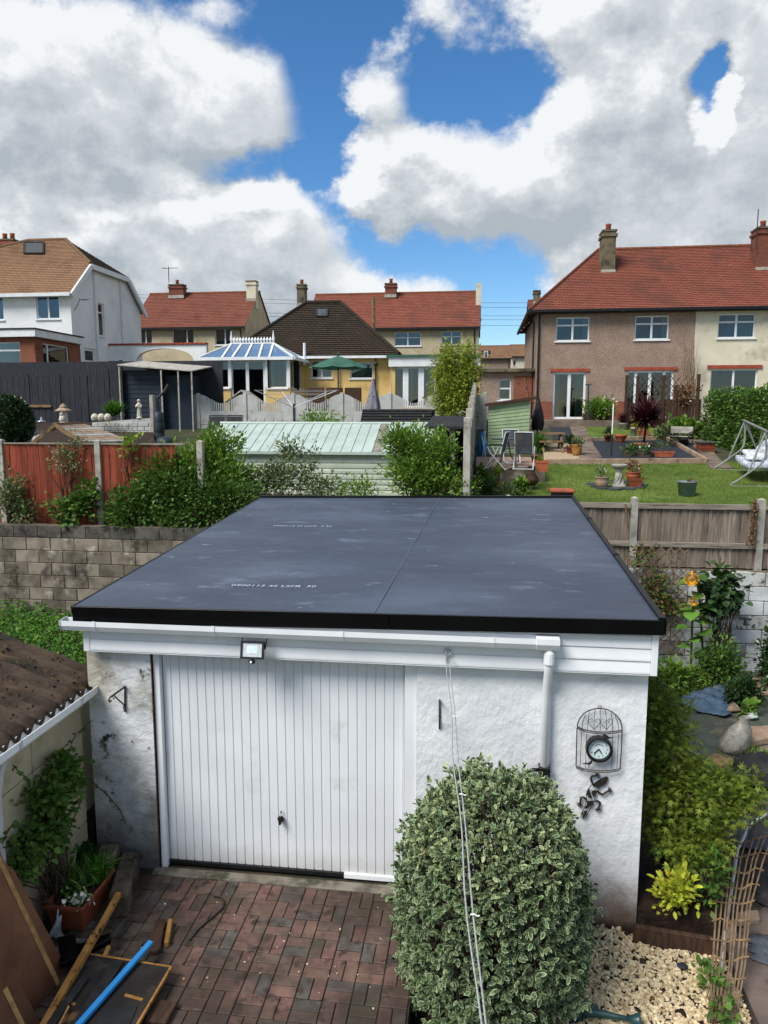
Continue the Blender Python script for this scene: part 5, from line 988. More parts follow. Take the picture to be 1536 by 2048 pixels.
def wallp(name, F, u0, u1, z0, z1, holes, mt, parent, t=.14):
    us = sorted(set([u0, u1] + [h[i] for h in holes for i in (0, 1) if u0 < h[i] < u1])); zs = sorted(set([z0, z1] + [h[i] for h in holes for i in (2, 3) if z0 < h[i] < z1])); m = MB()
    def inh(u, z): return any(h[0] < u < h[1] and h[2] < z < h[3] for h in holes)
    for a, b in zip(us[:-1], us[1:]):
        for c, d in zip(zs[:-1], zs[1:]):
            if not inh((a + b) / 2, (c + d) / 2): m.quad(F.p(a, c), F.p(b, c), F.p(b, d), F.p(a, d))
    for h in holes:
        a, b, c, d = max(h[0], u0), min(h[1], u1), max(h[2], z0), min(h[3], z1)
        if a >= b or c >= d: continue
        for q in ((a, c, b, c), (b, c, b, d), (b, d, a, d), (a, d, a, c)): m.quad(F.p(q[0], q[1]), F.p(q[2], q[3]), F.p(q[2], q[3], t), F.p(q[0], q[1], t))
    return m.build(name, mt, parent)
def window(F, r, parent, vs=(.5,), hs=(), name='window', cur=None, sill=True, fw=.055, d=.08, pane='pane', frame='frame_white', back='room_shade', open_=None):
    u0, u1, z0, z1 = r; m = MB(); us = [u0] + [u0 + (u1 - u0) * v for v in vs] + [u1]; zs = [z0] + [z0 + (z1 - z0) * h for h in hs] + [z1]
    F.box(m, u0, u0 + fw, z0, z1, d, d + .05); F.box(m, u1 - fw, u1, z0, z1, d, d + .05); F.box(m, u0 + fw, u1 - fw, z1 - fw, z1, d, d + .05); F.box(m, u0 + fw, u1 - fw, z0, z0 + fw, d, d + .05)
    for u in us[1:-1]: F.box(m, u - fw * .75, u + fw * .75, z0 + fw, z1 - fw, d + .002, d + .048)
    for z in zs[1:-1]: F.box(m, u0 + fw, u1 - fw, z - fw * .6, z + fw * .6, d + .004, d + .046)
    w = m.build(name, frame, parent)
    for a, b in zip(us[:-1], us[1:]):
        for c, e in zip(zs[:-1], zs[1:]): mm = MB(); F.box(mm, a + fw * .4, b - fw * .4, c + fw * .4, e - fw * .4, d + .02, d + .03); mm.build('pane', pane, w)
    if sill: mm = MB(); F.box(mm, u0 - .06, u1 + .06, z0 - .06, z0 - .003, -.06, d + .02); mm.build('sill', frame, w)
    if cur:
        mt, parts = cur
        for a, b in parts:
            rows = []; n = max(8, int((b - a) * (u1 - u0) / .05)); mm = MB()
            for z in (z0 + .02, z1 - .02): rows.append([F.p(u0 + (u1 - u0) * (a + (b - a) * i / n), z, d + .14 + .025 * math.sin(i * 1.9)) for i in range(n + 1)])
            mm.grid(rows); mm.build('curtain', mt, w)
    mm = MB(); F.box(mm, u0 - .3, u1 + .3, z0 - .1, z1 + .1, d + .9, d + .95); mm.build('shade_sheet', back, w)  # dark-coloured sheet stands in for the unlit room behind the glass
    return w
def tiled(name, A, B, C, D, mt, parent, course=.12, lift=.025, sag=0):
    """courses of tiles from the eave A-B up to the ridge D-C"""
    A, B, C, D = V(A), V(B), V(C), V(D); n = max(4, int(((A + B) / 2 - (C + D) / 2).length / course)); nr = (B - A).cross(D - A); nr = nr if nr.z > 0 else -nr; nr.normalize(); m = MB(); uv = []; ax = (B - A).normalized()
    for i in range(n):
        l0, r0 = A.lerp(D, i / n), B.lerp(C, i / n); l1, r1 = A.lerp(D, (i + 1) / n), B.lerp(C, (i + 1) / n)
        m.quad(l0 + nr * lift, r0 + nr * lift, r1 + nr * .004, l1 + nr * .004); uv += [((l0 - A).dot(ax), i), ((r0 - A).dot(ax), i), ((r1 - A).dot(ax), i + .98), ((l1 - A).dot(ax), i + .98)]
        m.quad(l0, r0, r0 + nr * lift, l0 + nr * lift); uv += [((l0 - A).dot(ax), i + .01), ((r0 - A).dot(ax), i + .01), ((r0 - A).dot(ax), i + .02), ((l0 - A).dot(ax), i + .02)]
    a = np.array(m.v); off = V(((a[:, 0].min() + a[:, 0].max()) / 2, (a[:, 1].min() + a[:, 1].max()) / 2, a[:, 2].min())); me = bpy.data.meshes.new(name); me.from_pydata([tuple(V(p) - off) for p in m.v], [], m.f)
    ul = me.uv_layers.new(name='UVMap'); ul.data.foreach_set('uv', np.array(uv, dtype=np.float32).ravel()); me.materials.append(MATS[mt]); return link(name, me, parent, off)
def ridge(A, B, parent, mt='ridge_tile', r=.11, step=.45):
    A, B = V(A), V(B); n = max(1, int((B - A).length / step)); d = (B - A) / n
    if n > 40: n = 40; d = (B - A) / n
    for i in range(n): MB().tube([A + d * i, A + d * (i + 1.02)], [r, r * .93], 8).build('ridge_tile', mt, parent)
def on_plane(x, y, A, B, D):
    n = (V(B) - V(A)).cross(V(D) - V(A)); d = ray(x, y); return _c + d * ((V(A) - _c).dot(n) / d.dot(n))
def chimney(x0, x1, ytop, ybase, Y, mt, parent, pots=1, dep=.6, cap=True, potmt='terracotta', zb=None):
    a, b = PY(x0, ybase, Y), PY(x1, ytop, Y); z0 = (a.z if zb is None else zb) - .6; m = MB().box(a.x, b.x, Y, Y + dep, z0, b.z); c = m.build('chimney', mt, parent)
    if cap: MB().box(a.x - .06, b.x + .06, Y - .06, Y + dep + .06, b.z - .22, b.z - .1).build('corbel', mt, c); MB().box(a.x - .04, b.x + .04, Y - .04, Y + dep + .04, b.z + .002, b.z + .08).build('cap', 'chimney_dark', c)
    w = b.x - a.x
    for i in range(pots): MB().lathe([(.13, 0), (.11, .25), (.13, .28), (.13, .34), (.1, .34)], (a.x + w * (i + .5) / pots, Y + dep / 2, b.z + .07), 10).build('chimney_pot', potmt, c, smooth=True)
    MB().box(a.x - .03, b.x + .03, Y - .03, Y - .002, a.z - .1, a.z + .12).build('flashing', 'concrete_post', c)
    return c
def gutter_pipe(F, pts, mt, parent, r=.04, name='downpipe'): return MB().tube([F.p(*q) for q in pts], r, 8).build(name, mt, parent)

# ---- right-hand pair of houses
Yh = 33.0; x0 = PY(1073, 700, Yh).x; xp = PY(1388, 700, Yh).x; x1 = PY(1660, 700, Yh).x; zg = gz(33) - .3; ze = PY(1290, 619, Yh).z
H = thing('semi_detached_house', ((x0 + xp) / 2, Yh, zg), 'pebble-dashed semi-detached house with hipped red tile roof and white glazed doors', 'house')
F = Face((x0, Yh, 0), (1, 0, 0)); Wd = xp - x0
wins = [F.rect(1112, 634, 1179, 682), F.rect(1270, 631, 1338, 679)]; doors = [F.rect(1105, 744, 1171, 838), F.rect(1252, 741, 1346, 836)]
wallp('wall', F, 0, Wd, zg, ze, wins + doors, 'pebbledash', H)
for r in wins: window(F, r, H, (.5,), (.66,), cur=('curtain', ((.82, 1.0),)))
window(F, doors[0], H, (.5,), (), 'glazed_door', ('curtain', ((.05, .22), (.7, .95))), False, .09); window(F, doors[1], H, (.2, .5, .8), (), 'glazed_door', ('curtain', ((.0, .15), (.85, 1.))), False, .08)
zpl = F.uz(1100, 803)[1]
us = [0, doors[0][0], doors[0][1], doors[1][0], doors[1][1], Wd]
for a, b in ((us[0], us[1]), (us[2], us[3]), (us[4], us[5])):
    m = MB(); F.box(m, a, b, zg, zpl, -.05, -.002); m.build('brick_plinth', 'house_brick', H)
for r in doors: m = MB(); F.box(m, r[0] - .12, r[1] + .12, r[3] + .01, r[3] + .14, -.05, -.003); m.build('door_hood', 'coping_red', H)
FS = Face((x0, Yh + 9, 0), (0, -1, 0)); wallp('side_wall', FS, 0, 9, zg, ze, [], 'pebbledash', H)
m = MB(); m.box(x0 + .3, x1, Yh + 8.8, Yh + 9, zg, ze); m.build('rear_wall', 'pebbledash', H)
ov = .35; A, B = V((x0 - ov, Yh - ov, ze)), V((x1, Yh - ov, ze)); zr = PY(1330, 497, Yh + 4.5).z; xr = PY(1196, 506, Yh + 4.5).x; R0, R1 = V((xr, Yh + 4.5, zr)), V((x1, Yh + 4.5, zr)); A2 = V((x0 - ov, Yh + 9 + ov, ze)); B2 = V((x1, Yh + 9 + ov, ze))
Bp = A.lerp(B, (xp - A.x) / (x1 - A.x)); Rp = V((xp, Yh + 4.5, zr))
rf = tiled('roof', A, Bp, Rp, R0, 'tile_red', H, .16); tiled('hip_roof', A2, A, R0, R0, 'tile_red', H, .16); tiled('rear_roof', V((xp, A2.y, ze)), A2, R0, Rp, 'tile_red', H, .3)
ridge(R0 + V((0, 0, .02)), Rp + V((0, 0, .02)), rf, r=.09); ridge(A + V((0, 0, .04)), R0 + V((0, 0, .02)), rf, 'tile_red', .07)
q = on_plane(1216, 545, A, B, R0); chimney(1203, 1233, 462, 545, q.y, 'chimney_dark', H, 1, .9)
m = MB().box(A.x, xp, Yh - ov - .1, Yh - ov - .001, ze - .09, ze + .02).box(A.x - .1, A.x - .001, Yh - ov - .1, Yh + 9, ze - .09, ze + .02); m.build('gutter', 'fascia_black', H)
MB().box(A.x, xp, Yh - ov, Yh - .002, ze - .12, ze - .10).build('soffit', 'fascia_black', H)
gutter_pipe(F, [(.08, ze - .05, -.4), (.08, ze - .3, -.07), (.08, zg, -.07)], 'fascia_black', H); gutter_pipe(FS, [(8.4, ze - .05, -.4), (8.4, ze - .4, -.1), (8.4, zg, -.1)], 'fascia_black', H)
q = F.p(*F.uz(1243, 622), -.25); MB().obox(q, (.09, 0, 0), (0, .05, 0), (0, 0, .07)).build('security_lamp', 'white_plastic', H)
# next door, cream
H2 = thing('semi_detached_house', ((xp + x1) / 2, Yh, zg), 'cream rendered semi-detached house with purple blinds beyond the hedge', 'house')
F2 = Face((xp, Yh, 0), (1, 0, 0)); w1 = F2.rect(1436, 627, 1511, 676); w2 = F2.rect(1420, 738, 1514, 800)
wallp('wall', F2, .002, x1 - xp, zg, ze, [w1, w2], 'cream_render', H2)
window(F2, w1, H2, (.5,), (.66,), cur=('blind', ((.04, .96),))); window(F2, w2, H2, (.5,), (), cur=('blind_purple', ((.03, .97),)))
m = MB(); F2.box(m, w2[0] - .15, w2[1] + .15, w2[3] + .02, w2[3] + .16, -.06, -.003); m.build('window_hood', 'coping_red', H2)
rf2 = tiled('roof', Bp, B, R1, Rp, 'tile_red', H2, .16); tiled('rear_roof', B2, V((xp, A2.y, ze)), Rp, R1, 'tile_red', H2, .3); ridge(Rp + V((0, 0, .02)), R1 + V((0, 0, .02)), rf2, r=.09)
MB().box(xp + .002, x1, Yh - ov - .1, Yh - ov - .001, ze - .09, ze + .02).build('gutter', 'fascia_black', H2); MB().box(xp + .002, x1, Yh - ov, Yh - .002, ze - .12, ze - .10).build('soffit', 'fascia_black', H2)
q = on_plane(1530, 540, A, B, R0); chimney(1512, 1580, 455, 540, q.y, 'chimney_brick', H2, 2, .9); tp = PY(1517, 418, q.y); MB().tube([PY(1511, 500, q.y - .1), tp], .02, 6).build('aerial', 'black_metal', H2)
# flat-roofed wing on its left
xw = PY(962, 780, Yh + .6).x; Fw = Face((xw, Yh + .6, 0), (1, 0, 0)); Ww = x0 - xw - .02; zw = PY(1010, 744, Yh + .6).z
Hw = thing('outhouse', (xw + Ww / 2, Yh + .6, zg), 'low flat-roofed pebble-dashed outhouse with one small window beside the house', 'outhouse'); wr = Fw.rect(997, 758, 1022, 800)
wallp('wall', Fw, 0, Ww, zg, zw, [wr], 'pebbledash', Hw); window(Fw, wr, Hw, (), (.55,)); MB().box(xw - .15, x0 - .02, Yh + .35, Yh + 6, zw, zw + .14).build('flat_roof', 'chimney_dark', Hw); MB().box(xw, xw + .2, Yh + .62, Yh + 5.8, zg, zw - .01).build('side_wall', 'pebbledash', Hw)
a = Fw.rect(1027, 752, 1071, 805); m = MB(); Fw.box(m, a[0], a[1], a[2], a[3], -.03, -.002); m.build('bare_brick_patch', 'house_brick', Hw); MB().bar(Fw.p(*Fw.uz(1048, 755), -.06), Fw.p(*Fw.uz(1055, 795), -.06), .05, .05).build('batten', 'wood_old', Hw)

# ---- two red-roofed pairs further back
def far_house(name, label, xl, xr_, ye, yr, Y, dep, wallmt, wins, tile, chims, splits=(), gable=True, aerial=None):
    a = PY(xl, ye, Y); b = PY(xr_, ye, Y); z0 = gz(Y) - 1.0; ze = a.z; zr = PY((xl + xr_) / 2, yr, Y + dep / 2).z; t = thing(name, ((a.x + b.x) / 2, Y, z0), label, 'house'); F = Face((a.x, Y, 0), (1, 0, 0)); rs = [F.rect(*w[:4]) for w in wins]
    wallp('wall', F, 0, b.x - a.x, z0, ze, rs, wallmt, t)
    for r, w in zip(rs, wins): window(F, r, t, w[4], w[5], cur=('blind' if len(w) < 7 else w[6], ((.04, .96),)))
    for x in (a.x, b.x): MB().prism([(x - .0, Y + .15, z0), (x, Y + dep, z0), (x, Y + dep, ze), (x, Y + dep / 2, zr - .05), (x, Y + .15, ze)], (-.2 if x == b.x else .2, 0, 0)).build('gable_wall', wallmt, t)
    MB().box(a.x + .2, b.x - .2, Y + dep - .2, Y + dep - .01, z0, ze).build('rear_wall', wallmt, t)
    A, B, C, D = V((a.x - .1, Y - .3, ze - .1)), V((b.x + .1, Y - .3, ze - .1)), V((b.x + .1, Y + dep / 2, zr)), V((a.x - .1, Y + dep / 2, zr)); rf = tiled('roof', A, B, C, D, tile, t, .2); tiled('rear_roof', V((b.x + .1, Y + dep + .3, ze - .1)), V((a.x - .1, Y + dep + .3, ze - .1)), D, C, tile, t, .4); ridge(D, C, rf, r=.1, step=.6)
    MB().box(a.x - .1, b.x + .1, Y - .42, Y - .302, ze - .2, ze - .06).build('gutter', 'fascia_black', t)
    for c in chims: chimney(*c, parent=t)
    gutter_pipe(F, [(b.x - a.x - .25, ze - .1, -.3), (b.x - a.x - .25, ze - .5, -.06), (b.x - a.x - .25, z0, -.06)], 'fascia_black', t)
    return t, F
def ch(x0, x1, yt, yb, Y, mt, pots=1, dep=.8, cap=True): return (x0, x1, yt, yb, Y, mt)
ta, Fa = far_house('terrace_house', 'cream house with red roof and lichen patch behind the white arched wall', 262, 489, 655, 587, 50, 7, 'beige_render', [(278, 658, 304, 690, (.5,), (), 'curtain'), (345, 658, 388, 690, (.66,), (), 'curtain'), (430, 657, 466, 690, (.55,), (), 'curtain')], 'tile_red_lichen', [])
chimney(338, 366, 570, 594, 52.8, 'chimney_brick', ta, 1); chimney(493, 511, 563, 600, 52.5, 'cream_render', ta, 0)
q = PY(338, 565, 52.8); MB().tube([q, q + V((0, 0, 1.1))], .03, 6).tube([q + V((-.5, 0, 1.0)), q + V((.7, 0, 1.0))], .02, 5).tube([q + V((-.3, -.2, 1.0)), q + V((-.3, .2, 1.0))], .015, 5).build('aerial', 'black_metal', ta)
tb, Fb = far_house('terrace_house', 'beige house with long red roof rising behind the mossy bungalow', 612, 957, 657, 587, 50, 7, 'beige_render', [(789, 664, 842, 692, (.5,), (.6,)), (883, 662, 923, 690, (.5,), (.6,))], 'tile_red', [])
chimney(770, 792, 568, 592, 52.8, 'chimney_brick', tb, 1); chimney(951, 963, 566, 640, 52.0, 'cream_render', tb, 0, cap=False); chimney(594, 610, 570, 610, 51.5, 'chimney_dark', tb, 1)
# far glimpses between the houses
tc_, Fc = far_house('distant_house', 'small distant brown-roofed house in the gap between the larger houses', 957, 1022, 716, 692, 92, 7, 'pebbledash', [(968, 702, 976, 716, (), ())], 'tile_brown', [])
td_, Fd = far_house('distant_house', 'distant white gabled house glimpsed beside the pebble-dashed house', 1022, 1060, 712, 690, 100, 7, 'cream_render', [(1026, 720, 1032, 732, (), ())], 'tile_brown', [])
te_, Fe = far_house('distant_house', 'distant roof with a single chimney behind the hipped red roof', 1062, 1200, 640, 600, 62, 7, 'beige_render', [], 'tile_red', []); chimney(1067, 1081, 582, 606, 64, 'chimney_dark', te_, 0)

# ---- bungalow
Yb = 36.0; xl, xr_ = PY(452, 710, Yb).x, PY(800, 710, Yb).x; zg = gz(Yb) - .3; ze = PY(700, 712, Yb).z; BU = thing('bungalow', ((xl + xr_) / 2, Yb, zg), 'yellow bungalow with dark mossy hipped roof and flat-roofed extension', 'bungalow')
F = Face((xl + .4, Yb, 0), (1, 0, 0)); xx1 = PY(784, 760, Yb).x; w1, w2 = F.rect(622, 721, 664, 756), F.rect(700, 724, 746, 757)
wallp('wall', F, 0, xx1 - xl - .4, zg, ze, [w1, w2], 'yellow_render', BU); window(F, w1, BU, (.5,)); window(F, w2, BU, ())
wx2 = PY(960, 760, Yb - .4).x; F3 = Face((xx1, Yb - .4, 0), (1, 0, 0)); dz = F3.rect(781, 733, 872, 815); zf = PY(850, 733, Yb - .4).z
wallp('extension_wall', F3, 0, wx2 - xx1, zg, zf, [dz], 'yellow_render', BU); window(F3, dz, BU, (.3, .36, .64, .70), (), 'glazed_door', ('curtain_white', ((.42, .5),)), False, .09)
m = MB(); F3.box(m, -.1, wx2 - xx1, zf, PY(850, 714, Yb - .4).z, -.15, -.02); m.build('fascia', 'fascia_white', BU); zt_ = PY(850, 714, Yb - .4).z; MB().box(xx1 - .2, wx2, Yb - .65, Yb + 5, zt_ + .002, zt_ + .1).build('flat_roof', 'cloth_green', BU)
MB().box(xx1, xx1 + .2, Yb - .38, Yb - .02, zg, zf).build('return_wall', 'yellow_render', BU)
zr = PY(645, 607, Yb + 4.2).z; R0, R1 = PY(612, 607, Yb + 4.2), PY(681, 607, Yb + 4.2); A, B = V((xl, Yb - .4, ze)), V((xr_, Yb - .4, ze)); A2, B2 = V((xl, Yb + 8.8, ze)), V((xr_, Yb + 8.8, ze)); R0.z = R1.z = zr
rf = tiled('roof', A, B, R1, R0, 'tile_moss', BU, .2, .045); tiled('hip_roof', A2, A, R0, R0, 'tile_moss', BU, .2, .04); tiled('hip_roof', B, B2, R1, R1, 'tile_moss', BU, .2, .04); tiled('rear_roof', B2, A2, R0, R1, 'tile_moss', BU, .4)
ridge(R0 + V((0, 0, .05)), R1 + V((0, 0, .05)), rf, 'tile_moss', .13); ridge(A + V((0, 0, .05)), R0 + V((0, 0, .05)), rf, 'tile_moss', .1); ridge(B + V((0, 0, .05)), R1 + V((0, 0, .05)), rf, 'tile_moss', .1)
MB().box(xl, xr_, Yb - .52, Yb - .402, ze - .14, ze - .02).build('fascia', 'fascia_white', BU); MB().box(xl + .3, xr_ - .3, Yb - .4, Yb - .002, ze - .05, ze - .02).build('soffit', 'fascia_white', BU)
def rooflight(x0, y0, x1, y1, A, B, D, parent):
    q = [on_plane(x, y, A, B, D) for x, y in ((x0, y1), (x1, y1), (x1, y0), (x0, y0))]; n = (q[1] - q[0]).cross(q[3] - q[0]).normalized(); n = n if n.z > 0 else -n; m = MB(); c = sum(q, V()) / 4
    for a, b in ((0, 1), (1, 2), (2, 3), (3, 0)): m.bar(q[a] + n * .06, q[b] + n * .06, .09, .09, n)
    f = m.build('rooflight', 'felt', parent); MB().quad(*[c + (p - c) * .93 + n * .085 for p in q]).build('pane', 'roof_pane', f); return f
rooflight(634, 619, 655, 635, A, B, R0, BU)
MB().tube([PY(609, 730, Yb - .5), PY(609, 686, Yb - .5)], .07, 8).build('flue', 'fascia_white', BU)
for x_ in (590, 678, 752): gutter_pipe(F, [(F.uz(x_, 720)[0], ze - .1, -.1), (F.uz(x_, 720)[0], zg, -.1)], 'fascia_black' if x_ > 700 else 'upvc_grey', BU, .035)
q = PY(752, 728, Yb - .6); MB().ball(q, .12).build('lamp', 'black_metal', BU)
# ---- conservatory
Yc = 33.2; xl, xr_ = PY(412, 760, Yc).x, PY(580, 760, Yc).x; ze = PY(500, 716, Yc).z; zg = gz(Yc) - .2; CN = thing('conservatory', ((xl + xr_) / 2, Yc, zg), 'white framed conservatory with blue tinted hipped roof on the yellow bungalow', 'conservatory')
F = Face((xl, Yc, 0), (1, 0, 0)); Wc = xr_ - xl; holes = [F.rect(426, 719, 457, 776), F.rect(461, 719, 530, 812), F.rect(536, 719, 574, 776)]
wallp('wall', F, 0, Wc, zg, ze - .02, holes, 'yellow_render', CN)
window(F, holes[0], CN, (), (), cur=None); window(F, holes[2], CN, (), (), cur=('curtain_white', ((.0, .25), (.8, 1.)))); window(F, holes[1], CN, (.48,), (), 'glazed_door', ('room_red', ((.8, .98),)), False, .1)
for u in (holes[0][0] - .22, holes[0][1] + .0, holes[2][0] - .14, holes[2][1]): m = MB(); F.box(m, u, u + .14 if u > 0 else u + .2, holes[0][2], ze - .03, -.02, -.002); m.build('corner_post', 'frame_white', CN)
FR_ = Face((xr_, Yc, 0), (0, 1, 0)); sr = (.25, 2.4, holes[0][2], ze - .1); wallp('side_wall', FR_, 0, Yb - Yc, zg, ze - .02, [sr], 'yellow_render', CN); window(FR_, sr, CN, (.33, .66))
FL_ = Face((xl, Yb, 0), (0, -1, 0)); wallp('side_wall', FL_, 0, Yb - Yc, zg, ze - .02, [], 'yellow_render', CN)
zr = PY(505, 688, Yc + 1.6).z; o = .22; A, B = V((xl - o, Yc - o, ze)), V((xr_ + o, Yc - o, ze)); C_, D_ = PY(547, 688, Yc + 1.6), PY(463, 688, Yc + 1.6); C_.z = D_.z = zr; A2, B2 = V((xl - o, Yb - .1, ze)), V((xr_ + o, Yb - .1, ze))
rf = MB().quad(A, B, C_, D_).build('roof', 'conservatory_pane', CN); MB().quad(B, B2, C_).build('roof_side', 'conservatory_pane', CN); MB().quad(A2, A, D_).build('roof_side', 'conservatory_pane', CN); MB().quad(B2, A2, D_, C_).build('roof_rear', 'conservatory_pane', CN)
for a, b in ((A, D_), (B, C_), (B2, C_), (A2, D_), (D_, C_)) + tuple((A.lerp(B, f), D_.lerp(C_, g)) for f, g in ((.36, .25), (.5, .5), (.64, .75), (.25, 0.0), (.75, 1.0))): MB().bar(a + V((0, 0, .03)), b + V((0, 0, .03)), .09, .06).build('glazing_bar', 'frame_white', rf)
MB().bar(A + V((0, -.04, -.04)), B + V((0, -.04, -.04)), .1, .14).bar(B + V((.04, 0, -.04)), B2 + V((.04, 0, -.04)), .1, .14).build('eaves_beam', 'frame_white', CN)
for i in range(15): p = D_.lerp(C_, i / 14); MB().tube([p + V((0, 0, .05)), p + V((0, 0, .2)), p + V((0, 0, .32 if i not in (0, 14) else .62))], [.03, .075, .012], 6).build('finial', 'frame_white', rf)

# ---- white house
Yw = 34.0; XR = PY(143, 640, Yw).x; xl = -29.0; zg = gz(34) - .3; ze = PY(100, 577, Yw).z; WH = thing('detached_house', (XR - 3, Yw, zg), 'white rendered house with brown tiled half-hipped roof and brick-piered extension', 'house')
F = Face((xl, Yw, 0), (1, 0, 0)); w1, w2 = F.rect(72, 586, 118, 638), F.rect(-20, 588, 6, 640); wallp('wall', F, 0, XR - xl, zg, ze, [w1, w2], 'house_white', WH); window(F, w1, WH, (.5,), cur=('curtain', ((.05, .45),))); window(F, w2, WH, (.5,))
dep = 7.4; FS = Face((XR, Yw, 0), (0, 1, 0)); sw = FS.rect(197, 607, 209, 672); dz = FS.rect(170, 697, 192, 738); zh = FS.uz(172, 541)[1]; ua, ub = FS.uz(168, 541)[0], FS.uz(258, 556)[0]; ua, ub = 1.7, 5.2
wallp('side_wall', FS, 0, dep, zg, ze, [sw, dz], 'house_white', WH); window(FS, sw, WH, (), (.72,)); window(FS, dz, WH, (), (.35,), 'door', None, False, .12)
zh = ze + 1.95 * .62 * 1.0; ym = Yw + dep / 2; pitch = (PY(95, 480, ym).z - ze) / (dep / 2); zh = ze + ua * pitch; ub = dep - ua; zr = PY(95, 480, ym).z
MB().prism([(XR - .002, Yw, ze), (XR - .002, Yw + dep, ze), (XR - .002, Yw + ub, zh), (XR - .002, Yw + ua, zh)], (-.2, 0, 0)).build('gable_wall', 'house_white', WH)
o = .3; xk = PY(132, 481, ym).x; xj = PY(57, 482, ym).x; A = V((xl, Yw - o, ze - o * pitch)); B = V((XR + .2, Yw - o, ze - o * pitch)); Hh = V((XR + .2, Yw + ua, zh + .03)); Hb = V((XR + .2, Yw + ub, zh + .03)); K, J = V((xk, ym, zr)), V((xj, ym, zr))
Am = A.lerp(Hh, 0); nA = V((xl, Yw + ua, zh + .03))
rf = tiled('roof', A, B, Hh, nA, 'tile_brown', WH, .16); rf2_ = tiled('upper_roof', nA, Hh, K, J, 'tile_brown', WH, .16); tiled('half_hip', Hh, Hb, K, K, 'tile_moss', WH, .16); B_b = V((XR + .2, Yw + dep + o, B.z)); A_b = V((xl, Yw + dep + o, B.z)); tiled('rear_roof', B_b, A_b, V((xl, Yw + ub, zh + .03)), Hb, 'tile_brown', WH, .4); tiled('rear_roof', Hb, V((xl, Yw + ub, zh + .03)), J, K, 'tile_brown', WH, .4); tiled('hip_roof', V((xl, Yw + ub, zh)), nA, J, J, 'tile_brown', WH, .3)
ridge(J, K, rf, 'tile_brown', .1); ridge(Hh, K, rf, 'tile_brown', .1); ridge(nA, J, rf, 'tile_brown', .1)
rooflight(50, 487, 88, 509, nA, Hh, K, WH)
for a, b in ((B, Hh), (Hh, Hb), (Hb, B_b)): MB().bar(a + V((.02, 0, -.14)), b + V((.02, 0, -.14)), .12, .24).build('barge_board', 'fascia_white', WH)
MB().box(xl, XR + .2, Yw - o - .12, Yw - o - .002, B.z - .16, B.z).build('gutter', 'fascia_white', WH); MB().box(xl, XR, Yw - o, Yw - .002, B.z - .16, B.z - .1).build('soffit', 'fascia_white', WH)
chimney(-2, 26, 480, 512, ym + .3, 'house_brick', WH, 2)
for px_, yt in ((188, 548), (240, 560)): u = FS.uz(px_, 600)[0]; gutter_pipe(FS, [(u, FS.uz(px_, yt)[1], -.08), (u, zg, -.08)], 'fascia_white', WH)
q = FS.p(*FS.uz(148, 600), -.3); MB().tube([q, q + V((.5, 0, .05))], .015, 5).tube([q + V((.1, -.3, 0)), q + V((.1, .3, 0))], .012, 5).tube([q + V((.3, -.2, 0)), q + V((.3, .2, 0))], .012, 5).tube([q + V((-.3, 0, -.5)), q], .015, 5).build('aerial', 'black_metal', WH)
# its single-storey extension
Ye = 30.3; xe = PY(70, 700, Ye).x; F4 = Face((xl, Ye, 0), (1, 0, 0)); zt_ = PY(40, 672, Ye).z; zf = PY(40, 660, Ye).z; e1 = F4.rect(-60, 684, 41, 744); wallp('extension_wall', F4, 0, xe - xl, zg - .4, zt_ - .06, [e1], 'house_brick', WH); window(F4, e1, WH, (.45,), (.72,), sill=True)
F5 = Face((xe, Ye, 0), (0, 1, 0)); e2 = F5.rect(87, 690, 139, 742); wallp('extension_side', F5, 0, Yw - Ye, zg - .4, zt_ - .06, [e2], 'house_brick', WH); window(F5, e2, WH, (.22,), (), sill=True)
MB().box(xl, xe + .2, Ye - .25, Yw - .01, zt_ - .05, zf).build('extension_fascia', 'fascia_white', WH); MB().box(xl, xe + .24, Ye - .29, Yw - .012, zf + .002, zf + .06).build('extension_roof', 'felt', WH)

# ---- white arched wall with tile coping
Ya = 37.5; a, b = PY(218, 700, Ya), PY(413, 700, Ya); zt_ = PY(320, 690, Ya).z; zb_ = gz(Ya) - .3; t = thing('arched_wall', ((a.x + b.x) / 2, Ya, zb_), 'white rendered wall with wide arch and red tile coping', 'wall'); xa, xb = PY(272, 725, Ya).x, PY(388, 725, Ya).x; zs = PY(330, 728, Ya).z; za = PY(330, 697, Ya).z; cx = (xa + xb) / 2; n = 16
arc = [(cx - (xb - xa) / 2 * math.cos(math.pi * i / n), zs + (za - zs) * math.sin(math.pi * i / n) ** .7) for i in range(n + 1)]; m = MB()
for i in range(n):
    (p, q), (r, s_) = arc[i], arc[i + 1]; m.prism([(p, Ya, q), (r, Ya, s_), (r, Ya, zt_), (p, Ya, zt_)], (0, .25, 0))
m.box(a.x, xa, Ya, Ya + .25, zb_, zt_); m.box(xb, b.x, Ya, Ya + .25, zb_, zt_); m.build('wall', 'house_white', t)
for i in range(22): w = (b.x - a.x) / 22; MB().box(a.x + i * w + .01, a.x + (i + 1) * w - .01, Ya - .08, Ya + .33, zt_ + .003, zt_ + .1).build('coping_tile', 'coping_red', t, bevel=.015)

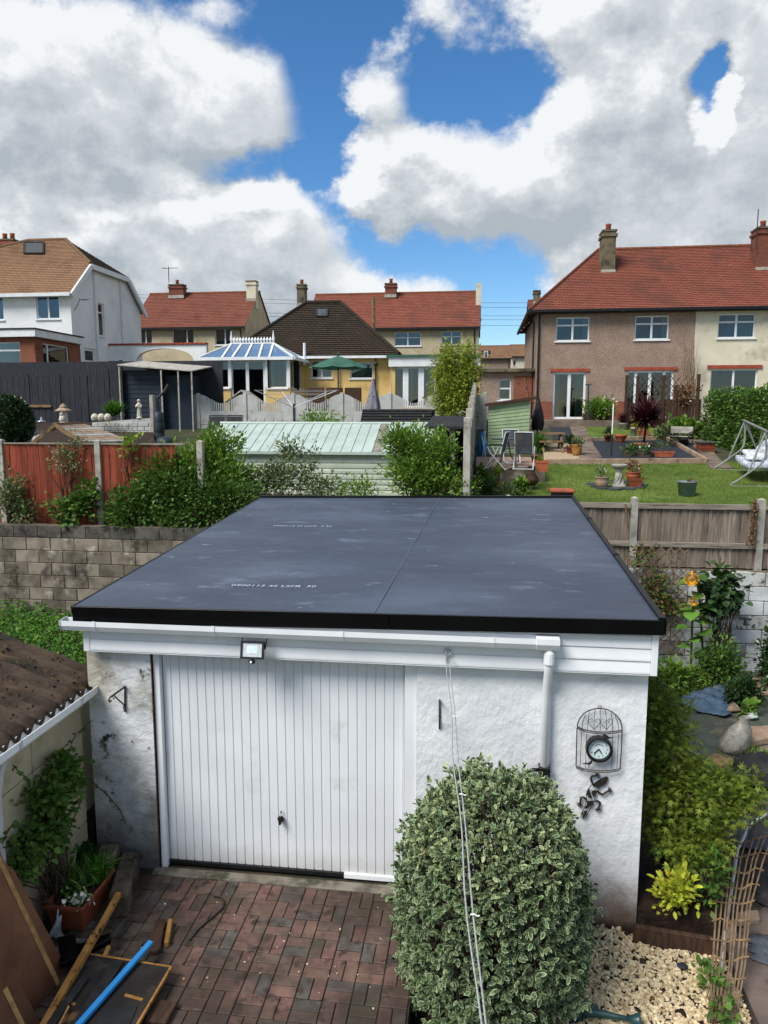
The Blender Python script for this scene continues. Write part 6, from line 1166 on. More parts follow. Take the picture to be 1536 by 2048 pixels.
# ---- dark fence and navy shed
Yd = 28.2; zb_ = gz(Yd) - .2
def dark_panel(x0, x1, yt, t):
    a, b = PY(x0, yt, Yd), PY(x1, yt, Yd); n = max(4, int((b.x - a.x) / .125)); w = (b.x - a.x) / n
    for i in range(n): MB().box(a.x + i * w, a.x + (i + 1) * w - .006, Yd + (.008 if i % 2 else 0), Yd + .03, zb_, a.z).build('board', 'fence_dark', t)
    MB().box(b.x - .02, b.x + .07, Yd - .03, Yd + .06, zb_, a.z + .03).build('post', 'fence_dark', t)
t = thing('close_board_fence', (PY(110, 800, Yd).x, Yd, zb_), 'dark charcoal close-board fence stepping up in front of the white house', 'fence')
for q in ((-70, -6, 752), (-4, 54, 752), (56, 116, 752), (118, 171, 752), (173, 214, 738), (216, 240, 722)): dark_panel(*q, t)
MB().box(PY(-70, 760, Yd).x, PY(414, 760, Yd).x, 30.0, 30.05, gz(30) - .2, PY(330, 722, 30).z).build('rear_panel', 'fence_dark', t)
q = PY(40, 812, Yd - .05); q2 = PY(102, 812, Yd - .05); MB().bar(q, q2, .04, .1).build('timber_rail', 'wood_old', t)
Yn = 28.4; a, b = PY(241, 760, Yn), PY(322, 760, Yn); zl = PY(241, 738, Yn).z; t = thing('garden_shed', ((a.x + b.x) / 2, Yn, zb_), 'navy shiplap shed with a pale lean-to canopy beside the charcoal fence', 'shed'); nb = 14; zq = zl - .05
for i in range(nb): h = (zq - zb_) / nb; MB().prism([(a.x, Yn - .02, zb_ + i * h), (a.x, Yn + .02, zb_ + i * h), (a.x, Yn + .02, zb_ + (i + 1) * h - .012), (a.x, Yn - .002, zb_ + (i + 1) * h - .012)], (b.x - a.x, 0, 0)).build('shiplap_board', 'shed_navy', t)
MB().box(a.x + .02, b.x - .02, Yn + .022, Yn + 1.5, zb_, zq).build('wall', 'shed_navy', t)
c0, c1 = PY(328, 780, Yn + .3), PY(382, 780, Yn + .3); MB().box(c0.x, c1.x, Yn + .3, Yn + 1.4, zb_, zq - .2).build('side_store', 'shed_navy', t)
r0, r1 = PY(234, 731, Yn - .6), PY(384, 743, Yn - .6)
MB().prism([r0, r1, r1 + V((0, 2.2, .28)), r0 + V((0, 2.2, .28))], (0, 0, .04)).build('canopy', 'concrete_post', t)
for px_, y0 in ((238, 733), (322, 740), (383, 744), (356, 742)): q = PY(px_, y0, Yn - .55); MB().bar(V((q.x, q.y, zb_)), V((q.x, q.y, q.z - .01)), .05, .05).build('canopy_post', 'concrete_post', t)

# ---- wave-topped concrete fence in the middle garden
Yk = 29.0; zb_ = gz(Yk) - .15; ztop = PY(491, 789, Yk).z; zdip = PY(540, 808, Yk).z; zmid = PY(540, 821, Yk).z; mat('concrete_fence', '#b2b3b0', '#a3a4a1', .85, 2, dirt='#8b8c88', dsc=1.5, bump=.3, bsc=30)
t = thing('concrete_fence', (PY(590, 850, Yk).x, Yk, zb_), 'pale concrete fence with wave-topped baluster panels before the bungalow', 'fence'); pxs = [302, 397, 491, 587, 684, 780, 876, 970]
for p in pxs: x = PY(p, 820, Yk).x; MB().box(x - .07, x + .07, Yk - .07, Yk + .07, zb_ - .2, ztop + .06).build('post', 'concrete_fence', t, bevel=.012)
for p, q in zip(pxs[:-1], pxs[1:]):
    xa, xb = PY(p, 820, Yk).x + .075, PY(q, 820, Yk).x - .075; n = 20; m = MB()
    def topz(f): return zdip + (ztop - zdip) * (math.cos(2 * math.pi * f) * .5 + .5)
    def capz(f): return topz(f)
    pa_ = MB().box(xa, xb, Yk - .025, Yk + .025, zb_, zmid - .02).build('panel', 'concrete_fence', t)
    m = MB()
    for i in range(n):
        f0, f1 = i / n, (i + 1) / n; solid = f1 < .26 or f0 > .74; x_0, x_1 = xa + (xb - xa) * f0, xa + (xb - xa) * f1
        if solid: m.prism([(x_0, Yk - .025, zmid - .018), (x_1, Yk - .025, zmid - .018), (x_1, Yk - .025, topz(f1)), (x_0, Yk - .025, topz(f0))], (0, .05, 0))
        else: m.box(x_0 + .018, x_1 - .018, Yk - .02, Yk + .02, zmid - .018, topz((f0 + f1) / 2) + .03)
    m.build('baluster_top', 'concrete_fence', t)
    for k in range(2):
        m = MB(); z = zb_ + .02 + k * .3
        for i in range(5):
            w = (xb - xa) / 5
            for j in range(2): m.box(xa + i * w + .01 + (j * w * .3 if i < 4 else 0), xa + (i + 1) * w - .012, Yk - .045, Yk - .026, z + j * .14, z + j * .14 + .125)
        o = m.build('stone_relief', 'concrete_fence', pa_); o['kind'] = 'stuff'
# low stone-effect wall, water butt
Yq = 25.0; t = thing('low_wall', (PY(245, 860, Yq).x, Yq, gz(Yq)), 'low pale stone-effect concrete wall edging the ornament garden', 'wall'); a, b = PY(185, 845, Yq), PY(302, 836, Yq); rr = random.Random(4); zb_ = gz(Yq) - .1
MB().prism([(a.x, Yq, zb_), (b.x, Yq, zb_), (b.x, Yq, b.z), (a.x, Yq, a.z)], (0, .1, 0)).build('panel', 'concrete_fence', t)
for j in range(5):
    x = a.x
    while x < b.x - .1:
        w = rr.uniform(.22, .5); zz = zb_ + j * .145; top = a.z + (b.z - a.z) * (x - a.x) / (b.x - a.x)
        if zz + .13 < top: MB().box(x, min(b.x, x + w) - .015, Yq - .03 - rr.random() * .015, Yq - .002, zz, zz + .13).build('stone', 'concrete_fence', t, bevel=.008)
        x += w
MB().box(b.x, b.x + .13, Yq - .08, Yq + .1, zb_, PY(300, 790, Yq).z).build('post', 'concrete_post', t, bevel=.01)
mat('butt', '#26333a', '#1f2a30', .5, 4); q = PY(319, 876, 24.4); q.z = gz(24.4); s = mpp(q); t = thing('water_butt', q, 'dark blue-grey water butt with bent black filler pipe', 'water butt'); zt_ = PY(319, 823, 24.4).z - q.z
MB().lathe([(9.5 * s, 0), (10.5 * s, .1), (10.5 * s, .3), (10 * s, .33), (10.8 * s, .36), (10.8 * s, zt_ * .6), (10.2 * s, zt_ * .63), (10.5 * s, zt_ * .66), (9.5 * s, zt_ * .95), (5 * s, zt_)], q, 18).build('barrel', 'butt', t, smooth=True)
MB().tube([q + V((0, 0, zt_)), q + V((-.02, 0, zt_ + .45)), q + V((.18, .1, zt_ + .65)), q + V((.25, .3, zt_ + .9))], .05, 8).build('filler_pipe', 'black_plastic', t)
# chairs, cover, parasol, dryer, kennel
mat('sling', '#2c2d33', '#232429', .8, 6)
def lounger_back(px_, label):
    b = PY(px_, 880, 21.0); b.z = gz(21); t = thing('garden_recliner', b, label, 'chair', 'black recliners behind the pale green shed'); tp = PY(px_, 833, 21).z - b.z; w = .23
    MB().grid([[b + V((x, .1 + .25 * f, tp * (.35 + .65 * f))) for x in (-w, 0, w)] for f in np.linspace(0, 1, 4)]).build('backrest', 'sling', t); MB().grid([[b + V((x, -.4 + .5 * f, tp * .35)) for x in (-w, 0, w)] for f in np.linspace(0, 1, 3)]).build('seat', 'sling', t)
    for s_ in (-1, 1): MB().tube([b + V((s_ * w, -.42, 0)), b + V((s_ * w, .05, tp * .5)), b + V((s_ * (w + .02), .36, tp + .03))], .016, 6).build('side_frame', 'black_metal', t); MB().tube([b + V((s_ * w, .35, 0)), b + V((s_ * w, -.35, tp * .5))], .016, 6).build('leg', 'black_metal', t)
    MB().tube([b + V((-w, .36, tp + .03)), b + V((w, .36, tp + .03))], .018, 6).build('top_rail', 'black_metal', t)
lounger_back(428, 'black sling recliner behind the left end of the pale green shed'); lounger_back(463, 'black sling recliner standing beside the other one behind the shed ridge')
b = PY(330, 890, 19); b.z = gz(19) ; t = thing('kettle_barbecue', b, 'dark blue domed barbecue behind the red fence', 'barbecue'); s = mpp(b); zt_ = PY(330, 873, 19).z - b.z; MB().lathe([(.06, zt_ - .5), (17 * s, zt_ - .25), (18 * s, zt_ - .18), (16 * s, zt_ - .07), (9 * s, zt_ - .01), (2 * s, zt_)], b, 18).build('kettle', 'butt', t, smooth=True)
for k in range(3): a = k * 2.1; MB().tube([b + V((.1 * math.cos(a), .1 * math.sin(a), zt_ - .45)), b + V((.25 * math.cos(a), .25 * math.sin(a), 0))], .015, 6).build('leg', 'black_metal', t)
b = PY(672, 800, 31.8); b.z = gz(31.8); t = thing('garden_parasol', b, 'open dark green parasol on the bungalow patio', 'parasol'); tp = PY(676, 709, 31.8); n = 8; r = (PY(737, 738, 31.8) - PY(618, 738, 31.8)).length / 2; zr_ = PY(676, 735, 31.8).z; m = MB(); c = V((tp.x, tp.y, 0))
MB().tube([V((c.x, c.y, b.z)), V((c.x, c.y, tp.z))], .028, 8).build('pole', 'wood_dark', t)
for k in range(n):
    a0, a1 = 2 * math.pi * k / n, 2 * math.pi * (k + 1) / n; rows = []
    for f in (0, .35, .7, 1): rows.append([V((c.x + r * f * (math.cos(a0) * (1 - g) + math.cos(a1) * g), c.y + r * f * (math.sin(a0) * (1 - g) + math.sin(a1) * g), tp.z - .05 - (tp.z - .05 - zr_) * (f ** 1.15) - .05 * f * math.sin(math.pi * g))) for g in (0, .25, .5, .75, 1)])
    MB().grid(rows).build('canopy_panel', 'cloth_green', t, smooth=True); MB().tube([V((c.x, c.y, tp.z - .1)), V((c.x + r * math.cos(a0), c.y + r * math.sin(a0), zr_ - .02))], .012, 5).build('rib', 'wood_dark', t)
MB().ball(V((c.x, c.y, tp.z + .02)), .06).build('finial', 'cloth_green', t)
for px_ in (632, 669, 706):
    b = PY(px_, 800, 31.0); b.z = gz(31.0) + .05; t = thing('patio_chair', b, 'dark woven patio chair ' + {632: 'nearest the conservatory behind the concrete fence', 669: 'under the pole of the open green parasol', 706: 'nearest the closed grey parasol behind the concrete fence'}[px_], 'chair', 'woven patio chairs'); w = .36; h = PY(px_, 775, 31).z - b.z
    MB().box(b.x - w, b.x + w, b.y, b.y + .06, b.z + .1, b.z + h).build('backrest', 'wood_dark', t, bevel=.03); MB().box(b.x - w, b.x + w, b.y + .062, b.y + .6, b.z + .35, b.z + .43).build('seat', 'wood_dark', t)
    for s_ in (-1, 1): MB().box(b.x + s_ * w - .04, b.x + s_ * w + .04, b.y + .065, b.y + .6, b.z + .6, b.z + .65).build('armrest', 'wood_dark', t); MB().box(b.x + s_ * w * .9 - .03, b.x + s_ * w * .9 + .03, b.y + .52, b.y + .58, b.z, b.z + .348).build('leg', 'wood_dark', t)
b = PY(588, 850, 24.5); b.z = gz(24.5); tp = PY(588, 815, 24.5); t = thing('rotary_dryer', b, 'grey rotary washing line with open arms behind the pale green shed', 'rotary dryer'); MB().tube([b, V((b.x, b.y, tp.z + .12))], .03, 8).build('pole', 'black_metal', t)
ends = [PY(526, 792, 24.5) + V((0, -.9, 0)), PY(682, 790, 24.5) + V((0, -.6, 0)), PY(545, 790, 24.5) + V((0, 1.2, .1)), PY(640, 788, 24.5) + V((0, 1.2, .1))]
for e in ends: MB().tube([V((b.x, b.y, tp.z)), V((e.x, e.y, tp.z + .55))], .014, 6).build('arm', 'upvc_grey', t)
order = [ends[0], ends[1], ends[3], ends[2]]
for f in (.55, .8, 1.0): pts = [V((b.x + (e.x - b.x) * f, b.y + (e.y - b.y) * f, tp.z + .55 * f)) for e in order]; MB().tube(pts, .006, 4, closed=True).build('line', 'rope', t)
b = PY(485, 815, 30.4); b.z = gz(30.4); s = mpp(b); t = thing('dog_kennel', b, 'small gabled kennel with round opening behind the concrete fence', 'kennel'); zt_ = PY(485, 781, 30.4).z; MB().prism([(b.x - .55, 30.4, b.z), (b.x + .55, 30.4, b.z), (b.x + .55, 30.4, zt_ - .45), (b.x, 30.4, zt_ - .05), (b.x - .55, 30.4, zt_ - .45)], (0, .8, 0)).build('body', 'slab', t)
for s_ in (-1, 1): MB().bar(V((b.x, 30.75, zt_)), V((b.x + s_ * .7, 30.75, zt_ - .5)), 1.0, .05).build('roof_slope', 'concrete_post', t)
MB().prism([(b.x + .3 * math.cos(k * .4), 30.385, zt_ - .6 + .3 * math.sin(k * .4)) for k in range(16)], (0, .012, 0)).build('opening', 'room_shade', t)  # solid dark disc, its colour stands for the shaded inside of the kennel
# bird house on a post by the boundary
b = PY(925, 860, 18.5); b.z = gz(18.5); tp = PY(925, 822, 18.5); s = mpp(tp); t = thing('bird_house', b, 'small pale bird house on a post beside the dividing fence', 'bird house'); MB().box(b.x - .03, b.x + .03, b.y - .03, b.y + .03, b.z, tp.z - 14 * s).build('post', 'wood_old', t)
MB().box(b.x - 8 * s, b.x + 8 * s, b.y - .1, b.y + .1, tp.z - 13.9 * s, tp.z - 12 * s).build('floor', 'concrete_post', t)
for x_ in (-1, 1): MB().box(b.x + x_ * 6.5 * s - .012, b.x + x_ * 6.5 * s + .012, b.y - .09, b.y + .09, tp.z - 12 * s, tp.z - 5 * s).build('side', 'concrete_post', t); MB().bar(V((b.x, b.y, tp.z)), V((b.x + x_ * 10 * s, b.y, tp.z - 5 * s)), .26, .02).build('roof_slope', 'concrete_post', t)
# telegraph pole and wires
b = PY(747, 660, 47); b.z = gz(47); t = thing('telegraph_pole', b, 'wooden telegraph pole rising behind the bungalow roof', 'pole'); tp = PY(747, 594, 47); MB().tube([b, tp], [.13, .1], 8).build('pole', 'wood_old', t); MB().bar(tp + V((-.4, 0, -.3)), tp + V((.4, 0, -.3)), .08, .08).build('crossarm', 'wood_old', t)
for i, (ya, yb) in enumerate(((572, 606), (577, 616), (600, 632), (606, 640), (614, 652))):
    a, b = PY(-40, ya, 75), PY(1130, yb, 75); m = MB().tube([a.lerp(b, k / 10) - V((0, 0, .5 * math.sin(math.pi * k / 10))) for k in range(11)], .018, 4).build('overhead_wire', 'fascia_black'); tag(m, 'thin black overhead wire crossing the sky behind the red-roofed houses', 'wire', 'overhead wires')
# ---- left ornament garden
mat('stone_statue', '#c9c4b5', '#aaa595', .85, 20, bump=.3, bsc=60)
def G(px_, py_, Y): q = PY(px_, py_, Y); return q
b = G(30, 892, 17.5); b.z = gz(17.5); c = PY(18, 845, 17.5); s = mpp(c)
t = thing('evergreen_shrub', b, 'large rounded dark glossy evergreen behind the red fence', 'shrub'); rg = np.random.default_rng(1); P, D = shell_pts(rg, c, (46 * s, 46 * s, 50 * s), 5200, .2, .25); leaves('foliage', P, D, .10 * rg.uniform(.7, 1.2, len(P)), 'oval', 'leaf_glossy', t, 1); stems('stem', b, [P[i] for i in range(0, 60, 6)], .03, 'bark', t)
m = MB(); m.ball(c, 38 * s, 12, 8, 1.05); m.build('dark_core', 'leaf_dark', t, smooth=True)  # dark ball puts the crown's inner shade into colour
def figure(px_, y0, y1, Y, label, name, kindp):
    a = PY(px_, y1, Y); H_ = PY(px_, y0, Y).z - a.z; t = thing(name, a, label, 'ornament'); q = lambda r, z: (r * H_, z * H_)
    if kindp == 'lady': MB().lathe([q(.16, 0), q(.16, .05), q(.10, .06), q(.13, .15), q(.09, .45), q(.12, .62), q(.13, .72), q(.05, .8), q(.04, .82)], a, 12, 1, .8).build('body', 'stone_statue', t, smooth=True); MB().ball(a + V((0, 0, .89 * H_)), .085 * H_).build('head', 'stone_statue', t, smooth=True); MB().tube([a + V((.12 * H_, 0, .7 * H_)), a + V((.14 * H_, -.08 * H_, .55 * H_)), a + V((0, -.14 * H_, .6 * H_))], .035 * H_, 6).tube([a + V((-.12 * H_, 0, .7 * H_)), a + V((-.12 * H_, -.1 * H_, .58 * H_)), a + V((.05 * H_, -.14 * H_, .66 * H_))], .035 * H_, 6).build('arms', 'stone_statue', t, smooth=True)
    elif kindp == 'rabbit': MB().lathe([q(.3, 0), q(.34, .2), q(.25, .5), q(.12, .62)], a, 10).build('body', 'stone_statue', t, smooth=True); MB().ball(a + V((-.05 * H_, -.1 * H_, .7 * H_)), .15 * H_).build('head', 'stone_statue', t, smooth=True); MB().tube([a + V((-.05 * H_, 0, .8 * H_)), a + V((0, .02, H_))], [.06 * H_, .03 * H_], 6).build('ears', 'stone_statue', t)
    elif kindp == 'lantern': MB().lathe([q(.22, 0), q(.2, .55), q(.24, .56), q(.24, .6)], a, 8).build('pillar', 'stone_statue', t); MB().lathe([q(.42, .6), q(.42, .64), q(.15, .8), q(.2, .8), q(.2, .83), q(.04, 1.0)], a, 8).build('roof', 'slab', t)
    else: MB().lathe([q(.28, 0), q(.42, .3), q(.45, .6), q(.3, .9), q(.1, 1.0)], a, 12).build('body', 'stone_statue', t, smooth=True); MB().ball(a + V((0, -.3 * H_, .55 * H_)), .2 * H_).build('face', 'stone_statue', t, smooth=True)
    return t
figure(279, 797, 837, 25.05, 'pale stone figure of a robed woman on the end of the low wall', 'statue', 'lady'); figure(47, 803, 845, 20.5, 'pale weathered stone figure half hidden behind the evergreen', 'statue', 'lady')
figure(125, 823, 843, 22.3, 'small white stone rabbit in front of the stone lantern', 'ornament', 'rabbit'); figure(128, 807, 845, 23.4, 'stone garden lantern with tiered roof before the charcoal fence', 'lantern', 'lantern')
for px_, lb in ((190, 'knobbly round stone ornament nearest the stone lantern in the row'), (203, 'round stone ornament with a face in the middle of the row'), (216, 'round stone ornament at the fern end of the row')): figure(px_, 827, 843, 24.6, lb, 'ornament', 'round')
b = G(83, 846, 22.0); t = thing('mirror_ball', b, 'shiny silver bowl tilted on the soil near the white rabbit', 'ornament'); s = mpp(b); mat('silver', '#d8dce0', None, .15, metal=.8); MB().lathe([(9 * s, 4 * s), (8 * s, 2 * s), (4 * s, 0), (1 * s, 12 * s)], b, 14).build('bowl', 'silver', t, smooth=True)
b = G(228, 838, 25.6); s = mpp(b); strap('palm', 'spiky green palm-like plant above the low stone-effect wall', b, b + V((0, 0, .1)), 260, 36 * s, 'fern', None, 6, .0, up=.45)
MB_ = MB().prism([(PY(-30, 880, 18).x, 18.6, gz(18.6)), (PY(300, 880, 18).x, 18.6, gz(18.6)), (PY(300, 845, 27.8).x, 27.8, gz(27.8) + .2), (PY(-40, 845, 27.8).x, 27.8, gz(27.8) + .2)], (0, 0, .15)).build('ornament_bed', 'soil'); struct(MB_)
# slate-roofed well cover
b = G(165, 892, 17.2); b.z = gz(17.2); t = thing('well_cover', b, 'little slatted slate roof on timber frame behind the red fence', 'well cover'); pk = PY(110, 850, 16.6); rb = PY(165, 848, 18.4); e1, e2 = PY(165, 886, 16.4), PY(265, 884, 18.2); l1 = PY(62, 888, 16.4); l2 = PY(70, 866, 18.2)
for i in range(9):
    f0, f1 = i / 9, (i + 1) / 9 - .015; MB().prism([e1.lerp(pk, f0), e2.lerp(rb, f0), e2.lerp(rb, f1), e1.lerp(pk, f1)], (0, 0, .03)).build('slate', 'slab' if i % 3 else 'concrete_post', t)
    MB().prism([l1.lerp(pk, f0), l2.lerp(rb, f0), l2.lerp(rb, f1), l1.lerp(pk, f1)], (0, 0, .03)).build('slate', 'concrete_post', t)
MB().bar(pk, l1, .06, .08).bar(pk, e1, .06, .08).build('gable_frame', 'wood_old', t); MB().bar(pk + V((0, 0, .03)), rb + V((0, 0, .03)), .1, .05).build('ridge', 'wood_old', t)
for q in (e1, e2, l1, l2): MB().box(q.x - .05, q.x + .05, q.y - .05, q.y + .05, gz(q.y) - .1, q.z).build('post', 'wood_old', t)
clump_px('wild_plants', 'thin wispy weeds in front of the low stone-effect wall', 240, 888, 62, 50, 260, 8, 'blade', 'leaf_grey', 41, Y=19.5)
# bamboo
mat('bamboo', '#8f9c38', '#7c8f30', .6, 5, attr=.3, hrnd=.02, trans=.3)
b = PY(910, 850, 27.0); b.z = gz(27); s = mpp(b); t = thing('bamboo', b, 'tall feathery yellow-green bamboo beside the dividing fence', 'bamboo'); rg = np.random.default_rng(7)
ells = [(PY(x, y, 27.0 + dy), (w * s, .6, h * s), wt) for x, y, w, h, wt, dy in ((908, 790, 46, 55, 4, 0), (893, 745, 25, 55, 2, .1), (935, 745, 22, 55, 1.8, 0), (915, 830, 42, 25, 1.5, 0), (930, 700, 7, 24, .25, 0), (898, 705, 8, 22, .25, .1))]
P, D = clumps(rg, ells, 1300, 11, .13, .15, -.1); D[:, 2] -= .25; leaves('foliage', P, D, .19 * rg.uniform(.6, 1.2, len(P)), 'blade', 'bamboo', t, 2); k = rg.choice(len(P), 5200); leaves('bright_foliage', P[k] + rg.normal(0, .05, (5200, 3)), D[k], .13 * rg.uniform(.7, 1.2, 5200), 'leaf', 'bamboo', t, 3)
m = MB()
for i in range(40): e = P[rg.choice(len(P))]; q = b + V((rg.uniform(-.5, .5), rg.uniform(-.3, .3), 0)); m.tube([q, q.lerp(V(e), .6) + V((0, 0, .15)), V(e)], [.02, .014, .006], 5)
m.build('canes', 'leaf_lime', t)
clump_px('shrub', 'low bright green bush between the rotary dryer and the pale green shed', 640, 862, 100, 34, 700, 7, 'leaf', 'leaf_bright', 44, Y=20.5, cat='shrub')
# ------------------------------------------------------------------ planting and clutter round the garage
# variegated bush
b = V((.155, 4.92, -.2)); t = thing('pittosporum_bush', b, 'large rounded grey-green variegated bush in front of the garage', 'bush'); rg = np.random.default_rng(12)
def bush_tips(n):
    v = rg.normal(0, 1, (n, 3)); v /= np.linalg.norm(v, axis=1)[:, None]; bv = rg.normal(0, 1, (60, 3)); bv /= np.linalg.norm(bv, axis=1)[:, None]; ba = rg.uniform(-1, 1, 60); lump = (np.exp((v @ bv.T - 1) * 26) * ba).sum(1) * .075
    z = v[:, 2]; rx = np.where(z > 0, .64, .65); cy = np.where(z < 0, 1 / np.sqrt(np.maximum(1 - np.minimum(-z, .86) ** 2, .2)), 1) ** .8; p = np.stack([v[:, 0] * rx * cy, v[:, 1] * .60 * cy, np.where(z > 0, z * .80, z * 1.0)], 1) * (1 + lump * 1.25 - .2 * rg.random(n) ** 2.2 + .13 * rg.random(n) ** 8)[:, None] + np.array([b.x, b.y, .80])
    k = p[:, 2] > -.17; return p[k], v[k]
P, D = bush_tips(5400); k = 8; n = len(P); ph = rg.uniform(0, 6.28, (n, k)) ; x = np.cross(D, rg.normal(0, 1, (n, 3))); x /= np.linalg.norm(x, axis=1)[:, None]; y = np.cross(D, x); ax = D + np.array([0, 0, .5]) + rg.normal(0, .25, D.shape)
sp = rg.uniform(.45, 1.6, (n, k)); LD = ax[:, None, :] * .75 + (x[:, None, :] * np.cos(ph)[..., None] + y[:, None, :] * np.sin(ph)[..., None]) * sp[..., None]; LP = P[:, None, :] - ax[:, None, :] * rg.uniform(0, .045, (n, k))[..., None]
keep = rg.random(n * k) < .97; LP = LP.reshape(-1, 3)[keep]; LD = LD.reshape(-1, 3)[keep]; LD[:, 2] -= .12; yg = (LP[:, 2] > 1.05) & (rg.random(len(LP)) < .45)
leaves('foliage', LP[~yg], LD[~yg], .038 * rg.uniform(.5, 1.55, (~yg).sum()), 'oval', 'pitto', t, 3); leaves('young_foliage', LP[yg], LD[yg], .034 * rg.uniform(.5, 1.5, yg.sum()), 'oval', 'pitto_young', t, 4)
stems('stem', b, [V(P[i]) for i in range(0, 1400, 10)], .016, 'bark', t, 3, n=4)
m = MB()
for i in range(0, len(P), 3): m.tube([V(P[i]) - V(ax[i]) * .13, V(P[i])], [.004, .002], 3)
m.build('twigs', 'bark', t)['kind'] = 'stuff'
# watering can
b = PR(1138, 2030); t = thing('watering_can', b, 'dark green plastic watering can lying on the gravel beside the bush', 'watering can'); R0 = R(-12)
def wc(x, y, z): return b + rot2((x, y, z), R0)
m = MB(); m.lathe([(.075, 0), (.085, .02), (.085, .15), (.05, .2), (.045, .2)], (0, 0, 0), 16, 1.25, 1); m.v = [tuple(wc(*p)) for p in m.v]; m.build('body', 'can_green', t, smooth=True)
MB().tube([wc(.06, 0, .06), wc(.16, 0, .07), wc(.32, 0, .085), wc(.40, 0, .09)], [.05, .032, .018, .016], 10).build('spout', 'can_green', t, smooth=True)
m = MB(); q = wc(.40, 0, .09); d = rot2((1, 0, .15), R0).normalized(); m.tube([q, q + d * .03, q + d * .075, q + d * .085], [.018, .03, .048, .045], 14); m.build('rose', 'can_green', t, smooth=True)
MB().tube([wc(-.06, 0, .19), wc(-.1, 0, .27), wc(.0, 0, .32), wc(.08, 0, .26), wc(.08, 0, .16)], .013, 8).build('handle', 'can_green', t, smooth=True)
MB().tube([wc(.06, 0, .16), wc(.2, 0, .12)], .01, 6).build('brace', 'can_green', t)
b = PR(1045, 2052); t = thing('red_flower', b, 'small red bedding flower with yellow-green leaves at the foot of the bush', 'flower'); rg = np.random.default_rng(3); P = np.array(b) + rg.normal(0, .035, (60, 3)) * [1, 1, .3] + [.05, .02, .12]; leaves('foliage', P, rg.normal(0, .5, (60, 3)) + [.3, 0, 1], .09, 'grass', 'leaf_lime', t, 1); P = np.array(b) + rg.normal(0, .018, (24, 3)) + [-.02, -.03, .17]; leaves('petals', P, rg.normal(0, 1, (24, 3)), .035, 'broad', 'petal_red', t, 2); stems('stem', b, [b + V((-.02, -.03, .16)), b + V((.05, .02, .13))], .005, 'bark', t)
# dark chips on the gravel
rr = random.Random(9)
for (x_, y_, w_, mt_, lb) in ((1365, 1935, .05, 'slate_chip', 'black slate flake lying on the cream gravel'), (1285, 1925, .035, 'soil', 'brown clod of soil on the cream gravel beside the slate flake'), (1240, 1937, .03, 'soil', 'small brown clod of soil on the gravel nearest the bush'), (1213, 1938, .03, 'soil', 'crumbling clod of soil on the gravel under the bush edge'), (1305, 2000, .02, 'leaf_dry', 'thin dry leaf on the open gravel')):
    q = PR(x_, y_, .018); o = MB().prism([(q.x + w_ * math.cos(a) * rr.uniform(.6, 1.1), q.y + w_ * .8 * math.sin(a) * rr.uniform(.6, 1.1), q.z) for a in np.linspace(0, 6.28, 9)[:-1]], (0, .004, .022)).build({'slate_chip': 'slate_flake', 'soil': 'soil_clod', 'leaf_dry': 'fallen_leaf'}[mt_], mt_, bevel=.005); tag(o, lb, {'slate_chip': 'slate', 'soil': 'soil', 'leaf_dry': 'leaf'}[mt_])
# bed with timber edge, acer, golden shrub
struct(MB().box(1.37, 2.02, 5.86, 8.6, -.4, .0).build('planting_bed', 'soil'))
o = MB().bar(PZ(1266, 1868, -.13) , PZ(1442, 1898, -.13), .045, .17).build('timber_edging', 'wood_dark', bevel=.006); tag(o, 'dark timber board edging the soil bed beside the garage', 'edging')
b = V((1.72, 6.5, .03)); t = thing('japanese_maple', b, 'bushy yellow-green japanese maple against the garage side wall', 'tree'); rg = np.random.default_rng(21)
ells = [(V((1.72, 6.7, 1.2)), (.22, .35, .36), 1.1), (V((1.80, 6.45, .80)), (.36, .42, .28), 1.6), (V((2.12, 6.5, .70)), (.34, .35, .17), 1.1), (V((1.85, 6.25, .45)), (.34, .3, .2), 1.1), (V((1.62, 6.9, 1.5)), (.13, .25, .16), .4), (V((2.35, 6.6, .74)), (.2, .2, .1), .4)]
P, D = clumps(rg, ells, 900, 11, .06, .2, -.1); k = (P[:, 0] > 1.42) & (P[:, 2] > .15); P, D = P[k], D[k]; D[:, 2] -= .15; D[:, 1] -= .3
leaves('foliage', P, D, .062 * rg.uniform(.6, 1.25, len(P)), 'maple', 'acer', t, 4, 1.0); stems('branch', b, [V(P[i]) for i in rg.choice(len(P), 45)], .016, 'bark', t, 4, wob=.1); MB().tube([b, b + V((.03, .05, .5)), b + V((.0, .15, 1.1))], [.03, .025, .012], 8).build('trunk', 'bark', t, smooth=True)
b = V((1.66, 5.86, .03)); t = shrub('golden_shrub', 'small golden-leaved shrub in the soil bed under the maple', 'shrub', b, [(b + V((.05, .0, .22)), (.16, .14, .14), 1), (b + V((-.05, -.03, .12)), (.14, .12, .08), .5)], 46, 9, .035, .062, 'oval', 'golden', 5, up=.6, nst=14, sr=.008, shell=.2)
shrub('leafy_weed', 'dark green self-sown plant between the golden shrub and trellis', 'weed', V((1.93, 5.98, .03)), [(V((1.95, 5.98, .25)), (.12, .14, .2), 1)], 30, 8, .04, .07, 'leaf', 'leaf_mid', 8, nst=8)
shrub('yellow_tipped_shrub', 'bronze-tipped shrub at the back corner of the garage', 'shrub', V((1.75, 8.6, .03)), [(V((1.72, 8.6, .7)), (.28, .4, .5), 1)], 110, 9, .07, .07, 'leaf', 'acer', 9, nst=10)
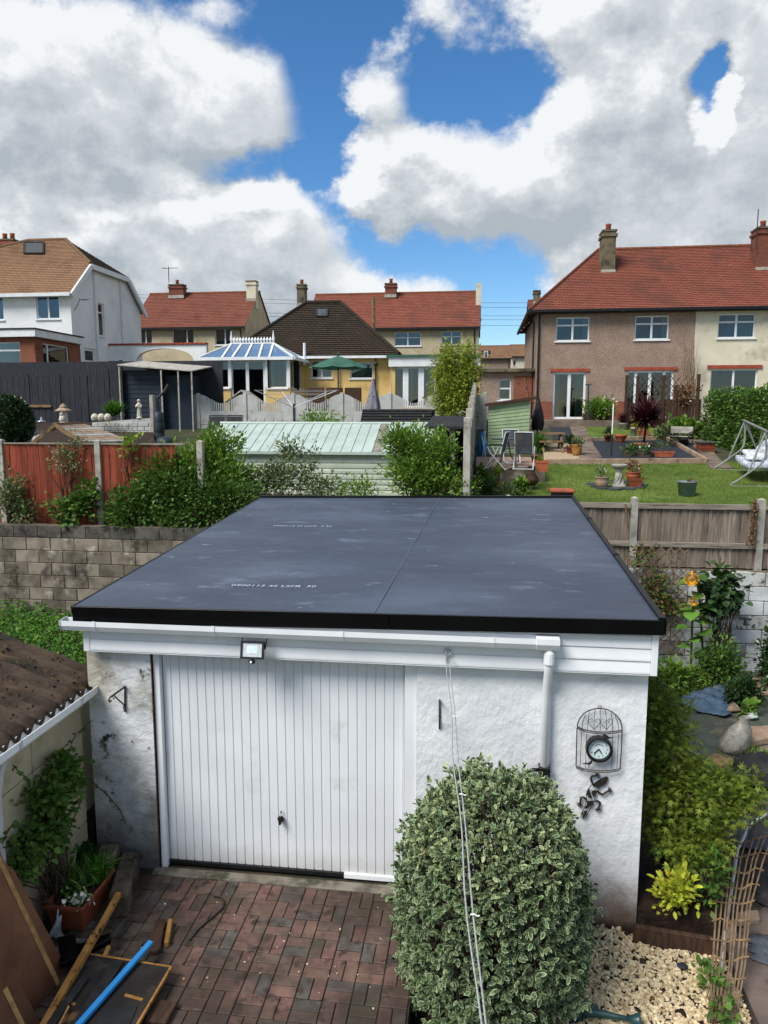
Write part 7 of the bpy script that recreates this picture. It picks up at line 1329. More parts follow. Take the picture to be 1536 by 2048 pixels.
# willow trellis panel lying over the path edge
def WZ(x, y): return PZ(x, y, -.17 + .55 * max(0, 2045 - y) / 470)
t = thing('willow_trellis', PR(1440, 2040), 'fan-shaped woven willow trellis leaning over the path', 'trellis'); rr = random.Random(2)
nv = 9
def vline(f): return [(1416 + 54 * f, 2046), (1424 + 66 * f, 1930), (1434 + 66 * f, 1815), (1437 + 88 * f, 1720), (1447 + 118 * f, 1640 - 20 * f), (1455 + 150 * f, 1600 - 30 * f)]
for i in range(nv): f = i / (nv - 1); pts = [WZ(x + rr.uniform(-2, 2), y) for x, y in vline(f)]; MB().tube(pts, [.008, .008, .008, .007, .006, .004], 5).build('upright_rod', 'trellis', t)
for j in range(15):
    g = (j + .3) / 15 * 5; i0 = int(g); fr = g - i0; row = []
    for f in (-.12, .15, .4, .65, .9, 1.1): v_ = vline(f); x = v_[i0][0] * (1 - fr) + v_[min(5, i0 + 1)][0] * fr; y = v_[i0][1] * (1 - fr) + v_[min(5, i0 + 1)][1] * fr; row.append(WZ(x, y + rr.uniform(-4, 4)) + V((0, 0, .012 * (1 if int(f * 10) % 2 else -1))))
    MB().tube(row, .0075, 5).build('cross_rod', 'wood_old', t)
t = shrub('trailing_weed', 'green bindweed growing through the foot of the willow trellis', 'weed', PR(1425, 2046), [(PZ(1432, 1985, -.1), (.035, .34, .07), 1)], 30, 5, .03, .05, 'broad', 'leaf_mid', 31, nst=6, sr=.005)
# sheets, slabs and rubbish on the plot
def lumpy(name, label, cat, pix, mt, z=.03, amp=.05, seed=0, n=14):
    """a crumpled sheet over a photo outline of four corners on the ground"""
    q = [PR(*p, z) for p in pix]; rg = random.Random(seed); fx = [rg.uniform(3, 9) for _ in range(6)]; rows = []
    for j in range(n + 1):
        r = []
        for i in range(n + 1):
            p = q[0].lerp(q[1], i / n).lerp(q[3].lerp(q[2], i / n), j / n); e = min(1, 3 * min(i, j, n - i, n - j) / n + .25); p = p + V((rg.uniform(-.01, .01) + .03 * math.sin(j * 1.3 + seed), rg.uniform(-.01, .01), amp * e * (abs(math.sin(p.x * fx[0] + p.y * fx[1])) * .6 + abs(math.sin(p.y * fx[2] - p.x * fx[3])) * .6 + rg.uniform(0, .3)))); r.append(p)
        rows.append(r)
    m = MB().grid(rows); a = np.array(m.v); o = m.build(name, mt, smooth=True); sd_ = o.modifiers.new('thick', 'SOLIDIFY'); sd_.thickness = .006; return tag(o, label, cat)
lumpy('weed_fabric', 'large faded grey-green weed fabric spread over the plot', 'fabric', [(1345, 1405), (1560, 1385), (1600, 1535), (1330, 1560)], 'weed_fabric_green', .0, .05, 1, 22)
lumpy('tarpaulin', 'crumpled faded blue tarpaulin on the bare plot', 'tarpaulin', [(1346, 1400), (1476, 1360), (1456, 1436), (1392, 1424)], 'tarp_blue', .06, .09, 2, 26)
lumpy('roofing_felt', 'crumpled black roofing felt sheet beside the grass tuft', 'roofing felt', [(1466, 1522), (1570, 1512), (1590, 1590), (1462, 1568)], 'felt', .04, .14, 3)
lumpy('roofing_felt', 'flat grey-black felt sheet under the willow trellis', 'roofing felt', [(1448, 1590), (1570, 1585), (1590, 1715), (1440, 1690)], 'weed_fabric', .01, .05, 4)
lumpy('roofing_felt', 'torn felt offcut in two greys beside the path', 'roofing felt', [(1500, 1735), (1560, 1725), (1570, 1830), (1510, 1800)], 'felt', .02, .04, 5)
lumpy('roofing_felt', 'small dark felt offcut next to the pale bricks', 'roofing felt', [(1492, 1868), (1560, 1872), (1560, 1940), (1505, 1918)], 'weed_fabric', .02, .03, 6)
def slab(name, label, cat, pix, mt, h, z=.02, bev=.012): o = MB().prism([PR(*p, z) for p in pix], (0, 0, h)).build(name, mt, bevel=bev); return tag(o, label, cat)
slab('paving_slab', 'worn pinkish paving slab at the back of the plot beside the tarpaulin', 'slab', [(1478, 1375), (1500, 1362), (1560, 1366), (1560, 1392), (1500, 1392)], 'slab', .06)
slab('paving_slab', 'broken buff slab piece at the corner of the tarpaulin', 'slab', [(1452, 1425), (1466, 1402), (1482, 1424)], 'slab', .04, .06)
slab('paving_slab', 'small pale broken slab beside the clear bag', 'slab', [(1488, 1418), (1510, 1416), (1516, 1438), (1494, 1440)], 'block_white', .04, .06)
slab('stone_block', 'long mottled pink stone block beside the clear bag', 'stone', [(1482, 1482), (1492, 1466), (1560, 1462), (1560, 1484), (1500, 1496)], 'slab', .09, .06)
slab('stone_block', 'ochre stone underneath the long pink block', 'stone', [(1475, 1500), (1485, 1490), (1560, 1488), (1560, 1510), (1490, 1512)], 'stone_block', .055, .0)
slab('timber_offcut', 'pale worn timber offcut beside the grass tuft', 'timber', [(1418, 1530), (1425, 1514), (1468, 1526), (1462, 1548)], 'wood_old', .06, .03)
slab('paver_block', 'pale buff brick lying flat beside the willow trellis', 'brick', [(1470, 1836), (1515, 1830), (1520, 1850), (1474, 1856)], 'slab', .06, .0); slab('paver_block', 'pale buff brick lying under the willow trellis', 'brick', [(1445, 1852), (1470, 1848), (1474, 1884), (1450, 1888)], 'slab', .06, .0)
b = PR(1462, 1505); s = mpp(b); t = thing('plastic_bag', b, 'knotted clear plastic bag full of rubble on the weed fabric', 'bag'); m = MB(); rg = random.Random(4); n = 18; rows = []
for z, r in ((0, .6), (.06, .95), (.16, 1.02), (.28, .92), (.40, .75), (.50, .42), (.56, .30), (.62, .36)): rows.append([b + V((math.cos(2 * math.pi * k / n) * r * 28 * s * (1 + .08 * math.sin(k * 2.9 + z * 20)) + z * .22, math.sin(2 * math.pi * k / n) * r * 24 * s * (1 + .1 * math.sin(k * 4 + z * 30)), z * 76 * s / .62)) for k in range(n)] )
for r in rows: r.append(r[0])
m.grid(rows); m.build('bag', 'clear_bag', t, smooth=True)
for k in range(7): q = b + V((rg.uniform(-.07, .07), rg.uniform(-.07, .03), rg.uniform(.03, .12))); MB().ball(q, rg.uniform(.025, .045), 7, 5, .8).build('rubble', 'slab', t)
q = [PR(x_, y_, z_) for x_, y_, z_ in ((1440, 1950, .02), (1460, 1800, .05), (1475, 1700, .08), (1500, 1650, .12), (1536, 1625, .14), (1590, 1610, .15))]; o = MB().tube(q, .014, 8).build('hose', 'upvc_grey', smooth=True); tag(o, 'pale grey hose curving under the willow trellis', 'hose')
q = [PZ(x_, y_, .14) for x_, y_ in ((1400, 1398), (1440, 1387), (1490, 1378), (1545, 1372))]; o = MB().tube(q, [.01, .012, .01, .006], 6).build('cut_branch', 'rust_metal'); tag(o, 'thin brown cut branch lying across the tarpaulin', 'branch')
for lb, px_, py_, n_, sz, mt_ in (('tuft of green grass between the felt and the stone block', 1500, 1512, 120, .16, 'leaf_bright'), ('thin grass tuft beside the pale timber offcut', 1455, 1545, 60, .13, 'leaf_bright')):
    b = PZ(px_, py_); rg = np.random.default_rng(n_); P = np.array(b) + rg.normal(0, 1, (n_, 3)) * [.14, .06, 0]; t = thing('grass_tuft', b, lb, 'grass'); leaves('blades', P, rg.normal(0, .45, (n_, 3)) + [0, 0, 1], sz * rg.uniform(.6, 1.2, n_), 'blade', mt_, t, 1)
b = PZ(1392, 1545); t = thing('lavender', b, 'small purple-flowered plant at the edge of the maple', 'plant'); rg = np.random.default_rng(2); P = np.array(b) + rg.normal(0, .05, (70, 3)) * [1, 1, .5] + [0, 0, .12]; leaves('foliage', P, rg.normal(0, .5, (70, 3)) + [0, 0, 1], .07, 'leaf', 'leaf_mid', t, 1); P = np.array(b) + rg.normal(0, .04, (40, 3)) * [1, 1, .4] + [0, 0, .2]; leaves('flower', P, rg.normal(0, .6, (40, 3)) + [0, 0, 1], .03, 'broad', 'petal_purple', t, 2)
# back bed
b = PZ(1383, 1384); s = mpp(b); t = thing('dome_shrub', b, 'small dense bright green dome-shaped shrub behind the tarpaulin', 'shrub'); rg = np.random.default_rng(3); P, D = shell_pts(rg, b + V((0, 0, .17)), (.24, .24, .2), 1900, .35, .4); leaves('foliage', P[P[:, 2] > .01], D[P[:, 2] > .01], .045, 'leaf', 'leaf_bright', t, 3); stems('stem', b, [V(P[i]) for i in range(8)], .01, 'bark', t)
b = PZ(1388, 1352); o = MB().tube([b + V((-.1, 0, .1)), b + V((.12, -.05, .1))], .055, 10).build('drain_pipe_piece', 'upvc'); tag(o, 'short length of white pipe behind the dome shrub', 'pipe')
def bed(name, label, px_, py_, w, h, n, ls, shape, mt, seed, fl=None, cat='plant', Y=None, dep=.7):
    b = PZ(px_, py_); 
    if Y: b = V((PY(px_, py_, Y).x, Y, 0))
    s = mpp(b + V((0, 0, .5))); hw, hh = w * s / 2, h * s / 2; return shrub(name, label, cat, b, [(b + V((0, 0, hh)), (hw, hw * dep, hh), 1), (b + V((0, 0, hh * .7)), (hw * 1.1, hw * dep, hh * .6), .6)], n // 9, 9, hw * .16, ls, shape, mt, seed, nst=12, sr=.012, shell=.25, extra=fl)
bed('leafy_bush', 'dense dark green bush with small leaves below the whitewashed wall', 1440, 1356, 90, 120, 1500, .075, 'leaf', 'leaf_mid', 51, Y=11.0)
bed('leafy_bush', 'mid-green leafy growth hugging the garage corner below the trellis', 1345, 1352, 62, 80, 800, .09, 'leaf', 'leaf_bright', 52, Y=10.7)
bed('leafy_bush', 'low dark bedding plant with yellow flowers beside the paving slab', 1490, 1372, 70, 66, 800, .08, 'leaf', 'leaf_dark', 53, ('petal_yellow', 12, .05, 'broad'), Y=10.4)
bed('flowering_shrub', 'tall dark shrub with white flower spikes against the whitewashed wall', 1545, 1350, 60, 160, 1400, .07, 'leaf', 'leaf_dark', 54, ('petal_white', 60, .05, 'broad'), Y=11.1)
bed('leafy_bush', 'rusty brown low groundcover at the garage corner', 1335, 1392, 50, 40, 300, .06, 'leaf', 'leaf_dry', 55, Y=9.6); bed('leafy_bush', 'broad yellow-green leaves in front of the dark bush', 1500, 1388, 30, 34, 90, .10, 'broad', 'leaf_bright', 56, Y=10.0)
def tall(name, label, base, pts, leafz, n, ls, mt, seed, head=None, cat='plant'):
    t = thing(name, base, label, cat); rg = np.random.default_rng(seed); MB().tube(pts, [.016] * (len(pts) - 1) + [.01], 6).build('stem', 'leaf_mid', t); P = []; D = []
    for i in range(n): f = leafz[0] + (leafz[1] - leafz[0]) * (i + .5) / n; k = f * (len(pts) - 1); j = min(int(k), len(pts) - 2); p = V(pts[j]).lerp(V(pts[j + 1]), k - j); a = i * 2.4; P.append(p); D.append((math.cos(a), math.sin(a) - .25, .05 + rg.uniform(-.4, .25)))
    leaves('leaf', P, D, ls * rg.uniform(.7, 1.2, n), 'broad', mt, t, seed, .4)
    if head: c, r = head; c = V(c); nrm = V((-.35, -.8, .25)).normalized(); u = nrm.orthogonal().normalized(); w = nrm.cross(u); m = MB(); m.lathe([(.001, 0), (r * .4, .0), (r * .35, .02), (.001, .03)], (0, 0, 0), 14); m.v = [tuple(c + u * a + w * b_ + nrm * z) for a, b_, z in m.v]; m.build('flower_disc', 'wood_orange', t); ang_ = np.linspace(0, 6.28, 27)[:-1]; leaves('petal', [c + (u * math.cos(a) + w * math.sin(a)) * r * .36 for a in ang_], [u * math.cos(a) + w * math.sin(a) + nrm * .25 for a in ang_], r * .75, 'leaf', 'petal_yellow', t, 5, .2)
    return t
Ys = 11.3; B0 = PY(1406, 1350, Ys); B0.z = 0
tall('sunflower', 'tall sunflower with drooping orange-yellow head against the whitewashed wall', B0, [B0, PY(1405, 1290, Ys), PY(1400, 1210, Ys), PY(1393, 1150, Ys), PY(1384, 1158, Ys - .1)], (.2, .85), 12, .27, 'leaf_mid', 3, (PY(1383, 1157, Ys - .16), .11))
B1 = PY(1382, 1352, Ys); B1.z = 0; tall('sunflower', 'shorter sunflower with small yellow head beside the tall one', B1, [B1, PY(1383, 1290, Ys), PY(1385, 1230, Ys), PY(1387, 1205, Ys - .05)], (.2, .95), 10, .24, 'leaf_bright', 4, (PY(1387, 1202, Ys - .1), .07))
b = PY(1440, 1310, 11.5); b.z = 0; t = thing('sapling', b, 'bushy dark-leaved sapling standing against the whitewashed wall', 'sapling'); rg = np.random.default_rng(5); P, D = clumps(rg, [(PY(1445, 1190, 11.45), (.30, .16, .36), 1), (PY(1438, 1160, 11.45), (.2, .12, .2), .4)], 70, 7, .07, .3, -.3); D[:, 2] -= .5; leaves('foliage', P, D, .12 * rg.uniform(.7, 1.15, len(P)), 'broad', 'leaf_dark', t, 2, .6); stems('stem', b, [V(P[i]) for i in range(0, len(P), 24)], .014, 'bark', t)
# lattice with dying climber
t = thing('wall_trellis', (1.9, 11.86, .3), 'leaning brown diamond trellis on the whitewashed wall behind the garage', 'trellis'); x0, x1, z0, z1 = PY(1262, 1200, 11.86).x, PY(1372, 1200, 11.86).x, .25, PY(1330, 1095, 11.86).z
for i in range(-9, 13):
    for s_ in (-1, 1):
        xa = x0 + i * .14; xb = xa + (z1 - z0) * .9 * 1.0; a, b_ = (xa, z0), (xb, z1)
        if s_ < 0: a, b_ = (xa, z1), (xb, z0)
        t0 = max(0, (x0 - a[0]) / (b_[0] - a[0])); t1 = min(1, (x1 - a[0]) / (b_[0] - a[0]))
        if t1 - t0 > .05: MB().bar((a[0] + (b_[0] - a[0]) * t0, 11.87 + .012 * s_, a[1] + (b_[1] - a[1]) * t0), (a[0] + (b_[0] - a[0]) * t1, 11.87 + .012 * s_, a[1] + (b_[1] - a[1]) * t1), .02, .008, (0, 1, 0)).build('lath', 'trellis', t)
b = V((1.75, 11.75, 0)); t = thing('climber', b, 'half-dead olive-brown climber tangled on the diamond trellis', 'climber'); rg = np.random.default_rng(8); P, D = clumps(rg, [(PY(1310, 1180, 11.8), (.32, .08, .38), 1), (PY(1340, 1215, 11.8), (.25, .08, .25), .6), (PY(1290, 1110, 11.8), (.2, .06, .14), .3)], 130, 8, .06, .1, 0); k = rg.random(len(P)) < .5; leaves('foliage', P[k], D[k], .07, 'leaf', 'leaf_mid', t, 1); leaves('dead_foliage', P[~k], D[~k], .065, 'leaf', 'leaf_dry', t, 2); stems('stem', b, [V(P[i]) for i in rg.choice(len(P), 30)], .012, 'bark', t, wob=.14)
b = PY(1512, 1095, 12.05); t = thing('dead_ivy', b, 'strip of dead brown ivy leaves beside the concrete post', 'ivy'); rg = np.random.default_rng(2); n = 130; f = rg.random(n); P = np.array([PY(1508 - 6 * q + rg.normal(0, 4), 1000 + 92 * q, 12.04) for q in f]); leaves('foliage', P, rg.normal(0, .6, (n, 3)) + [0, -1, -.3], .06, 'leaf', 'leaf_dry', t, 2); MB().tube([PY(1512, 1000, 12.08), PY(1504, 1092, 12.08)], .008, 5).build('stem', 'bark', t)
q0, q1 = PY(1257, 1063, 12.0), PY(1251, 1008, 12.0); o = MB().tube([q0, q1], .014, 6).build('bamboo_cane', 'dead_stem'); tag(o, 'bare cane leaning on the grey fence beside the concrete post', 'cane')

# ------------------------------------------------------------------ left side: weedy strip, brambles, privet
struct(MB().prism([(-10.6, 5.9, .0), (-3.45, 5.9, .0), (-3.45, 11.95, .0), (-10.6, 11.95, .0)], (0, 0, .45)).build('weedy_bank', 'soil'))
rg = np.random.default_rng(31); n = 34000; x = rg.uniform(-9.4, -3.46, n); y = rg.uniform(6.3, 11.95, n); z = .45 + .22 * rg.random(n) ** 1.3 * (1 + .5 * np.sin(x * 2.1) * np.sin(y * 1.7)); o = leaves('weeds', np.stack([x, y, z], 1), np.stack([rg.normal(0, .8, n), rg.normal(-.2, .8, n), rg.uniform(-.1, .9, n)], 1), .07 * rg.uniform(.5, 1.4, n), 'leaf', 'weeds', None, 3); tag(o, 'lush green weeds covering the bank left of the garage', 'weeds', kind='stuff')
def hedge_px(name, label, cat, ells, Y, ncl, per, cr, ls, shape, mt, seed, fl=None, base=None, nst=14, up=.35):
    e = [(PY(x, y, Y + dy), (w * mpp(PY(x, y, Y)), d, h * mpp(PY(x, y, Y))), wt) for x, y, w, h, d, dy, wt in ells]; c = e[0][0]; b = base or V((c.x, Y, 2.08)); return shrub(name, label, cat, b, e, ncl, per, cr, ls, shape, mt, seed, nst=nst, sr=.014, up=up, shell=.2, extra=fl)
hedge_px('bramble', 'tangled bramble with pale flowers spilling over the grey block wall', 'bramble', [(290, 1005, 75, 42, .3, 0, 1.2), (360, 985, 90, 55, .4, 0, 1.8), (250, 1032, 50, 24, .25, -.15, .7), (430, 1000, 70, 45, .4, .1, 1.4), (330, 950, 60, 40, .3, .1, .8)], 12.35, 950, 10, .08, .09, 'leaf', 'leaf_mid', 61, ('petal_pink', 60, .035, 'broad'))
hedge_px('privet', 'tall yellow-green privet beside the end of the red fence', 'shrub', [(350, 935, 70, 45, .35, .1, 1.2), (420, 925, 55, 55, .4, .3, 1.4), (455, 955, 55, 50, .4, .2, 1.2), (430, 885, 22, 28, .2, .3, .3), (470, 890, 10, 24, .1, .3, .12), (300, 960, 40, 40, .25, 0, .6)], 12.55, 950, 11, .075, .08, 'leaf', 'leaf_bright', 62, ('petal_white', 26, .04, 'broad'), up=.7)
hedge_px('climber', 'straggling climber with brown stems in front of the pale shed wall', 'climber', [(560, 955, 70, 28, .35, .2, 1.2), (580, 905, 30, 28, .2, .4, .4), (650, 975, 70, 18, .3, .1, .8), (500, 975, 50, 26, .4, 0, .9), (620, 920, 14, 30, .15, .4, .2)], 12.9, 460, 9, .08, .07, 'leaf', 'leaf_grey', 63, nst=40)
hedge_px('bramble', 'dense dark bramble where the block wall meets the garage roof', 'bramble', [(480, 990, 50, 32, .3, 0, 1), (400, 1025, 60, 28, .22, -.1, 1), (340, 1042, 60, 18, .18, -.15, .7)], 12.3, 330, 9, .07, .07, 'leaf', 'leaf_mid', 64, ('leaf_dry', 60, .06, 'leaf'), nst=30)
hedge_px('privet', 'large dense privet with white flowers between the shed and the concrete post', 'shrub', [(845, 950, 85, 45, .4, 0, 1.8), (830, 900, 55, 42, .35, .1, 1), (885, 905, 26, 40, .3, 0, .5), (870, 965, 60, 28, .4, 0, .8), (795, 880, 20, 28, .2, .1, .3)], 12.9, 1200, 10, .08, .075, 'leaf', 'leaf_bright', 65, ('petal_white', 34, .05, 'broad'), up=.6)
hedge_px('privet', 'low leafy growth along the rear edge of the garage roof', 'shrub', [(720, 980, 60, 18, .25, 0, 1), (930, 972, 30, 22, .25, 0, .6)], 12.6, 110, 8, .07, .065, 'leaf', 'leaf_bright', 66)
hedge_px('climbing_rose', 'rose-like climber hanging over the top of the red fence', 'climber', [(130, 915, 40, 32, .16, 0, 1), (150, 890, 25, 14, .1, .1, .4)], 12.25, 70, 8, .06, .06, 'leaf', 'leaf_grey', 67, ('petal_pink', 14, .04, 'broad'), base=V((PY(130, 950, 12.3).x, 12.3, 2.1)))
hedge_px('weed_clump', 'tall mixed weeds at the far left foot of the red fence', 'weed', [(20, 990, 32, 55, .25, 0, 1), (45, 1025, 30, 20, .2, 0, .4)], 12.2, 110, 9, .08, .08, 'leaf', 'leaf_grey', 68)
hedge_px('weed_clump', 'spreading weeds on top of the block wall by the concrete post', 'weed', [(135, 1022, 48, 24, .2, 0, 1), (180, 985, 24, 16, .12, .05, .3), (160, 1005, 30, 24, .15, 0, .5)], 12.2, 80, 8, .07, .09, 'broad', 'leaf_mid', 69)
hedge_px('trailing_weed', 'few bright leaves trailing over the red fence capping', 'weed', [(262, 888, 24, 10, .1, 0, 1), (250, 900, 8, 12, .06, 0, .3)], 12.3, 14, 5, .05, .08, 'broad', 'leaf_lime', 70, base=V((PY(262, 900, 12.5).x, 12.55, 2.1)))

# ------------------------------------------------------------------ concrete outbuilding on the left
t = thing('sectional_garage', (-3.9, 4.8, 0), 'cream concrete panel outbuilding with mossy corrugated roof', 'outbuilding'); xw = -3.47
for i, (ya, yb) in enumerate(((2.4, 3.3), (3.3, 4.2), (4.2, 5.12), (5.12, 5.86))):
    for j, (za, zb) in enumerate(((-.05, .42), (.42, .84), (.84, 1.26), (1.26, 1.56))): MB().box(xw - .06, xw, ya + .004, yb - .004, za + .004, zb - .004).build('wall_panel', 'panel_cream', t, bevel=.006)
MB().box(xw - .12, xw - .062, 2.4, 6.2, -.1, 1.58).build('wall_core', 'panel_cream', t); MB().box(-7, xw - .13, 6.1, 6.2, -.1, 1.6).build('end_wall', 'panel_cream', t)
m = MB(); rows = []; n = 306; nx = 24
for i in range(nx + 1):
    f = i / nx; rows.append([V((-3.36 - 2.6 * f, 2.3 + 3.82 * k / n, 1.71 + .85 * f + .042 * math.sin(k / n * 3.82 / .075 * 6.283 / 2) + .009 * math.sin(k * .9 + i * 2.3) * math.sin(i * 1.9 + k * .23) - (.022 if i % 8 == 7 else 0))) for k in range(n + 1)])
m.grid(rows); rf = m.build('corrugated_roof', 'moss_sheet', t, smooth=True); sd_ = rf.modifiers.new('thick', 'SOLIDIFY'); sd_.thickness = .014; sd_.offset = -1
rg = np.random.default_rng(2)
for k in range(5): MB().bar((-3.5 - .5 * k, 2.3, 1.70 + .85 * .5 * k / 2.6 + .0), (-3.5 - .5 * k, 6.1, 1.70 + .85 * .5 * k / 2.6), .05, .04).build('purlin', 'wood_dark', t)
n = 1400; f = rg.random(n); yk = rg.uniform(3.2, 6.1, n); P = np.stack([-3.37 - 2.2 * f, yk, 1.735 + .72 * f], 1); o = leaves('moss_tufts', P, rg.normal(0, .7, (n, 3)) + [0, 0, .6], .030 * rg.uniform(.3, 1.2, n), 'broad', 'moss_tuft', t, 3); o['kind'] = 'stuff'
GP = [(-.03, .05), (-.035, -.01), (-.015, -.035), (.03, -.035), (.05, -.01), (.052, .05), (.045, .05), (.043, -.006), (.026, -.028), (-.012, -.028), (-.028, -.006), (-.024, .05)]
gt = MB().prism([(-3.36 + a, 2.4, 1.645 + b_) for a, b_ in GP], (0, 3.56, 0)).build('gutter', 'upvc', t)
for y_ in (3.6, 4.75, 5.6): MB().prism([(-3.36 + a * 1.12, y_, 1.645 + b_ * 1.12) for a, b_ in GP], (0, .03, 0)).build('gutter_bracket', 'upvc_grey', gt)
MB().tube([(-3.36, 4.62, 1.61), (-3.40, 4.62, 1.5), (-3.43, 4.62, 1.3), (-3.43, 4.62, .0)], .034, 8).build('downpipe', 'upvc_grey', t)
MB().box(xw + .003, xw + .02, 2.4, 5.86, 1.565, 1.60).build('wall_plate', 'wood_dark', t)
# climber on its wall
b = V((-3.36, 5.1, .1)); t = thing('climbing_plant', b, 'green leafy climber covering the cream concrete panel wall', 'climber'); rg = np.random.default_rng(71)
ells = [(PX(px_, py_, -3.36), (.09, w, h), wt) for px_, py_, w, h, wt in ((95, 1590, .22, .2, 1), (130, 1530, .16, .14, .6), (70, 1680, .22, .2, 1), (110, 1640, .2, .2, 1), (140, 1560, .12, .12, .4), (40, 1730, .1, .14, .4))]
P, D = clumps(rg, ells, 230, 9, .045, .15, .1); D[:, 0] += .5; leaves('foliage', P, D, .05 * rg.uniform(.6, 1.3, len(P)), 'broad', 'leaf_mid', t, 2); stems('stem', b, [V(P[i]) for i in rg.choice(len(P), 24)], .01, 'bark', t, wob=.12)
m = MB(); LP = []; LD = []
for pts in ([(130, 1520), (150, 1470), (185, 1440)], [(150, 1560), (180, 1560), (215, 1590), (240, 1620), (250, 1645)], [(60, 1560), (40, 1545), (25, 1530)], [(30, 1640), (12, 1670), (5, 1690)]):
    q = [PX(x_, y_, -3.36) if x_ < 160 else PY(x_, y_, 5.84) for x_, y_ in pts]; m.tube(q, .004, 4)
    for a, c in zip(q[:-1], q[1:]):
        for k in range(4): LP.append(a.lerp(c, k / 4)); LD.append((rg.normal(0, .6), -.6, rg.normal(0, .6)))
m.build('trailing_stems', 'bark', t); leaves('trailing_leaves', LP, LD, .04, 'broad', 'leaf_mid', t, 5)
# terracotta trough with plants
b = V((-3.19, 5.22, 0)); t = thing('planter_trough', b, 'large terracotta trough planted with ferns beside the cream wall', 'planter'); r = [(.78, 0), (.9, .2), (1.0, .205), (1.0, .24), (.88, .24), (.86, .17)]; m = MB(); vs = [(b.x + sx * .17 * q, b.y + sy * .27 * q, z) for q, z in r for sx, sy in ((-1, -1), (1, -1), (1, 1), (-1, 1))]
m.add(vs, [(i * 4 + k, i * 4 + (k + 1) % 4, i * 4 + 4 + (k + 1) % 4, i * 4 + 4 + k) for i in range(5) for k in range(4)] + [(3, 2, 1, 0)]); m.build('trough', 'terracotta_dark', t, bevel=.008); MB().box(b.x - .14, b.x + .14, b.y - .22, b.y + .22, .16, .18).build('compost', 'soil', t)
rg = np.random.default_rng(5)
for c, n_, L_, mt_, shp in (((0.05, .2, .2), 240, .17, 'fern', 'blade'), ((-.08, .05, .2), 160, .2, 'leaf_mid', 'blade'), ((-.1, .25, .32), 120, .07, 'leaf_dark', 'broad'), ((.06, -.14, .2), 90, .035, 'petal_white', 'broad'), ((.04, -.13, .19), 160, .04, 'leaf_bright', 'leaf')):
    P = np.array(b) + np.array(c) + rg.normal(0, .045, (n_, 3)); leaves('plant' if L_ > .05 else 'bedding_plant', P, rg.normal(0, .55, (n_, 3)) + [0, 0, .9], L_ * rg.uniform(.6, 1.2, n_), shp, mt_, t, 7)
# blocks, boards and offcuts on the drive
def obj_bar(name, label, cat, p, q, w, h, mt, bev=.006, up=(0, 0, 1)): o = MB().bar(p, q, w, h, up).build(name, mt, bevel=bev); return tag(o, label, cat)
obj_bar('sleeper', 'rotten split timber sleeper lying against the garage pier', 'sleeper', PZ(236, 1815, .1), PZ(262, 1722, .1), .15, .2, 'sleeper', .015)
obj_bar('concrete_block', 'mossy concrete block beside the sleeper at the pier foot', 'block', PZ(196, 1770, .12), PZ(222, 1712, .12), .16, .24, 'stone_block', .012)
p, q = PZ(75, 2075, .08), PZ(237, 1788, .24); t = thing('rotten_batten', p, 'long rotten orange-brown batten with nail holes resting on the sleeper', 'batten'); d = (q - p); MB().bar(p, p + d * .68, .05, .05).build('batten_length', 'wood_orange', t, bevel=.004); MB().bar(p + d * .675 + V((.006, 0, 0)), q, .042, .045).build('split_end', 'wood_orange', t, bevel=.004)
t = thing('felted_board', PZ(230, 2000), 'broken roof board with torn black felt lying on the drive', 'board'); z_ = .09; cs = [PZ(178, 1912, z_), PZ(342, 1938, z_), PZ(262, 2075, z_), PZ(60, 2090, z_)]; MB().prism(cs, (0, 0, .018)).build('board', 'felt_board', t); 
for a, c in ((cs[1], cs[2]), (cs[0], cs[1])): MB().bar(a + V((0, 0, .009)), c + V((0, 0, .009)), .016, .022).build('broken_edge', 'wood_orange', t)
MB().prism([PZ(190, 2050, z_ + .02), PZ(205, 2018, z_ + .02), PZ(275, 2012, z_ + .02), PZ(250, 2075, z_ + .02)], (0, 0, .006)).build('felt_patch', 'felt', t)
for a, c in (((120, 1995), (150, 2010)), ((250, 1990), (285, 2000))): MB().bar(PZ(*a, z_ + .02), PZ(*c, z_ + .02), .02, .008).build('splinter', 'wood_orange', t)
MB().box(cs[0].x + .1, cs[0].x + .5, cs[3].y + .1, cs[0].y - .2, .0, z_ - .004).build('bearer', 'wood_dark', t)
obj_bar('plastic_strip', 'bright blue plastic strip lying across the felted board', 'strip', PZ(143, 2066, .135), PZ(302, 1884, .15), .042, .03, 'blue_plastic', .004)
obj_bar('felt_strip', 'black felt strip between the batten and the blue strip', 'strip', PZ(92, 2062, .125), PZ(170, 1955, .125), .06, .012, 'felt', .002); obj_bar('felt_strip', 'wide black felt strip beside the blue plastic strip', 'strip', PZ(146, 2062, .12), PZ(238, 1922, .12), .08, .014, 'felt', .002)
obj_bar('wood_splinter', 'thin pale splinter of wood among the felt strips', 'splinter', PZ(112, 2062, .14), PZ(138, 2012, .14), .012, .01, 'hardboard_edge', .002)
obj_bar('timber_offcut', 'short ochre timber offcut behind the blue plastic strip', 'timber', PZ(333, 1890, .03), PZ(341, 1842, .03), .035, .05, 'wood_orange'); obj_bar('timber_offcut', 'dark brown timber offcut next to the ochre one', 'timber', PZ(310, 1905, .025), PZ(322, 1842, .025), .075, .04, 'wood_dark'); obj_bar('timber_offcut', 'small ochre splinter near the black gutter corner', 'timber', PZ(208, 1915, .1), PZ(218, 1893, .11), .03, .03, 'wood_orange'); obj_bar('timber_offcut', 'wet brown board end under the felted board', 'timber', PZ(310, 2048, .03), PZ(335, 2005, .03), .15, .04, 'wood_dark')
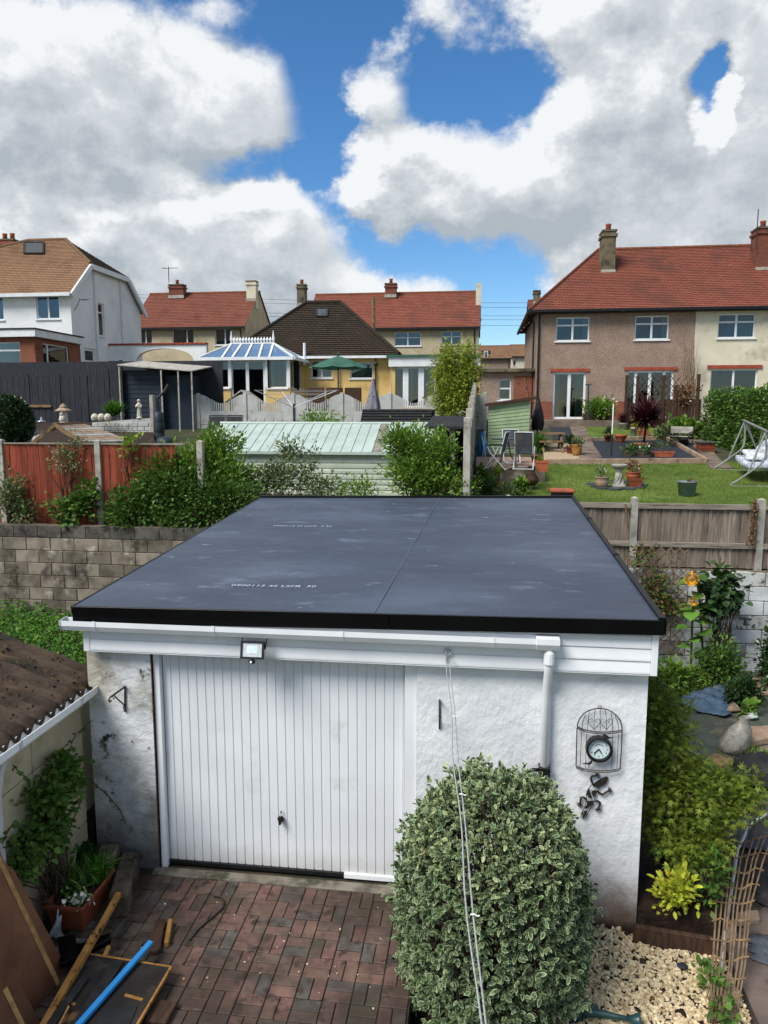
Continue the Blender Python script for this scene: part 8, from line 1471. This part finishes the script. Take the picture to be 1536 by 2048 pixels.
o = MB().prism([PZ(115, 1885, .06), PZ(150, 1880, .06), PZ(155, 1900, .06), PZ(225, 1875, .1), PZ(222, 1888, .1), PZ(155, 1925, .06), PZ(122, 1940, .06)], (0, 0, .05)).build('roof_trim_offcut', 'black_trim', bevel=.006); tag(o, 'black plastic roof trim offcut on the ground behind the batten', 'trim')
b = PZ(108, 1885, .05); t = thing('white_rag', b, 'grubby white rag hanging on the terracotta trough', 'rag'); rows = []
for j in range(7): f = j / 6; w = .015 + .055 * f; rows.append([PY(117 - 4 * f, 1832 + 48 * f, 4.95 - .02 * f) + V((w * (i / 4 - .5) * 2, .02 * math.sin(i * 2 + j), 0)) for i in range(5)])
MB().grid(rows).build('cloth', 'upvc_grey', t, smooth=True); MB().tube([rows[0][2], rows[0][2] + V((0, .02, .06))], .006, 5).build('knot', 'upvc_grey', t)
# sheets leaning at the left
for lb, p0, p1, shift in (('large brown hardboard sheet leaning on the cream wall', (118, 1962), (0, 1712), 0.0), ('second brown hardboard sheet leaning in front of the larger one', (62, 2075), (0, 1945), .0)):
    a = PZ(*p0, .0); c = PX(*p1, -3.30 + (0 if p0[0] == 118 else .14)); up_ = (c - a).normalized(); tp = a + up_ * ((c - a).length * 1.03); t = thing('hardboard_sheet', a, lb, 'board'); L_ = V((-.12, -1.0, 0)).normalized() * 1.3; nr = L_.cross(up_).normalized(); nr = nr if nr.x > 0 else -nr
    MB().prism([a, tp, tp + L_, a + L_], nr * .016).build('sheet', 'hardboard', t); e = nr * .017 + L_.normalized() * .03; MB().bar(a + e, tp + e, .035, .006, nr).build('worn_edge', 'hardboard_edge', t)
    MB().prism([a - L_ * .09 - nr * .03, a - L_ * .05 - nr * .03 + up_ * .9, tp - nr * .03 - up_ * .05, a - nr * .03], nr * .014).build('backing_strip', 'hardboard', t)
# hooked rod on the paving
o = MB().tube([PZ(378, 1880, .012), PZ(400, 1855, .012), PZ(430, 1830, .012), PZ(446, 1815, .012), PZ(449, 1802, .012), PZ(442, 1795, .012), PZ(428, 1793, .012)], [.008, .008, .008, .008, .007, .007, .006], 6).build('hooked_rod', 'black_metal', smooth=True); tag(o, 'thin dark hooked metal rod lying on the block paving', 'rod')
rr = random.Random(15); rg = np.random.default_rng(15)
n = 40; P = np.stack([rg.uniform(-2.6, -.6, n), rg.uniform(4.3, 5.6, n), np.full(n, .006)], 1); o = leaves('leaf_litter', P, rg.normal(0, 1, (n, 3)) * [1, 1, .05], rg.uniform(.006, .02, n), 'broad', 'gravel', None, 2, .2); tag(o, 'scattered pale specks and petals on the block paving', 'litter', kind='stuff')
